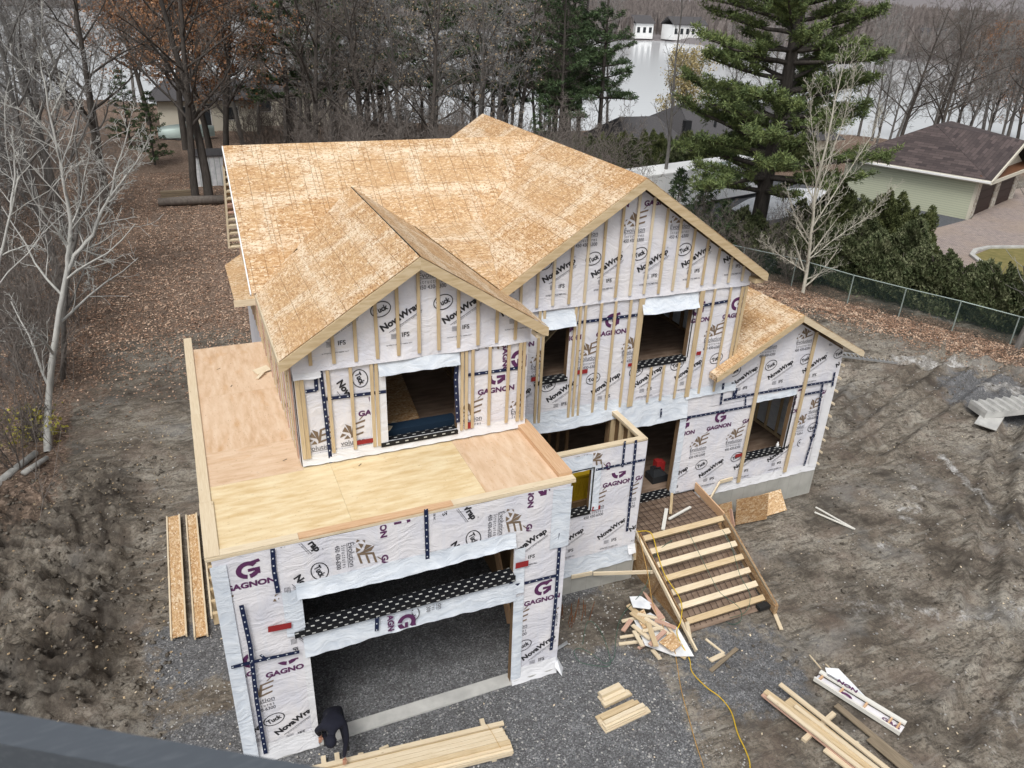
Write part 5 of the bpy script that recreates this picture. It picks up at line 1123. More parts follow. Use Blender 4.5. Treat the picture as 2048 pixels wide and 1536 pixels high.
# torn wrap piece and metal bits beside the right pier
for q_, z, mat, lab in (([(1112, 1310), (1126, 1335), (1124, 1352), (1110, 1334)], .25, 'white_sheet', 'torn white wrap corner hanging by the right garage pier'), ([(1111, 1296), (1134, 1281), (1136, 1287), (1114, 1301)], .06, 'aluminium', 'crumpled metal flashing strip by the right garage pier')):
    pts = [at3(px, py, z if k != 1 else z*.3) for k, (px, py) in enumerate(q_)]; o = MB().prism(pts[::-1], (0, 0, -.01)).build('torn_sheet', M[mat]); tag(o, lab, 'scrap')
# inside the house: tool bag, jug, bottles
tb = empty('tool_bag', (11.0, 4.6, 1.15), 'black tool bag on the floor inside the entry doorway', 'tool bag'); c0_ = at3(1313, 949, 1.3)
MB().box((c0_.x-.24, c0_.y-.2, 1.15), (c0_.x+.24, c0_.y+.2, 1.36)).prism([(c0_.x-.22, c0_.y-.18, 1.361), (c0_.x+.22, c0_.y-.18, 1.361), (c0_.x+.10, c0_.y, 1.47), (c0_.x-.10, c0_.y, 1.47)], (0, .2, 0)).build('bag_body', M['plastic_black'], tb)
MB().tube([(c0_.x-.15, c0_.y, 1.36), (c0_.x-.1, c0_.y, 1.52), (c0_.x+.1, c0_.y, 1.52), (c0_.x+.15, c0_.y, 1.36)], .015, 6).build('handle', M['rubber'], tb)
q = at3(1318, 927, 1.5); o = MB().box((q.x-.13, q.y-.1, 1.15), (q.x+.02, q.y+.1, 1.62)).box((q.x+.021, q.y-.1, 1.15), (q.x+.14, q.y+.1, 1.58)).build('tool_case', [M['plastic_red']]); tag(o, 'red tool case standing behind the black bag in the doorway', 'tool case')
for i, (px, lab) in enumerate(((1556, 'left white bottle standing on the wing window sill'), (1568, 'right white bottle standing on the wing window sill'))):
    q = at(px, 888, 'y', Y2+.05); r_ = empty('white_bottle', (q.x, Y2+.06, 1.76), lab, 'bottle')
    MB().tube([(q.x, Y2+.06, 1.76), (q.x, Y2+.06, 1.86), (q.x, Y2+.06, 1.885), (q.x, Y2+.06, 1.90)], [.04, .04, .02, .015], 10).build('bottle_body', M['white_paint'], r_, True); MB().tube([(q.x, Y2+.06, 1.90), (q.x, Y2+.06, 1.925)], .018, 8).build('cap', M['white_paint'], r_)
q = at(1160, 975, 'y', 3.0); tt_ = empty('yellow_crate', (q.x, 3.0, 1.15), 'yellow crate standing inside the entry behind the small window', 'crate')
MB().box((q.x-.27, 2.9, 1.15+.9), (q.x+.27, 3.25, 2.72)).build('crate_body', M['plastic_yellow'], tt_); MB().box((q.x-.29, 2.88, 2.721), (q.x+.29, 3.27, 2.78)).build('lid', M['plastic_yellow'], tt_); MB().box((q.x-.3, 2.85, 1.15), (q.x+.3, 3.3, 2.04)).build('stand', M['lumber_dim'], tt_)
for k in range(5):
    for s_ in (1, -1): MB().beam((q.x-.24+k*.1, 2.893, 2.15), (q.x-.24+k*.1+s_*.0+.08, 2.893, 2.65), .012, .012, up=(0, 1, 0)).build('rib', M['plastic_yellow'], tt_) if s_ > 0 else None

# ladder lying on the mud, precast concrete stair
ld = empty('aluminium_ladder', gpt(1735, 722), 'aluminium ladder lying on the mud behind the right wing', 'ladder')
la, lb = gpt(1668, 708)+Vector((0, 0, .1)), gpt(1783, 722)+Vector((0, 0, .1)); dd = (lb-la).normalized(); nn = Vector((-dd.y, dd.x, 0))*.42
for o_ in (0, 1): MB().beam(la-nn*o_, lb-nn*o_+dd*.05*o_, .03, .08).build('side_rail', M['aluminium'], ld)
for k in range(14): c = la.lerp(lb, (k+.5)/14); MB().tube([c, c-nn], .018, 6).build('rung', M['aluminium'], ld)
cs = empty('precast_stairs', (27.8, 5.2, -.1), 'pale concrete stair unit tipped on its back at the right edge', 'concrete stairs')
s0 = at3(1968, 838, .06); ux = (at3(2048, 826, .25)-s0); ux.z = 0; ux.normalize(); uy = Vector((-ux.y, ux.x, 0)); prof = [(0, 0), (0, .26)]
for k in range(9): prof += [(.03+k*.32, .40+k*.03), (.03+k*.32+.29, .26+k*.03+.03)]
prof += [(3.0, .62), (3.0, .30)]
pts = [s0+ux*a_+Vector((0, 0, b_*.8)) for a_, b_ in prof]
MB().prism(pts, uy*.9).build('stair_body', M['concrete_plain'], cs); MB().box((s0.x+2.3, s0.y-.2, -.3), (s0.x+2.7, s0.y+.5, .22)).build('support_block', M['lumber_grey'], cs)
o = MB().box((0, 0, 0), (2.2, .7, .03)).build('cover_panel', M['concrete_plain']); o.location = at3(1992, 862, .02); o.rotation_euler = (.02, -.03, .45); tag(o, 'grey metal panel lying in front of the concrete stair', 'panel')

# logs and stones at the left edge
for a_, b_, r0, r1, lab in (((-14, 985), (74, 913), .13, .09, 'longer grey log lying on the soil at the left edge'), ((48, 952), (96, 922), .09, .07, 'shorter grey log lying across the long log at left')):
    p, q = gpt(*a_), gpt(*b_); mid = p.lerp(q, .5)+Vector((.03, .03, .02)); o = MB().tube([p+Vector((0, 0, r0)), mid+Vector((0, 0, r0)), q+Vector((0, 0, r1+.05))], [r0, (r0+r1)/2, r1], 9).build('fallen_log', M['bark_pale'], None, True); tag(o, lab, 'log')
p, q = gpt(318, 414), gpt(448, 408); o = MB().tube([p+Vector((0, 0, .3)), p.lerp(q, .5)+Vector((0, 0, .34)), q+Vector((0, 0, .3))], [.26, .30, .28], 10).build('fallen_log', M['bark_brown'], None, True); tag(o, 'long brown fallen trunk on the leaves behind the house', 'log')

# the person bending over the studs
person = empty('person', (1.62, .05, 0), 'person in black hooded jacket and cap bending towards the stud stack', 'person')
def skin(name, verts, edges, radii, mat, parent, root=0, sub=2):
    me = bpy.data.meshes.new(name); me.from_pydata(verts, edges, []); me.materials.append(mat); o = link(name, me, parent)
    md = o.modifiers.new('skin', 'SKIN'); md.use_smooth_shade = True
    for i, r_ in enumerate(radii):
        rv = r_ if isinstance(r_, tuple) else (r_, r_); me.skin_vertices[0].data[i].radius = rv
    me.skin_vertices[0].data[root].use_root = True
    s_ = o.modifiers.new('sub', 'SUBSURF'); s_.levels = sub; s_.render_levels = sub; return o
bv = [(1.62, -.12, .95), (1.60, -.32, 1.10), (1.56, -.55, 1.24), (1.52, -.74, 1.30), (1.47, -.90, 1.30), (1.42, -1.0, 1.26), (1.39, -1.08, 1.20),
      (1.72, -.12, .90), (1.76, -.28, .50), (1.78, -.12, .10), (1.79, -.30, .04), (1.50, -.10, .90), (1.44, -.05, .50), (1.42, .16, .10), (1.40, -.02, .04),
      (1.72, -.72, 1.24), (1.74, -.84, .95), (1.66, -.94, .64), (1.63, -.97, .56), (1.34, -.66, 1.24), (1.22, -.50, .98), (1.26, -.42, .76), (1.27, -.41, .70)]
be = [(0, 1), (1, 2), (2, 3), (3, 4), (4, 5), (5, 6), (0, 7), (7, 8), (8, 9), (9, 10), (0, 11), (11, 12), (12, 13), (13, 14), (3, 15), (15, 16), (16, 17), (17, 18), (3, 19), (19, 20), (20, 21), (21, 22)]
brd = [(.15, .12), (.16, .125), (.175, .135), (.155, .12), .065, .10, .085, .115, .075, .05, .055, .115, .075, .05, .055, .085, .06, .045, .035, .085, .06, .045, .035]
skin('body', bv, be, brd, M['black_cloth'], person)
cap = MB(); cc = Vector((1.405, -1.06, 1.235)); 
for i in range(5):
    pass
bm = bmesh.new(); bmesh.ops.create_uvsphere(bm, u_segments=16, v_segments=10, radius=.125); me = bpy.data.meshes.new('cap'); bm.to_mesh(me); bm.free(); me.materials.append(M['black_cloth']); o = link('cap', me, person, True)
o.matrix_parent_inverse = Matrix.Identity(4); o.location = cc-person.location; o.scale = (.92, 1.05, .95)
for hx, hy, hz_ in ((1.63, -.98, .55), (1.27, -.41, .69)):
    hv = [(hx, hy, hz_), (hx, hy-.02, hz_-.06)]; he = [(0, 1)]; hr = [(.035, .02), (.04, .018)]
    for k in range(4):
        x = hx-.030+.02*k; L = (.075, .085, .08, .06)[k]; b0 = len(hv); hv += [(x, hy-.03, hz_-.085), (x, hy-.045, hz_-.085-L*.6), (x, hy-.03, hz_-.085-L)]; he += [(1, b0), (b0, b0+1), (b0+1, b0+2)]; hr += [.009, .009, .008]
    b0 = len(hv); hv += [(hx+.045, hy-.02, hz_-.05), (hx+.055, hy-.045, hz_-.085)]; he += [(0, b0), (b0, b0+1)]; hr += [.010, .009]
    skin('hand', hv, he, hr, M['skin'], person, 0, 1)
for x, y in ((1.785, -.22), (1.41, .06)):
    MB().hexa([(x-.05, y-.20, .0), (x+.05, y-.20, .0), (x+.045, y+.09, .0), (x-.045, y+.09, .0), (x-.04, y-.17, .05), (x+.04, y-.17, .05), (x+.04, y+.07, .09), (x-.04, y+.07, .09)]).build('boot', M['rubber'], person)

person.scale = (.92, .92, .92)
# the lift basket's rail that runs through the lower left corner
ra, rb2 = at(-260, 1434, 'z', 12.31), at(820, 1630, 'z', 12.31)
rl = empty('lift_rail', ra.lerp(rb2, .5), 'grey metal top rail of the lift basket crossing the lower left corner', 'rail')
o = MB().beam(ra, rb2, .034, .044).build('top_rail', M['grey_metal'], rl); bv_ = o.modifiers.new('bevel', 'BEVEL'); bv_.width = .012; bv_.segments = 5
dn_ = Vector((0, 0, -1)); k_ = (Vector(CAM)-ra); k_.z = 0; k_.normalize()
MB().beam(ra+Vector((0, 0, -.040))+k_*.004, rb2+Vector((0, 0, -.040))+k_*.004, .02, .035).build('rubber_seal', M['rubber'], rl)
MB().beam(ra+Vector((0, 0, -.75)), rb2+Vector((0, 0, -.75)), .03, .03).build('mid_rail', M['grey_metal'], rl)
for e_ in (ra, rb2): MB().beam(e_, e_+Vector((0, 0, -1.1)), .03, .03, up=(1, 0, 0)).build('post', M['grey_metal'], rl)

# ------------------------------------------------------------------ trees
def tubes_mesh(name, lines, mat, minr=.0115):
    """lines: list of (pts list of 3-tuples, radii list); grouped so that numpy does the work"""
    groups = {}
    for pts, rad in lines:
        r = max(rad); n = 7 if r > .12 else 5 if r > .035 else 3
        groups.setdefault((len(pts), n), []).append((pts, rad))
    VV, FF = [], []; base = 0
    for (L, n), ls in groups.items():
        P = np.array([l[0] for l in ls], float); Rr = np.maximum(np.array([l[1] for l in ls], float), minr)
        D = np.empty_like(P); D[:, 1:-1] = P[:, 2:]-P[:, :-2]; D[:, 0] = P[:, 1]-P[:, 0]; D[:, -1] = P[:, -1]-P[:, -2]
        D /= np.linalg.norm(D, axis=-1, keepdims=True)+1e-9
        ref = np.where(np.abs(D[:, :1, 2:3]) > .8, np.array([1., 0, 0]), np.array([0, 0, 1.]))
        A = np.cross(D, np.broadcast_to(ref, D.shape)); A /= np.linalg.norm(A, axis=-1, keepdims=True)+1e-9; B = np.cross(D, A)
        an = np.arange(n)*2*PI/n
        V = P[:, :, None]+(A[:, :, None]*np.cos(an)[None, None, :, None]+B[:, :, None]*np.sin(an)[None, None, :, None])*Rr[:, :, None, None]
        m = len(ls); idx = base+np.arange(m*L*n).reshape(m, L, n); i0 = idx[:, :-1]; i1 = idx[:, 1:]
        F = np.stack([i0, np.roll(i0, -1, 2), np.roll(i1, -1, 2), i1], -1).reshape(-1, 4)
        VV.append(V.reshape(-1, 3)); FF.append(F); base += m*L*n
    me = np_mesh(name, np.concatenate(VV), np.concatenate(FF), mat); me.polygons.foreach_set('use_smooth', [True]*len(me.polygons)); return me
def rvec(rg): 
    while True:
        v = Vector((rg.uniform(-1, 1), rg.uniform(-1, 1), rg.uniform(-1, 1)))
        if .05 < v.length < 1: return v.normalized()
def branch(rg, p, d, L, r, n, wander, lift, tip=.35):
    pts = [tuple(p)]; rad = [r]; p = Vector(p); d = Vector(d).normalized(); dirs = [d.copy()]
    for i in range(n):
        d = (d+rvec(rg)*wander+Vector((0, 0, lift))).normalized(); p = p+d*(L/n); pts.append(tuple(p)); rad.append(r*(1-(1-tip)*(i+1)/n)); dirs.append(d.copy())
    return pts, rad, dirs
def grow(rg, pts, rad, dirs, level, prm, thick, thin, tips):
    """spawn children along a limb; prm[level] = (count, length ratio, angle deg, wander, lift, start)"""
    if level >= len(prm): tips.append((pts[-1], dirs[-1])); return
    cnt, lr, ang, wander, lift, start = prm[level]; L = sum((Vector(a)-Vector(b)).length for a, b in zip(pts, pts[1:]))
    cnt = max(1, int(cnt*rg.uniform(.8, 1.2))); ph = rg.uniform(0, 6.3)
    for k in range(cnt):
        t = start+(1-start)*(k+rg.uniform(.1, .9))/cnt; f = t*(len(pts)-1); i = min(int(f), len(pts)-2); q = Vector(pts[i]).lerp(Vector(pts[i+1]), f-i); d = dirs[i+1]
        r0 = rad[i]*(1-(f-i))+rad[i+1]*(f-i); ph += 2.4+rg.uniform(-.5, .5)
        a = d.orthogonal().normalized(); b = d.cross(a); sd_ = a*math.cos(ph)+b*math.sin(ph); an = R(ang*rg.uniform(.7, 1.3)); nd = d*math.cos(an)+sd_*math.sin(an)
        l = L*lr*rg.uniform(.6, 1.15)*(1-.45*t); r = min(r0*.62, max(.006, r0*.5)); n = 5 if level == 0 else 4 if level == 1 else 3
        P_, Rd, Ds = branch(rg, q, nd, l, r, n, wander, lift, .3); (thick if r > .022 else thin).append((P_, Rd)); grow(rg, P_, Rd, Ds, level+1, prm, thick, thin, tips)
def leaf_mesh(name, pts, size, count, mat, rg, spread=.25, flat=0.0, long=1.0):
    """count small leaf quads spread round each point"""
    rs = np.random.RandomState(rg.randint(0, 99999)); P = np.repeat(np.array(pts, float), count, 0); m = len(P)
    P = P+rs.normal(0, spread, (m, 3))*np.array([1, 1, 1-flat*.7])
    a = rs.normal(0, 1, (m, 3)); a /= np.linalg.norm(a, axis=1, keepdims=True); b = np.cross(a, rs.normal(0, 1, (m, 3))); b /= np.linalg.norm(b, axis=1, keepdims=True)
    s_ = (size*rs.uniform(.6, 1.3, (m, 1))); a = a*s_*long; b = b*s_/max(long, 1)*.8
    V = np.stack([P-a, P+b, P+a, P-b], 1).reshape(-1, 3); return np_mesh(name, V, np.arange(m*4).reshape(-1, 4), mat)
def bare(seed, h, r, prm, bark, twigmat=None, trunks=1, wander=.07, lean=.05, leaf=None, leafn=0, leafsz=.06, minr=.0105):
    """meshes of one bare tree about its foot: (trunk, twigs, leaves)"""
    rg = random.Random(seed); thick, thin, tips = [], [], []
    for k in range(trunks):
        a = rg.uniform(0, 6.3) if trunks == 1 else 2*PI*k/trunks+rg.uniform(-.4, .4); tilt = lean*rg.uniform(.4, 1.4)*(1 if trunks == 1 else 3.2)
        P_, Rd, Ds = branch(rg, (0.08*math.cos(a)*(trunks > 1), .08*math.sin(a)*(trunks > 1), -.2), (math.cos(a)*tilt, math.sin(a)*tilt, 1), h*rg.uniform(.85, 1.05), r/(trunks**.4), 9, wander, .03, .16)
        thick.append((P_, Rd)); grow(rg, P_, Rd, Ds, 0, prm, thick, thin, tips)
    t1 = tubes_mesh('trunk', thick, M[bark]); t2 = tubes_mesh('crown', thin, M[twigmat or bark], minr)
    t3 = None
    if leaf: t3 = leaf_mesh('foliage', [t[0] for t in tips if rg.random() < leafn[1]], leafsz, leafn[0], M[leaf], rg, .22)
    return t1, t2, t3
def plant(name, meshes, x, y, label, cat='tree', group=None, s=1.0, rz=0.0, tilt=(0, 0), z=None, names=('trunk', 'crown', 'foliage')):
    root = empty(name, (x, y, hz(x, y)-.05 if z is None else z), label, cat, group); root.rotation_euler = (tilt[0], tilt[1], rz); root.scale = (s, s, s)
    for me, n in zip(meshes, names):
        if me is not None: o = bpy.data.objects.new(n, me); col.objects.link(o); o.parent = root
    return root

PRM_A = ((18, .42, 46, .16, .07, .22), (9, .46, 45, .2, .05, .15), (7, .5, 42, .25, .03, .1), (4, .55, 40, .3, .02, .15))
PRM_B = ((16, .50, 46, .20, .05, .26), (8, .5, 48, .26, .03, .2), (7, .5, 46, .3, .02, .15), (4, .55, 40, .3, .0, .15))
PRM_S = ((14, .45, 38, .18, .06, .08), (8, .5, 40, .25, .04, .1), (5, .5, 40, .3, .02, .1))
T_GREY = [bare(s_, 15, .20, PRM_A, 'bark_grey', 'twig_grey') for s_ in (11, 12, 13)]
T_DARK = [bare(s_, 17, .26, PRM_B, 'bark_dark', 'bark_brown') for s_ in (21, 22)]
T_MULTI = [bare(s_, 12, .17, PRM_A, 'bark_grey', 'twig_grey', trunks=3) for s_ in (31,)]
T_SHRUB = [bare(s_, 5.2, .055, PRM_S, 'twig_brown', 'twig_brown', trunks=5, wander=.14, lean=.12, minr=.0065) for s_ in (41, 42)]
T_OAK = [bare(s_, 16, .26, PRM_B, 'bark_dark', 'bark_brown', leaf='rust_leaf', leafn=(6, .5), leafsz=.09) for s_ in (51,)]
T_PALEOAK = bare(55, 15, .24, PRM_B, 'bark_grey', 'twig_grey', leaf='pale_leaf', leafn=(1, .22), leafsz=.07)
T_WILLOW = bare(61, 9, .14, PRM_S, 'bark_brown', 'willow_leaf', trunks=4, wander=.1, leaf='willow_leaf', leafn=(5, .9), leafsz=.10)

def pine(seed, h, r, crown0, spread, nwh, mat, bark, tuft=.20, dens=1.0, ntri=9, droop=0.0, top=1.0, gaps=.0, taper=.8, width=.012):
    """white pine: tiers of long flat boughs whose ends carry pads of needle tufts"""
    rg = random.Random(seed); thick, thin, pads = [], [], []
    P_, Rd, Ds = branch(rg, (0, 0, -.2), (.02, .02, 1), h, r, 12, .025, .04, .12); thick.append((P_, Rd))
    for w in range(nwh):
        t = crown0+(1-crown0)*(w+rg.uniform(-.2, .2))/nwh; t = min(max(t, .02), .985); f = t*12; i = min(int(f), 11); q = Vector(P_[i]).lerp(Vector(P_[i+1]), f-i)
        k_ = (1-t)/(1-crown0); L = spread*(k_**taper*.95+.08)*rg.uniform(.8, 1.1); nb = rg.randint(4, 6); ph = rg.uniform(0, 6.3)
        for b in range(nb):
            if rg.random() < gaps: continue
            a = ph+2*PI*b/nb+rg.uniform(-.35, .35); l = L*rg.uniform(.6, 1.15)
            B_, Br, Bd = branch(rg, q, (math.cos(a), math.sin(a), .06+.30*(1-k_)-droop), l, max(.02, r*.30*(k_+.2)), 6, .10, .018+.02*(1-k_), .25)
            thick.append((B_, Br))
            ns = max(3, int(l*3.4))
            for s_ in range(ns):
                u = .30+.70*(s_+rg.random())/ns; f2 = u*6; j = min(int(f2), 5); c = Vector(B_[j]).lerp(Vector(B_[j+1]), f2-j); d = Bd[j+1]
                side_ = Vector((-d.y, d.x, 0)).normalized()*rg.choice((-1, 1)); sl = l*.30*(1.15-u*.6)*rg.uniform(.6, 1.2)
                S_, Sr, Sd = branch(rg, c, d*.8+side_*rg.uniform(.4, 1.1)+Vector((0, 0, .18)), sl, .012, 3, .16, .08, .4); thin.append((S_, Sr))
                for kk in range(max(2, int(sl/.16*dens))):
                    v = (kk+.5)/max(2, int(sl/.16*dens)); f3 = v*3; j3 = min(int(f3), 2); pads.append(tuple(Vector(S_[j3]).lerp(Vector(S_[j3+1]), f3-j3)+rvec(rg)*.10+Vector((0, 0, .04))))
            for kk in range(int(2+l*1.2)): pads.append(tuple(Vector(B_[-1])+rvec(rg)*.22))
    # needle tufts: a spray of thin triangles
    rs = np.random.RandomState(seed); Pp = np.array(pads); m = len(Pp); D = rs.normal(0, 1, (m, ntri, 3)); D[:, :, 2] = D[:, :, 2]*.75+.45; D /= np.linalg.norm(D, axis=2, keepdims=True)
    Ln = tuft*rs.uniform(.55, 1.2, (m, ntri, 1)); S2 = np.cross(D, rs.normal(0, 1, (m, ntri, 3))); S2 /= np.linalg.norm(S2, axis=2, keepdims=True); w_ = width*2.2
    b0 = Pp[:, None]+D*.02; V = np.stack([b0-S2*w_, b0+D*Ln*.5+S2*w_*1.3, b0+D*Ln, b0+D*Ln*.45-S2*w_*1.3], 2).reshape(-1, 3)
    return tubes_mesh('trunk', thick, M[bark]), tubes_mesh('limbs', thin, M[bark]), np_mesh('foliage', V, np.arange(len(V)).reshape(-1, 4), M[mat])
PN = ('trunk', 'crown', 'foliage')
P_BIG = pine(101, 27, .42, .13, 5.0, 40, 'pine_needles', 'bark_dark', tuft=.27, dens=1.8, ntri=12, gaps=.12, taper=.42, width=.008)
P_MID = [pine(111, 20, .27, .28, 4.4, 14, 'pine_dark', 'bark_dark', tuft=.32, dens=.9, ntri=8, gaps=.28, width=.014), pine(112, 18, .25, .25, 4.2, 13, 'pine_dark', 'bark_dark', tuft=.32, dens=.9, ntri=8, gaps=.25, width=.014)]
P_SMALL = pine(121, 5.2, .10, .04, 2.0, 12, 'pine_dark', 'bark_dark', tuft=.22, dens=1.3, ntri=7, taper=.9, width=.014)
P_YOUNG = pine(122, 9.5, .15, .12, 2.8, 12, 'pine_dark', 'bark_dark', tuft=.26, dens=1.0, ntri=7, taper=.9, gaps=.1, width=.016)
def cedar(seed, h, w, mat, n=6500, sz=.075, bits=0):
    rs = np.random.RandomState(seed); z = rs.uniform(.02, 1.0, n)**.8; a = rs.uniform(0, 2*PI, n)
    prof = np.sin(np.clip(z*.74+.22, 0, 1)*PI)**.55*.95
    lump = 1+.30*np.sin(a*3+z*9+seed)+.18*np.sin(a*7+z*23); z = z*(1+.10*np.sin(a*2+seed)+.06*np.sin(a*5+seed*2))
    r = w*prof*lump*rs.uniform(.35, 1.0, n)**.35; P = np.stack([r*np.cos(a), r*np.sin(a), z*h], -1)
    out = np.stack([np.cos(a)*.6, np.sin(a)*.6, np.full(n, 1.0)], -1)+rs.normal(0, .45, (n, 3)); out /= np.linalg.norm(out, axis=1, keepdims=True)
    sd_ = np.cross(out, rs.normal(0, 1, (n, 3))); sd_ /= np.linalg.norm(sd_, axis=1, keepdims=True); s_ = sz*rs.uniform(.6, 1.5, (n, 1))
    V = np.stack([P-out*s_*.6-sd_*s_*.25, P-out*s_*.3+sd_*s_*.5, P+out*s_*1.6, P+out*s_*.2-sd_*s_*.55], 1).reshape(-1, 3)
    rg = random.Random(seed); thick = [([(0, 0, -.1), (0, 0, h*.4), (0.03, 0, h*.72)], [.07, .05, .02])]
    for k in range(26): 
        zz = h*(.05+.85*k/26); aa = k*2.4; l = w*.75*(1-.5*k/26); thick.append(([(0, 0, zz), (math.cos(aa)*l*.5, math.sin(aa)*l*.5, zz+.15), (math.cos(aa)*l, math.sin(aa)*l, zz+.45)], [.02, .014, .006]))
    return tubes_mesh('trunk', thick, M['bark_brown']), None, np_mesh('foliage', V, np.arange(n*4).reshape(-1, 4), M[mat])
CED = [cedar(201, 3.5, 1.25, 'cedar_leaf', 13000, .065), cedar(202, 3.1, 1.35, 'hedge_leaf', 12000, .07), cedar(203, 3.7, 1.25, 'cedar_leaf', 13000, .065)]
CED_LOW = [cedar(204, 2.5, 1.3, 'hedge_leaf', 10000, .065), cedar(205, 2.2, 1.35, 'hedge_leaf', 10000, .065)]

# --- the tall white pine and the young bare tree at the right
plant('white_pine', P_BIG, 31.2, 24.4, 'tall white pine with broad flat boughs standing behind the house at right', rz=.4, tilt=(0, R(1.0)), s=1.15)
def traced(rg, stems, prm, bark, twig, lab, name='bare_tree', base=None):
    """a tree whose main stems follow given points; stems: list of (points, r0, r1)"""
    thick, thin, tips = [], [], []; bx, by = stems[0][0][0][0], stems[0][0][0][1]; bz = hz(bx, by)
    for pts, r0, r1 in stems:
        pts = [Vector(p)-Vector((bx, by, bz)) for p in pts]; sm = []
        for i in range(len(pts)-1):
            for k in range(3): t_ = k/3; sm.append(pts[i].lerp(pts[i+1], t_)+rvec(rg)*.02*(i+k > 0))
        sm.append(pts[-1]); n = len(sm)-1; rad = [r0+(r1-r0)*i/n for i in range(n+1)]; dirs = [(sm[min(i+1, n)]-sm[max(i-1, 0)]).normalized() for i in range(n+1)]
        thick.append(([tuple(p) for p in sm], rad)); grow(rg, [tuple(p) for p in sm], rad, dirs, 0, prm, thick, thin, tips)
    t1 = tubes_mesh('trunk', thick, M[bark], .006); t2 = tubes_mesh('crown', thin, M[twig], .006)
    root = empty(name, (bx, by, bz), lab, 'tree')
    for me, n_ in ((t1, 'trunk'), (t2, 'crown')): o = bpy.data.objects.new(n_, me); col.objects.link(o); o.parent = root
    return root, [Vector(t[0])+Vector((bx, by, bz)) for t in tips]
rg = random.Random(3)
Yp = lambda y: (lambda px, py: tuple(at(px, py, 'y', y)))
Y_ = Yp(18.0); g0 = tuple(at(1602, 606, 'y', 17.9))
PRM_Y = ((11, .26, 38, .10, .12, .12), (4, .40, 36, .14, .08, .2))
traced(rg, [([g0, Y_(1617, 520), Y_(1625, 440), Y_(1632, 370), Y_(1655, 280), Y_(1668, 210), Y_(1682, 150), Y_(1693, 112)], .10, .009),
    ([Y_(1628, 410), Y_(1652, 340), Y_(1680, 260), Y_(1702, 190), Y_(1712, 130)], .036, .007), ([Y_(1622, 460), Y_(1660, 400), Y_(1705, 330), Y_(1745, 270), Y_(1762, 225)], .036, .007),
    ([Y_(1632, 365), Y_(1628, 290), Y_(1620, 225), Y_(1622, 165)], .032, .007), ([Y_(1620, 480), Y_(1590, 430), Y_(1570, 370)], .04, .008), ([Y_(1615, 520), Y_(1680, 470), Y_(1740, 430), Y_(1780, 380)], .032, .007),
    ([Y_(1612, 545), Y_(1560, 510), Y_(1520, 480)], .035, .008), ([Y_(1610, 560), Y_(1680, 530), Y_(1720, 520)], .035, .008)], ((26, .22, 40, .12, .14, .03), (8, .42, 36, .16, .10, .1), (3, .45, 36, .2, .06, .2)), 'bark_cream', 'bark_cream', 'young pale barked bare tree standing before the chain link fence')
# --- pale aspen clump at the left
Z_ = Yp(14.8); Z2 = Yp(17.5)
traced(rg, [([tuple(gpt(95, 905)), Z_(97, 800), Z_(108, 700), Z_(120, 620), Z_(133, 550), Z_(137, 500), Z_(143, 450), Z_(130, 380), Z_(118, 310), Z_(100, 235), Z_(88, 165), Z_(75, 100)], .115, .012),
    ([Z_(134, 545), Z_(150, 510), Z_(185, 470), Z_(205, 420), Z_(222, 390), Z_(232, 340), Z_(250, 290), Z_(262, 235)], .07, .010), ([Z_(222, 392), Z_(255, 350), Z_(282, 310), Z_(298, 270)], .038, .008),
    ([Z_(143, 450), Z_(162, 400), Z_(172, 340), Z_(182, 280)], .035, .008), ([Z_(136, 500), Z_(120, 470), Z_(118, 420)], .03, .008), ([Z_(100, 235), Z_(120, 190), Z_(140, 140)], .035, .008), ([Z_(120, 300), Z_(95, 260), Z_(50, 225), Z_(-10, 200)], .035, .008),
    ([Z_(160, 500), Z_(200, 510), Z_(225, 525)], .03, .008), ([Z_(141, 515), Z_(175, 540), Z_(182, 580)], .03, .008)], ((15, .30, 42, .18, .07, .10), (7, .46, 42, .24, .05, .12), (4, .5, 40, .28, .02, .15)), 'bark_pale', 'bark_pale', 'crooked pale barked bare tree at the left with forked trunk')
traced(rg, [([tuple(gpt(126, 760)), Z2(128, 640), Z2(135, 560), Z2(150, 480), Z2(160, 380), Z2(150, 280), Z2(165, 180)], .10, .02)], PRM_Y, 'bark_grey', 'twig_grey', 'straight grey bare tree close behind the crooked pale one')
Z4 = Yp(12.5)
traced(rg, [([tuple(gpt(-60, 800)), Z4(-30, 640), Z4(0, 520), Z4(22, 420), Z4(35, 360), Z4(60, 330)], .055, .012), ([Z4(22, 425), Z4(30, 350), Z4(25, 280)], .04, .01), ([Z4(5, 510), Z4(50, 490), Z4(80, 500)], .03, .008)], ((9, .4, 45, .24, .02, .1), (5, .5, 45, .28, .0, .15), (3, .5, 40, .3, .0, .2)), 'bark_pale', 'bark_pale', 'pale bare branches of a tree reaching in at the left edge')
traced(rg, [([tuple(gpt(-200, 1000)), Z4(-120, 800), Z4(-60, 700)], .07, .02), ([Z4(-60, 690), Z4(20, 720), Z4(80, 790), Z4(100, 830)], .03, .006), ([Z4(-60, 690), Z4(10, 655), Z4(90, 660)], .025, .006), ([Z4(-80, 760), Z4(0, 810), Z4(40, 860)], .025, .006)], ((4, .2, 40, .2, .0, .2), (3, .4, 40, .2, .0, .2)), 'bark_grey', 'twig_grey', 'thin bare branches crossing the left edge above the logs')
# yellow leaved shrub by the pale trunk
ys = gpt(72, 880); me = leaf_mesh('foliage', [(rg.uniform(-.7, .7), rg.uniform(-.5, .5), rg.uniform(.1, 1.1)) for _ in range(90)], .06, 4, M['yellow_leaf'], rg, .10)
sh = bare(77, 1.4, .02, PRM_S[:2], 'bark_brown', 'bark_brown', trunks=4); plant('yellow_shrub', (sh[0], sh[1], me), ys.x, ys.y, 'small shrub with yellow green leaves by the pale tree trunk', 'shrub')
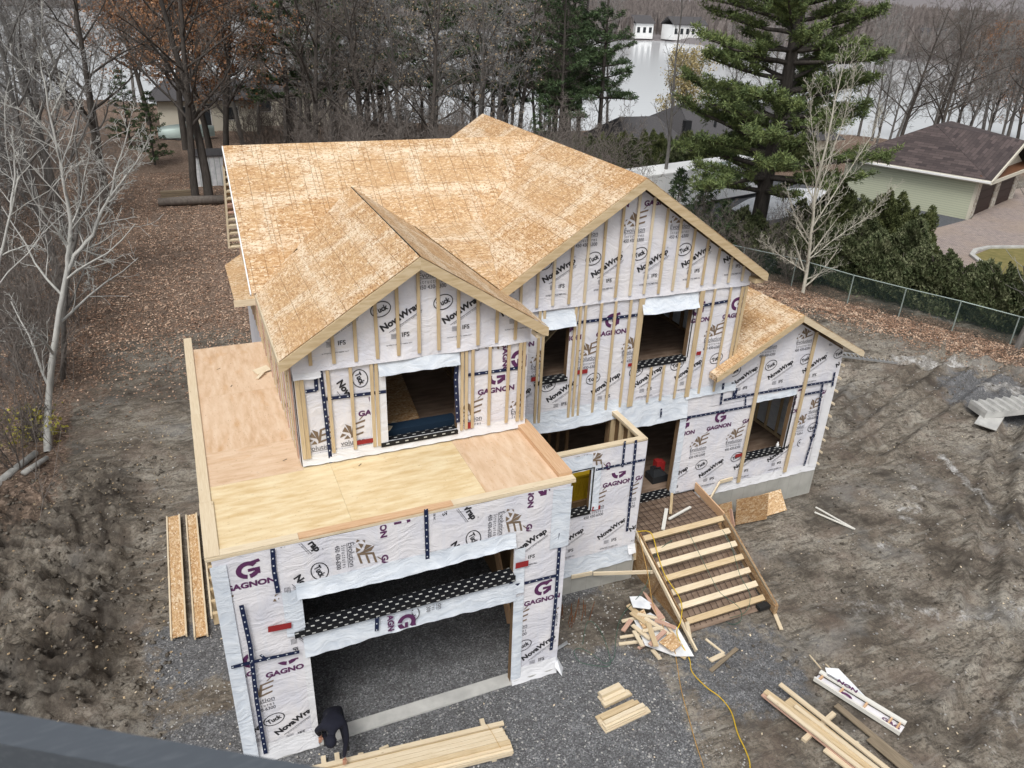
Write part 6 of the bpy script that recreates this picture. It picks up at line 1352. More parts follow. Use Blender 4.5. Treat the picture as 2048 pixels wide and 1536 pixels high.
# --- dark trunks behind the house at left
for i, (px, py, sc, k, lab) in enumerate(((392, 402, 1.05, 0, 'thinner of two dark trunks standing by the grey shed'), (418, 398, 1.25, 1, 'thicker of two dark trunks standing by the grey shed'))):
    p = gpt(px, py); plant('bare_tree', T_DARK[k], p.x, p.y, lab, s=sc, rz=i*1.9)
p = gpt(216, 410); plant('bare_tree', T_DARK[0], p.x, p.y, 'dark leaning trunk behind the crooked pale tree', s=1.0, rz=2.2, tilt=(0, -.06))
for i, (px, py, s_) in enumerate(((455, 345, 1.05), (372, 300, 1.2), (300, 250, 1.1), (425, 330, 1.1), (345, 235, 1.0))):
    p = gpt(px, py); plant('oak_tree', T_OAK[0], p.x, p.y, ('oak with rust coloured leaves just behind the left roof end', 'oak with rust coloured leaves left of the roof end', 'oak with rust coloured leaves farthest left', 'oak with rusty leaves between the two other oaks', 'oak with rusty leaves deep in the wood')[i], s=s_, rz=i*1.3)
for i, (x, y, s_) in enumerate(((11.5, 51, 1.0), (16.5, 47, 1.05), (20.5, 53, .95), (24.5, 49, 1.0))):
    plant('bare_tree', T_PALEOAK, x, y, ('leftmost of four crooked trees with pale leaves behind the roof ridge', 'second from left of four crooked trees with pale leaves behind the ridge', 'third from left of four crooked trees with pale leaves behind the ridge', 'crooked tree with pale leaves nearest the roof peak')[i], group='crooked trees behind the roof', s=s_, rz=i*2.1)
pr = random.Random(17)
def scatter(n, x0, x1, y0, y1, pick, name, label, group, smin=.8, smax=1.2, cat='tree', avoid=None, mind=2.5):
    done = []
    for _ in range(n*12):
        if len(done) >= n: break
        x, y = pr.uniform(x0, x1), pr.uniform(y0, y1)
        if side(np.array([x]), np.array([y]), NEAR)[0] > -3: continue
        if any((x-a)**2+(y-b)**2 < mind*mind for a, b in done) or (avoid and avoid(x, y)): continue
        done.append((x, y)); plant(name, pick(), x, y, label, cat, group, s=pr.uniform(smin, smax), rz=pr.uniform(0, 6.3), tilt=(pr.uniform(-.05, .05), pr.uniform(-.05, .05)))
av = lambda x, y: (-1.6 < x+ (y-20)*-.04 < 5 and y < 62) or (x > 33 and y < 62 and y < 30+(x-33)*1.2)
scatter(28, -34, -4.8, 22, 66, lambda: pr.choice(T_GREY+T_MULTI), 'bare_tree', 'grey bare tree among many in the wood at the left', 'bare trees in the left wood', avoid=av)
scatter(14, -42, 2, 66, 108, lambda: pr.choice(T_GREY+T_DARK), 'bare_tree', 'bare tree in the back of the left wood near the water', 'bare trees at the back of the left wood', avoid=None)
scatter(12, 2, 14, 60, 92, lambda: pr.choice(T_DARK+T_GREY), 'bare_tree', 'bare tree behind the cottages at the upper left', 'bare trees behind the cottages', .9, 1.2)
scatter(15, 9, 27, 40, 80, lambda: pr.choice(T_DARK+[T_PALEOAK]+T_GREY[:1]), 'bare_tree', 'dark bare tree in the thicket behind the main roof', 'bare trees behind the main roof', .8, 1.15, avoid=lambda x, y: False)
scatter(9, 28, 42, 50, 76, lambda: pr.choice(T_GREY+T_DARK), 'bare_tree', 'bare tree between the pines and the white water', 'bare trees before the water', .75, 1.05, avoid=lambda x, y: x > 36 and y < 66)
scatter(12, -13, -4.4, 9.5, 25, lambda: pr.choice(T_SHRUB), 'bare_shrub', 'tangled bare shrub in the thicket at the left edge', 'bare shrubs at the left edge', .7, 1.1, 'shrub', mind=1.2)
scatter(11, -16, -3.8, 25, 44, lambda: pr.choice(T_SHRUB), 'bare_shrub', 'tangled bare shrub among the grey trees at left', 'bare shrubs under the left wood', .8, 1.3, 'shrub', mind=1.6)
scatter(24, 8, 34, 30, 48, lambda: pr.choice(T_SHRUB), 'bare_shrub', 'bare shrub in the undergrowth behind the main roof', 'bare shrubs behind the main roof', .9, 1.4, 'shrub', mind=1.8, avoid=lambda x, y: x > 30 and y > 38)
for i, (x, y, s_, rz) in enumerate(((13.5, 58, 1.1, 0), (18.5, 62, 1.15, 1), (22.0, 57, 1.1, 2), (27.0, 56, 1.05, 3), (30.0, 60, 1.1, 4), (33.5, 55, .95, 5), (25.0, 68, 1.15, .6), (20.0, 74, 1.1, 2.7), (34.5, 58.5, 1.1, 2.2), (37.5, 62, 1.15, 3.3), (38.5, 57, .95, .4), (31.5, 51.5, .9, 5.2), (41, 66, 1.0, 1.4))):
    plant('pine_tree', P_MID[i % 2], x, y, 'dark pine with high boughs in the row behind the main roof', group='dark pines behind the main roof', s=s_, rz=rz)
plant('pine_tree', P_YOUNG, 27.0, 45.0, 'bushy young pine just behind the roof peak', s=.75, rz=1)
plant('pine_tree', P_MID[0], 9.2, 55, 'dark pine rising over the left roof ridge', s=1.0, rz=4.1)
for i, (px, py, s_, lab) in enumerate(((310, 330, .62, 'short dark pine before the cottages at the upper left'), (262, 290, .7, 'short dark pine left of the cottages'))):
    p = gpt(px, py); plant('pine_tree', P_YOUNG, p.x, p.y, lab, s=s_, rz=i)
for i, (px, py, s_, lab) in enumerate(((1392, 505, .95, 'bushy small pine rising behind the right roof slope'), (1435, 530, .75, 'smaller bushy pine right of the first by the roof slope'), (1350, 470, .85, 'small pine at the roof peak before the white trailer'))):
    p = gpt(px, py); plant('young_pine', P_SMALL, p.x, p.y, lab, s=s_, rz=i*1.1)
plant('willow_tree', T_WILLOW, 55, 67.0, 'pale yellow willow standing at the water edge', s=.95)
mt = gpt(1320, 420); Y5 = Yp(mt.y)
traced(rg, [([(mt.x, mt.y, hz(mt.x, mt.y)), Y5(1332, 340), Y5(1340, 270), Y5(1346, 200), Y5(1352, 110), Y5(1362, 30), Y5(1372, -60)], .15, .02)], ((16, .24, 42, .12, .10, .2), (6, .45, 42, .2, .05, .2), (3, .5, 40, .25, .02, .2)), 'bark_grey', 'bark_grey', 'slim straight grey bare tree before the white water')
# trees on the shore behind the neighbour garage
for i, (px, py, s_, m_, lab) in enumerate(((1790, 330, .85, T_DARK[0], 'bare tree left of the dark garage roof'), (1855, 318, .95, T_GREY[1], 'grey bare tree just behind the garage ridge'), (1905, 312, .9, T_DARK[1], 'dark bare tree behind the right of the garage ridge'), (1960, 300, 1.2, T_GREY[0], 'thick grey trunked tree behind the garage at right'), (2010, 310, 1.15, T_GREY[2], 'leaning grey tree behind the garage gable'), (1745, 335, .7, T_GREY[0], 'small bare tree seen right of the tall pine'), (2060, 320, 1.0, T_DARK[0], 'bare tree at the right edge behind the garage'))):
    p = gpt(px, py-12); plant('bare_tree', m_, p.x, p.y, lab, s=s_, rz=i*1.7, tilt=(.0, .05*(i % 3)))
p = gpt(1925, 300); plant('oak_tree', T_OAK[0], p.x+8, p.y+6, 'oak with red brown leaves on the shore at the right', s=.9)
p = gpt(1990, 290); plant('oak_tree', T_OAK[0], p.x+10, p.y+4, 'second oak with red brown leaves nearer the right edge', s=1.0, rz=2)
scatter(16, 60, 112, 30, 72, lambda: pr.choice(T_GREY+T_DARK), 'bare_tree', 'bare tree on the far lot by the water at right', 'bare trees on the right shore', .7, 1.1, mind=5, avoid=lambda x, y: y < 36+(x-50)*.35)

def thicket(name, n, xf, h0, h1, mat, lab, rad=.012, minr=.01):
    rg = random.Random(n); lines = []
    for _ in range(n):
        x, y = xf(rg)
        if x is None: continue
        z = hz(x, y)-.05; h = rg.uniform(h0, h1); d = Vector((rg.uniform(-.35, .35), rg.uniform(-.35, .35), 1)); P_, Rd, Ds = branch(rg, (x, y, z), d, h, rad*2, 4, .22, .03, .3); lines.append((P_, Rd))
        for k in range(7):
            j = rg.randint(1, 3); dd = (Ds[j]+rvec(rg)*.9).normalized(); Q, Qr, Qd = branch(rg, P_[j], dd, h*rg.uniform(.2, .42), rad, 3, .3, .02, .4); lines.append((Q, Qr))
            for _k in range(2): Q2, Qr2, _ = branch(rg, Q[rg.randint(1, 2)], (Qd[1]+rvec(rg)*.8).normalized(), h*rg.uniform(.1, .2), rad*.8, 2, .3, .0, .5); lines.append((Q2, Qr2))
    o = link(name, tubes_mesh(name, lines, M[mat], minr)); tag(o, lab, 'undergrowth', kind='stuff')
def tf_left(g): 
    x, y = g.uniform(-26, -3.6), g.uniform(9, 62)
    return (x, y) if x < -3.2-(y-9)*.03+g.uniform(-1, .4) else (None, None)
thicket('undergrowth', 520, tf_left, 2.0, 5.0, 'twig_brown', 'grey leafless undergrowth filling the wood at the left', .008, .006)
thicket('undergrowth', 520, lambda g: (g.uniform(6, 27), g.uniform(46, 78)), 2.0, 5, 'bark_brown', 'dark leafless undergrowth behind the main roof', .014, .010)
thicket('undergrowth', 110, lambda g: (g.uniform(29, 34), g.uniform(20, 28)), 1.2, 2.4, 'twig_grey', 'grey leafless undergrowth between the pine and the trailer', .008, .006)

for i, (x, y, s_) in enumerate(((28.4, 20.9, .62), (27.4, 22.9, .7), (29.4, 19.2, .5), (30.6, 21.4, .8), (26.4, 24.6, .8))):
    plant('bare_shrub', T_SHRUB[i % 2], x, y, 'bare grey bush by the chain link fence near the young tree', 'shrub', 'bare bushes by the fence', s=s_, rz=i*1.7)
for i, (x, y, s_, m_) in enumerate(((36, 66, .9, 0), (40, 70, 1.0, 1), (43.5, 66, .85, 2), (47.5, 71, .9, 0), (33, 69, 1.0, 1), (38.5, 63, .8, 2))):
    plant('bare_tree', T_GREY[m_], x, y, 'bare grey tree on the shore in front of the white water', group='bare trees screening the water', s=s_, rz=i*2.3)

# hedges
hl = [(28.2, 23.2), (30.2, 19.8), (31.6, 17.2), (32.8, 14.6), (33.9, 12.0), (35.0, 9.4), (36.4, 6.6)]
k = 0
for a, b in zip(hl, hl[1:]):
    for t_ in (0, .5):
        x, y = a[0]+(b[0]-a[0])*t_+1.3, a[1]+(b[1]-a[1])*t_; plant('hedge_cedar', CED_LOW[k % 2], x, y, 'low leafy cedar in the hedge behind the chain link fence', 'hedge', 'cedars of the low hedge', s=pr.uniform(.95, 1.15), rz=pr.uniform(0, 6)); k += 1
for x, y, s_, i in ((38.6, 19.6, .9, 0), (37.4, 21.2, 1.0, 2), (39.4, 22.4, .95, 0), (38.4, 24.4, .9, 1), (36.0, 23.5, 1.1, 0), (34.4, 22.6, .9, 1), (36.8, 18.4, .95, 1), (35.2, 20.4, 1.0, 1), (33.2, 22.6, 1.0, 1)):
    plant('cedar_tree', CED[i], x, y, 'dense green cedar in the clump before the neighbour driveway', 'cedar', 'cedars before the driveway', s=s_, rz=pr.uniform(0, 6))
for i in range(19):
    t_ = i/18; x = 32.0+t_*21; y = 48.6-t_*4.0; plant('cedar_tree', CED[i % 3], x+pr.uniform(-.3, .3), y+pr.uniform(-.3, .3), 'green cedar in the tall hedge behind the white trailer', 'cedar', 'cedars behind the trailer', s=pr.uniform(.78, .92), rz=pr.uniform(0, 6))

# ground leaves, stones, clods
rs = np.random.RandomState(9)
def zs(x, y): return height(x, y)
def scat(name, n, xf, size, mat, flat=True, lab=None):
    x, y = xf(n); z = zs(x, y)+.012; m = len(x); P = np.stack([x, y, z], -1)
    a = rs.normal(0, 1, (m, 3)); a[:, 2] *= .35; a /= np.linalg.norm(a, axis=1, keepdims=True); b = np.cross(a, np.array([0, 0, 1.])+rs.normal(0, .35, (m, 3))); b /= np.linalg.norm(b, axis=1, keepdims=True)
    s_ = size*rs.uniform(.5, 1.3, (m, 1)); a = a*s_; b = b*s_*.65; P[:, 2] += .02
    me = np_mesh(name, np.stack([P-a, P+b, P+a, P-b], 1).reshape(-1, 3), np.arange(m*4).reshape(-1, 4), M[mat]); o = link(name, me); tag(o, kind='stuff'); return o
def area_left(n):
    x = rs.uniform(-9, 9, n); y = 13+rs.uniform(0, 1, n)**1.3*42; e = fbm(x*.3, y*.3, 5, 4)*4; k = (y+e*1.5 > 13+9*rs.uniform(0, 1, n)**.6); return x[k], y[k]
o = scat('leaf_litter', 90000, area_left, .048, 'ground_leaf'); tag(o, 'brown fallen leaves strewn over the ground behind the house at left', 'leaves')
def area_right(n):
    t_ = rs.uniform(0, 1, n); x = 26+t_*9+rs.normal(0, .8, n); y = 21-t_*17+rs.normal(0, 1.3, n); k = x < 38; return x[k], y[k]
o = scat('leaf_litter', 20000, area_right, .042, 'ground_leaf'); tag(o, 'brown fallen leaves along the foot of the chain link fence', 'leaves')
def area_sparse(n):
    x = rs.uniform(-10, -1, n); y = rs.uniform(2, 16, n); return x, y
o = scat('leaf_litter', 1300, area_sparse, .035, 'pale_leaf'); tag(o, 'scattered pale leaves on the dark mud left of the garage', 'leaves')
def stones(name, n, xf, s0, s1, mat, lab, cat):
    x, y = xf(n); z = zs(x, y); m = len(x); base = np.array([(1, 0, 0), (-1, 0, 0), (0, 1, 0), (0, -1, 0), (0, 0, 1), (0, 0, -1)], float); fs = np.array([(0, 2, 4), (2, 1, 4), (1, 3, 4), (3, 0, 4), (2, 0, 5), (1, 2, 5), (3, 1, 5), (0, 3, 5)])
    s_ = (s0+(s1-s0)*rs.uniform(0, 1, (m, 1, 1))**3); V = base[None]*s_*rs.uniform(.55, 1.3, (m, 6, 1))*np.array([1, 1, .6]); a = rs.uniform(0, 6.3, m); ca, sa = np.cos(a)[:, None], np.sin(a)[:, None]
    V = np.stack([V[:, :, 0]*ca-V[:, :, 1]*sa, V[:, :, 0]*sa+V[:, :, 1]*ca, V[:, :, 2]], -1)+np.stack([x, y, z+.3*s_[:, 0, 0]], -1)[:, None]
    F = (np.arange(m)[:, None, None]*6+fs[None]).reshape(-1, 3); o = link(name, np_mesh(name, V.reshape(-1, 3), F, M[mat])); return tag(o, lab, cat, kind='stuff')
def out_house(x, y): return ~(((x > -.1) & (x < GW+.1) & (y > -.1) & (y < 9)) | ((x > GW) & (x < X4+.2) & (y > 2) & (y < 12)))
def ar(x0, x1, y0, y1): 
    def f(n): x = rs.uniform(x0, x1, n); y = rs.uniform(y0, y1, n); k = out_house(x, y); return x[k], y[k]
    return f
stones('pebbles', 5200, ar(-3, 34, -5, 14), .008, .045, 'pebble', 'small pale stones scattered over the mud of the site', 'stones')
stones('gravel', 9000, ar(-1.8, 9, -5, 4), .008, .036, 'pebble', 'loose gravel on the grey pad before the garage', 'gravel')
stones('mud_clods', 4200, ar(-10, -1.3, -2, 12), .015, .09, 'clod', 'lumps of dark soil on the spoil heap left of the garage', 'soil')
stones('mud_clods', 3000, ar(9, 34, -5, 14), .02, .08, 'clod', 'small lumps of soil on the muddy yard at the right', 'soil')
def chips(n):
    x = rs.uniform(-2, 26, n); y = rs.uniform(-5, 9, n); k = out_house(x, y); return x[k], y[k]
o = scat('wood_chips', 600, chips, .028, 'lumber_pale'); tag(o, 'small pale wood splinters scattered over the site', 'wood chips')

# ------------------------------------------------------------------ fence, neighbours, far shore
fe = empty('chain_link_fence', (31.5, 14, -.2), 'green chain link fence with metal posts before the low hedge', 'fence')
FP = [Vector((x, y, 0)) for x, y in ((26.9, 23.9), (28.2, 21.6), (29.4, 18.9), (30.52, 15.75+.3), (31.5, 13.74), (32.4, 11.49), (33.5, 9.4), (34.6, 7.2), (35.7, 5.0))]
for p in FP: p.z = hz(p.x, p.y)
for p in FP: MB().tube([p, p+Vector((0, 0, 1.5))], .03, 7).build('post', M['galvanised'], fe)
for a, b in zip(FP, FP[1:]): MB().tube([a+Vector((0, 0, 1.48)), b+Vector((0, 0, 1.48))], .026, 6).build('top_rail', M['galvanised'], fe)
wm = MB()
for a, b in zip(FP, FP[1:]):
    L = (b-a).length; u = (b-a)/L; n = int(L/.075)
    for k in range(-20, n):
        for s_ in (1, -1):
            x0 = k*.075; x1 = x0+1.42
            z0, z1 = (.04, 1.46) if s_ > 0 else (1.46, .04)
            ta, tb_ = max(0, -x0/1.42), min(1, (L-x0)/1.42)
            if tb_ <= ta: continue
            f_ = lambda t_: a+u*(x0+1.42*t_)+Vector((0, 0, z0+(z1-z0)*t_))
            p, q = f_(ta), f_(tb_); w = Vector((-u.y, u.x, 0))*.0
            wm.poly([p+Vector((0, 0, .006)), q+Vector((0, 0, .006)), q-Vector((0, 0, .006)), p-Vector((0, 0, .006))])
tag(wm.build('wire_mesh', M['fence_wire'], fe), kind='stuff')
tr_ = gpt(2030, 705); MB_ = bare(88, 9, .17, PRM_S[:2], 'bark_grey', 'twig_grey'); plant('bare_tree', MB_, tr_.x, tr_.y, 'grey trunk leaning at the right edge before the fence', tilt=(0, .22))

# neighbour's double garage
g1 = Vector((52.1, 26.51, 0)); df_ = Vector((9.7, 3.7, 0)).normalized(); dl = Vector((-3.7, 9.7, 0)).normalized(); zg = -.2
ng = empty('neighbour_garage', (g1.x, g1.y, zg), 'cream sided double garage with dark shingle roof and brown doors', 'garage')
W_, D_, H_ = 10.3, 9.6, 2.9
def G(a, b, z): return g1+df_*a+dl*b+Vector((0, 0, zg+z))
def gb_(a0, a1, b0, b1, z0, z1, name, mat): return MB().hexa([G(a0, b0, z0), G(a1, b0, z0), G(a1, b1, z0), G(a0, b1, z0), G(a0, b0, z1), G(a1, b0, z1), G(a1, b1, z1), G(a0, b1, z1)]).build(name, M[mat], ng)
gb_(0, .15, .16, D_, 0, H_, 'side_wall', 'siding'); gb_(0, W_, D_-.15, D_+.001, 0, H_-.01, 'side_wall', 'siding'); gb_(W_-.15, W_, .16, D_-.16, 0, H_, 'side_wall', 'siding')
for a0, a1 in ((0, 1.0), (4.65, 5.65), (9.3, W_)): gb_(a0, a1, 0, .15, 0, 2.5, 'stone_pier', 'stone_veneer')
gb_(0, W_, .0, .15, 2.501, H_, 'stone_lintel', 'stone_veneer')
for a0, a1 in ((1.0, 4.65), (5.65, 9.3)):
    for k in range(4): gb_(a0+.01, a1-.01, .08, .12, .02+k*.62, .62+k*.62, 'door_panel', 'dark_brown')
gb_(-.06, .10, -.04, .0, 0, H_, 'corner_trim', 'cream_paint'); gb_(-.03, .0, .0, .16, 0, H_, 'corner_trim', 'cream_paint')
for a_ in (1.4, 3.9): o = MB().tube([G(a_, -.12, 2.62), G(a_, -.12, 2.74)], .07, 8).build('soffit_lamp', M['warm_lamp'], ng)
e_ = .5; rdg0, rdg1 = G(3.5, 5.0, 5.7), G(6.8, 5.0, 5.7)
def rface(pts, name='roof_slope'):
    P0 = Vector(pts[0]); U = (Vector(pts[1])-P0).normalized(); N = U.cross(Vector(pts[-1])-P0).normalized(); Vv = N.cross(U)
    uvf = lambda p: ((Vector(p)-P0).dot(U), (Vector(p)-P0).dot(Vv)); MB().prism(pts, N*.06 if N.z > 0 else -N*.06, uvf=uvf).build(name, M['shingles'], ng)
A0, A1, B0, B1 = G(-e_, -.9, H_), G(W_+e_, -.9, H_), G(-e_, D_+e_, H_), G(W_+e_, D_+e_, H_); TP_ = G(W_/2, -.9, 5.15)
rface([B0, A0, rdg0]); rface([A0, TP_, rdg0]); rface([rdg0, TP_, rdg1]); rface([TP_, A1, rdg1]); rface([A1, B1, rdg1]); rface([B1, B0, rdg0, rdg1])
MB().prism([G(.3, .0, H_+.02), G(W_-.3, .0, H_+.02), G(W_/2, .0, 4.9)], -dl*.05).build('gable_wall', M['cream_paint'], ng)
MB().hexa([G(-.2, -.85, H_-.0), G(W_+.2, -.85, H_-.0), G(W_+.2, 0, H_+.01), G(-.2, 0, H_+.01), G(-.2, -.85, H_+.06), G(W_+.2, -.85, H_+.06), G(W_+.2, 0, H_+.35), G(-.2, 0, H_+.35)]).build('pent_roof', M['cedar_soffit'], ng)
for p, q, w, h in ((A0, A1, .10, .24), (A0, TP_, .10, .22), (TP_, A1, .10, .22), (A0, B0, .10, .26)): MB().beam(p, q, w, h).build('fascia_board', M['cream_paint'], ng)
MB().beam(A0-df_*.12+Vector((0, 0, .02)), B0-df_*.12+Vector((0, 0, .02)), .14, .12).build('gutter', M['white_paint'], ng)
# driveway, lawn and kerb
zf_ = lambda p, dz=.02: Vector((p[0], p[1], -.15+dz))
o = MB().poly([zf_(p, .16) for p in ((34.9, 12.0), (42, 2), (75, 2), (75, 34), (61, 32), (52.2, 26.3), (47.6, 25.2), (42.5, 24.2), (40, 19))]).build('driveway', M['pavers']); tag(o, kind='structure')
o = MB().poly([G(-.5, -.6, .165), G(-.1, D_+1, .165), G(-7, D_+1, .165), G(-6.5, .5, .165)][::-1]).build('asphalt_strip', M['asphalt']); tag(o, kind='structure')
lw = [(43.8, 19.6), (42.9, 18.2), (40.5, 14.6), (38.5, 9), (46, 0), (60, 0), (60, 17.5), (50.5, 19.3), (46.5, 20.4)]
o = MB().poly([zf_(p, .18) for p in lw]).build('lawn', M['lawn']); tag(o, kind='structure')
kr = MB()
for a, b in zip([(42.9, 18.2), (43.8, 19.6), (45.0, 20.3), (46.5, 20.5), (50.5, 19.4)], [(43.8, 19.6), (45.0, 20.3), (46.5, 20.5), (50.5, 19.4), (60, 17.5)]): kr.beam((*a, .09), (*b, .09), .28, .12)
o = kr.build('kerb', M['concrete_plain']); tag(o, kind='structure')
o = MB().poly([zf_(p, .155) for p in ((31, 29), (48, 28.5), (48, 47), (31, 51))]).build('asphalt_yard', M['asphalt']); tag(o, kind='structure')
# grey-roofed cottage behind the hedge
cg = empty('grey_roofed_cottage', (48, 62, 0), 'low cottage with wide dark grey roof between hedge and water', 'house')
def cot(root, x0, x1, y0, y1, zw, zr, mat_r, mat_w, hip=1.5, ov=.6):
    MB().box((x0, y0, -1), (x1, y1, zw)).build('wall', M[mat_w], root); ym_ = (y0+y1)/2; a, b, c, d = (x0-ov, y0-ov, zw), (x1+ov, y0-ov, zw), (x1+ov, y1+ov, zw), (x0-ov, y1+ov, zw); e, f = (x0+hip, ym_, zr), (x1-hip, ym_, zr)
    for pts in ([a, b, f, e], [c, d, e, f], [b, c, f], [d, a, e]):
        P0 = Vector(pts[0]); U = (Vector(pts[1])-P0).normalized(); N = U.cross(Vector(pts[-1])-P0).normalized(); Vv = N.cross(U); MB().prism(pts, N*.08, uvf=lambda p: ((Vector(p)-P0).dot(U), (Vector(p)-P0).dot(Vv))).build('roof_slope', M[mat_r], root)
pR = at(1350, 214, 'z', 3.4); 
cot(cg, pR.x-1, pR.x+17, pR.y-6.0, pR.y+6.0, .6, 3.6, 'shingles_grey', 'cream_paint'); cot(cg, pR.x-8, pR.x-1.7, pR.y-4.6, pR.y+3.0, .4, 2.6, 'shingles_grey', 'cream_paint', hip=1.0)
q = at(1375, 243, 'z', 2.6); MB().box((q.x-.35, q.y-.3, 1.6), (q.x+.35, q.y+.3, 2.7)).build('roof_vent', M['plastic_black'], cg); q = at(1431, 244, 'z', 2.4); MB().tube([(q.x, q.y, 1.5), (q.x, q.y, 2.6)], .14, 8).build('vent_pipe', M['plastic_black'], cg)
# white office trailer and white boat under cover
tl = empty('white_trailer', gpt(1440, 425), 'long white site trailer with grey roof hatch parked before the hedge', 'trailer')
t0 = gpt(1452, 408); t1 = gpt(1518, 396); ud = (t1-t0); ud.z = 0; ud.normalize(); vd = Vector((-ud.y, ud.x, 0)); p0 = t1+Vector((0, 0, .1)); L_, Wt, Ht = 13.5, 2.6, 2.75
def TB_(a0, a1, b0, b1, z0, z1): f_ = lambda a, b, z: p0-ud*a+vd*b+Vector((0, 0, z)); return [f_(a1, b0, z0), f_(a0, b0, z0), f_(a0, b1, z0), f_(a1, b1, z0), f_(a1, b0, z1), f_(a0, b0, z1), f_(a0, b1, z1), f_(a1, b1, z1)]
MB().hexa(TB_(0, L_, 0, Wt, .35, Ht)).build('trailer_body', M['white_paint'], tl)
for k in range(19): MB().hexa(TB_(.3+k*.7, .34+k*.7, -.012, 0, .4, Ht-.1)).build('wall_rib', M['white_sheet'], tl)
MB().hexa(TB_(2.6, 6.2, .5, .95, Ht+.001, Ht+.06)).build('roof_hatch', M['galvanised'], tl); MB().hexa(TB_(-.02, L_+.02, -.02, .06, Ht-.08, Ht+.05)).build('roof_edge', M['white_paint'], tl)
MB().hexa(TB_(.2, L_-.2, .1, .25, .15, .34)).build('chassis', M['plastic_black'], tl)
for k in (4.2, 5.2): MB().tube([p0-ud*k+vd*.02+Vector((0, 0, .3)), p0-ud*k+vd*.25+Vector((0, 0, .3))], .33, 14).build('wheel', M['rubber'], tl)
bt = empty('covered_boat', gpt(1560, 420), 'long boat shape under a white cover on the asphalt before the trailer', 'covered boat')
b0, b1 = gpt(1462, 448), gpt(1660, 405); ub = (b1-b0); ub.z = 0; Lb = ub.length; ub.normalize(); vb = Vector((-ub.y, ub.x, 0)); V_, F_ = [], []
for i in range(15):
    t_ = i/14; w = 1.25*math.sin(PI*min(.97, t_*.85+.12))**.6; h = 1.5*math.sin(PI*(t_*.8+.12))**.5
    for k in range(9): an = PI*k/8; V_.append(tuple(b0+ub*Lb*t_+vb*(w*math.cos(an))+Vector((0, 0, .1+h*math.sin(an)**.7+.06*math.sin(i*2+k)))))
for i in range(14):
    for k in range(8): F_.append((i*9+k, (i+1)*9+k, (i+1)*9+k+1, i*9+k+1))
link('cover', np_mesh('cover', np.array(V_), np.array(F_), M['white_sheet']), bt, True); MB().hexa([tuple(b0+ub*Lb*.1+vb*.5+Vector((0, 0, .0))), tuple(b0+ub*Lb*.9+vb*.5), tuple(b0+ub*Lb*.9-vb*.5), tuple(b0+ub*Lb*.1-vb*.5), tuple(b0+ub*Lb*.1+vb*.5+Vector((0, 0, .5))), tuple(b0+ub*Lb*.9+vb*.5+Vector((0, 0, .5))), tuple(b0+ub*Lb*.9-vb*.5+Vector((0, 0, .5))), tuple(b0+ub*Lb*.1-vb*.5+Vector((0, 0, .5)))]).build('hull', M['plastic_black'], bt)
# shed, cottages and boat at the upper left
sh_ = empty('grey_shed', (3.6, 45, 0), 'small pale grey shed beyond the left end of the roof', 'shed'); p = gpt(390, 376)
MB().box((p.x, p.y, -.3), (p.x+3.4, p.y+2.6, 2.1)).build('shed_body', M['white_sheet'], sh_)
for k in range(10): MB().box((p.x+.1+k*.36, p.y-.012, -.2), (p.x+.13+k*.36, p.y, 2.05)).build('wall_groove', M['galvanised'], sh_)
MB().box((p.x-.1, p.y-.1, 2.101), (p.x+3.5, p.y+2.7, 2.2)).build('roof', M['shingles_grey'], sh_)
pl = empty('plank_pile', gpt(360, 392), 'small stack of grey planks beside the shed', 'planks'); q = gpt(360, 392)
for k in range(4): MB().box((q.x-1.2, q.y-.2+k*.02, -.2+k*.16), (q.x+1.2, q.y+.2, -.06+k*.16)).build('plank', M['lumber_grey'], pl)
def cottage(px, py, w, d, zw, zr, mw, mr, lab, wins):
    q = gpt(px, py); r_ = empty('cottage', (q.x, q.y, 0), lab, 'house'); cot(r_, q.x, q.x+w, q.y, q.y+d, zw, zr, mr, mw, 1.2)
    for a, b, c, e in wins: f = MB().box((q.x+a-.08, q.y-.05, c-.08), (q.x+b+.08, q.y-.012, e+.08)).build('window_frame', M['white_paint'], r_); g = MB().box((q.x+a, q.y-.07, c), (q.x+b, q.y-.051, e)).build('pane', M['glass_dark']); g.parent = f
cottage(322, 262, 9.5, 6, 2.6, 4.3, 'cream_paint', 'shingles_grey', 'beige cottage with white framed windows behind the shed', ((2.0, 3.0, .6, 2.0), (4.2, 4.9, .2, 2.2), (6.5, 7.6, .7, 1.9)))
cottage(505, 250, 11, 6, 2.6, 4.2, 'cream_paint', 'shingles_grey', 'long pale cottage partly hidden behind the oaks', ((1.0, 2.2, .6, 2.0), (4.0, 5.0, .6, 2.0), (7.2, 8.4, .6, 2.0)))
cottage(330, 170, 7, 5, 2.4, 3.9, 'white_paint', 'shingles_grey', 'small white cottage near the water at the upper left', ((1.0, 2.0, .8, 1.9), (3.6, 4.6, .8, 1.9)))
bo = empty('grey_boat', gpt(330, 262), 'grey covered runabout parked before the beige cottage', 'boat'); q = gpt(318, 274); V_, F_ = [], []
for i in range(9):
    t_ = i/8; w = .95*math.sin(PI*(t_*.8+.18))**.5; h = .9+.25*math.sin(PI*t_)
    for k in range(7): an = PI*k/6; V_.append((q.x+5*t_, q.y-1.5+w*math.cos(an), .1+h*math.sin(an)**.6))
for i in range(8):
    for k in range(6): F_.append((i*7+k, (i+1)*7+k, (i+1)*7+k+1, i*7+k+1))
link('cover', np_mesh('cover', np.array(V_), np.array(F_), M['galvanised']), bo, True); MB().box((q.x+.5, q.y-2, -.3), (q.x+4.5, q.y-1, .4)).build('hull', M['white_paint'], bo)

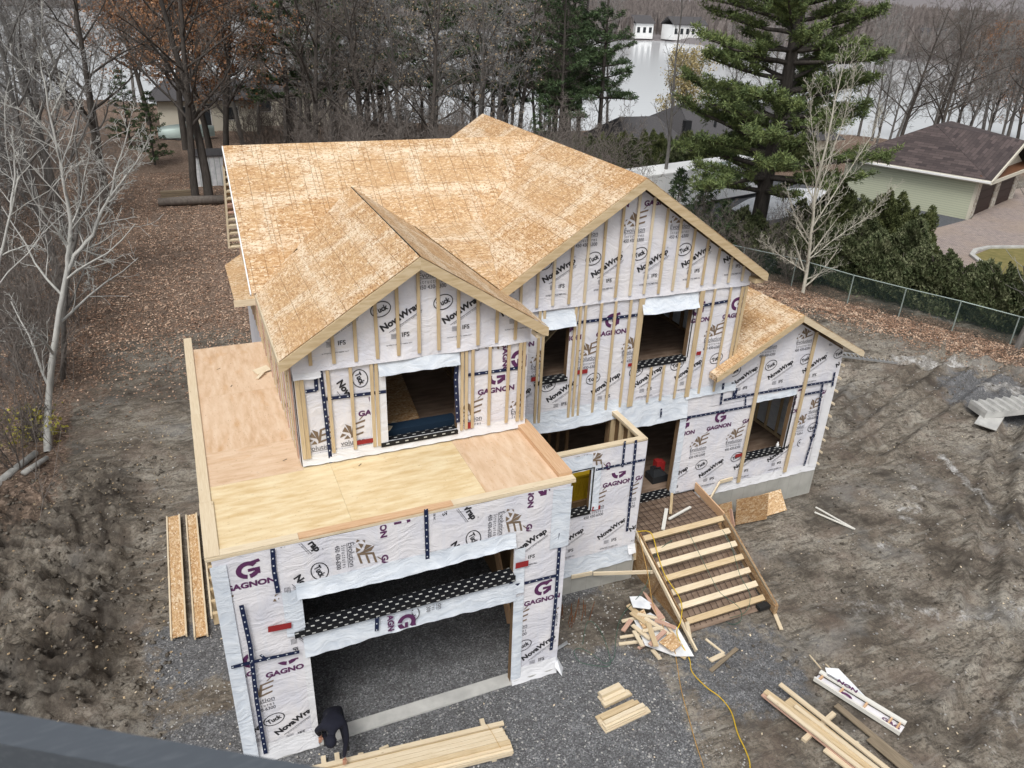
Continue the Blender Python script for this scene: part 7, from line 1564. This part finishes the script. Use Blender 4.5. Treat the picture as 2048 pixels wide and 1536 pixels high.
# far shore: houses, then the wood as one mass
for i, (x, y, w, lab) in enumerate(((193, 306, 9, 'narrow white house on the far shore'), (207, 298, 17, 'long white house on the far shore'), (262, 214, 14, 'white house on the far shore at the right'))):
    r_ = empty('far_house', (x, y, 0), lab, 'house'); zb = hz(x, y); cot_z = zb+5
    MB().box((x, y, zb-1), (x+w, y+9, cot_z)).build('wall', M['white_paint'], r_)
    MB().prism([(x-.6, y-.6, cot_z), (x+w+.6, y-.6, cot_z), (x+w+.6, y+4.5, cot_z+3), (x-.6, y+4.5, cot_z+3)], (0, 0, .3)).prism([(x-.6, y+9.6, cot_z), (x-.6, y+4.5, cot_z+3), (x+w+.6, y+4.5, cot_z+3), (x+w+.6, y+9.6, cot_z)], (0, 0, .3)).build('roof', M['shingles_grey'], r_)
    for k in range(int(w/3)): f = MB().box((x+.8+k*3, y-.1, zb+1.4), (x+2.2+k*3, y-.02, zb+3.6)).build('window', M['glass_dark'], r_)
rs = np.random.RandomState(4); VF, FFc = [], []; n = 60000
xf = rs.uniform(-500, 700, n*2); off = rs.uniform(0, 1, n*2)**2.0*700+2; yf_ = np.interp(xf, [p[0] for p in FAR], [p[1] for p in FAR])+off*1.25
df2 = side(xf, yf_, FAR); hq = rs.uniform(4, 10, n*2); zz = height(xf, yf_)
k = (df2 > 1.5) & (np.abs(xf-205)+np.abs(yf_-292) > 26); xf, yf_, hq, zz = xf[k], yf_[k], hq[k], zz[k]; m = len(xf)
a = rs.uniform(0, PI, m); w = hq*rs.uniform(.05, .16, m); dx, dy = np.cos(a)*w, np.sin(a)*w
tw = rs.normal(0, .12, (m, 2))*hq[:, None]
V = np.stack([np.stack([xf, yf_, zz-1], -1), np.stack([xf+dx, yf_+dy, zz+hq*.55], -1), np.stack([xf+tw[:, 0]*.3, yf_+tw[:, 1]*.3, zz+hq], -1), np.stack([xf-dx, yf_-dy, zz+hq*.5], -1)], 1).reshape(-1, 3)
o = link('far_wood', np_mesh('far_wood', V, np.arange(m*4).reshape(-1, 4), M['far_twigs'])); tag(o, 'grey brown leafless wood covering the far shore and hills', 'wood', kind='stuff')
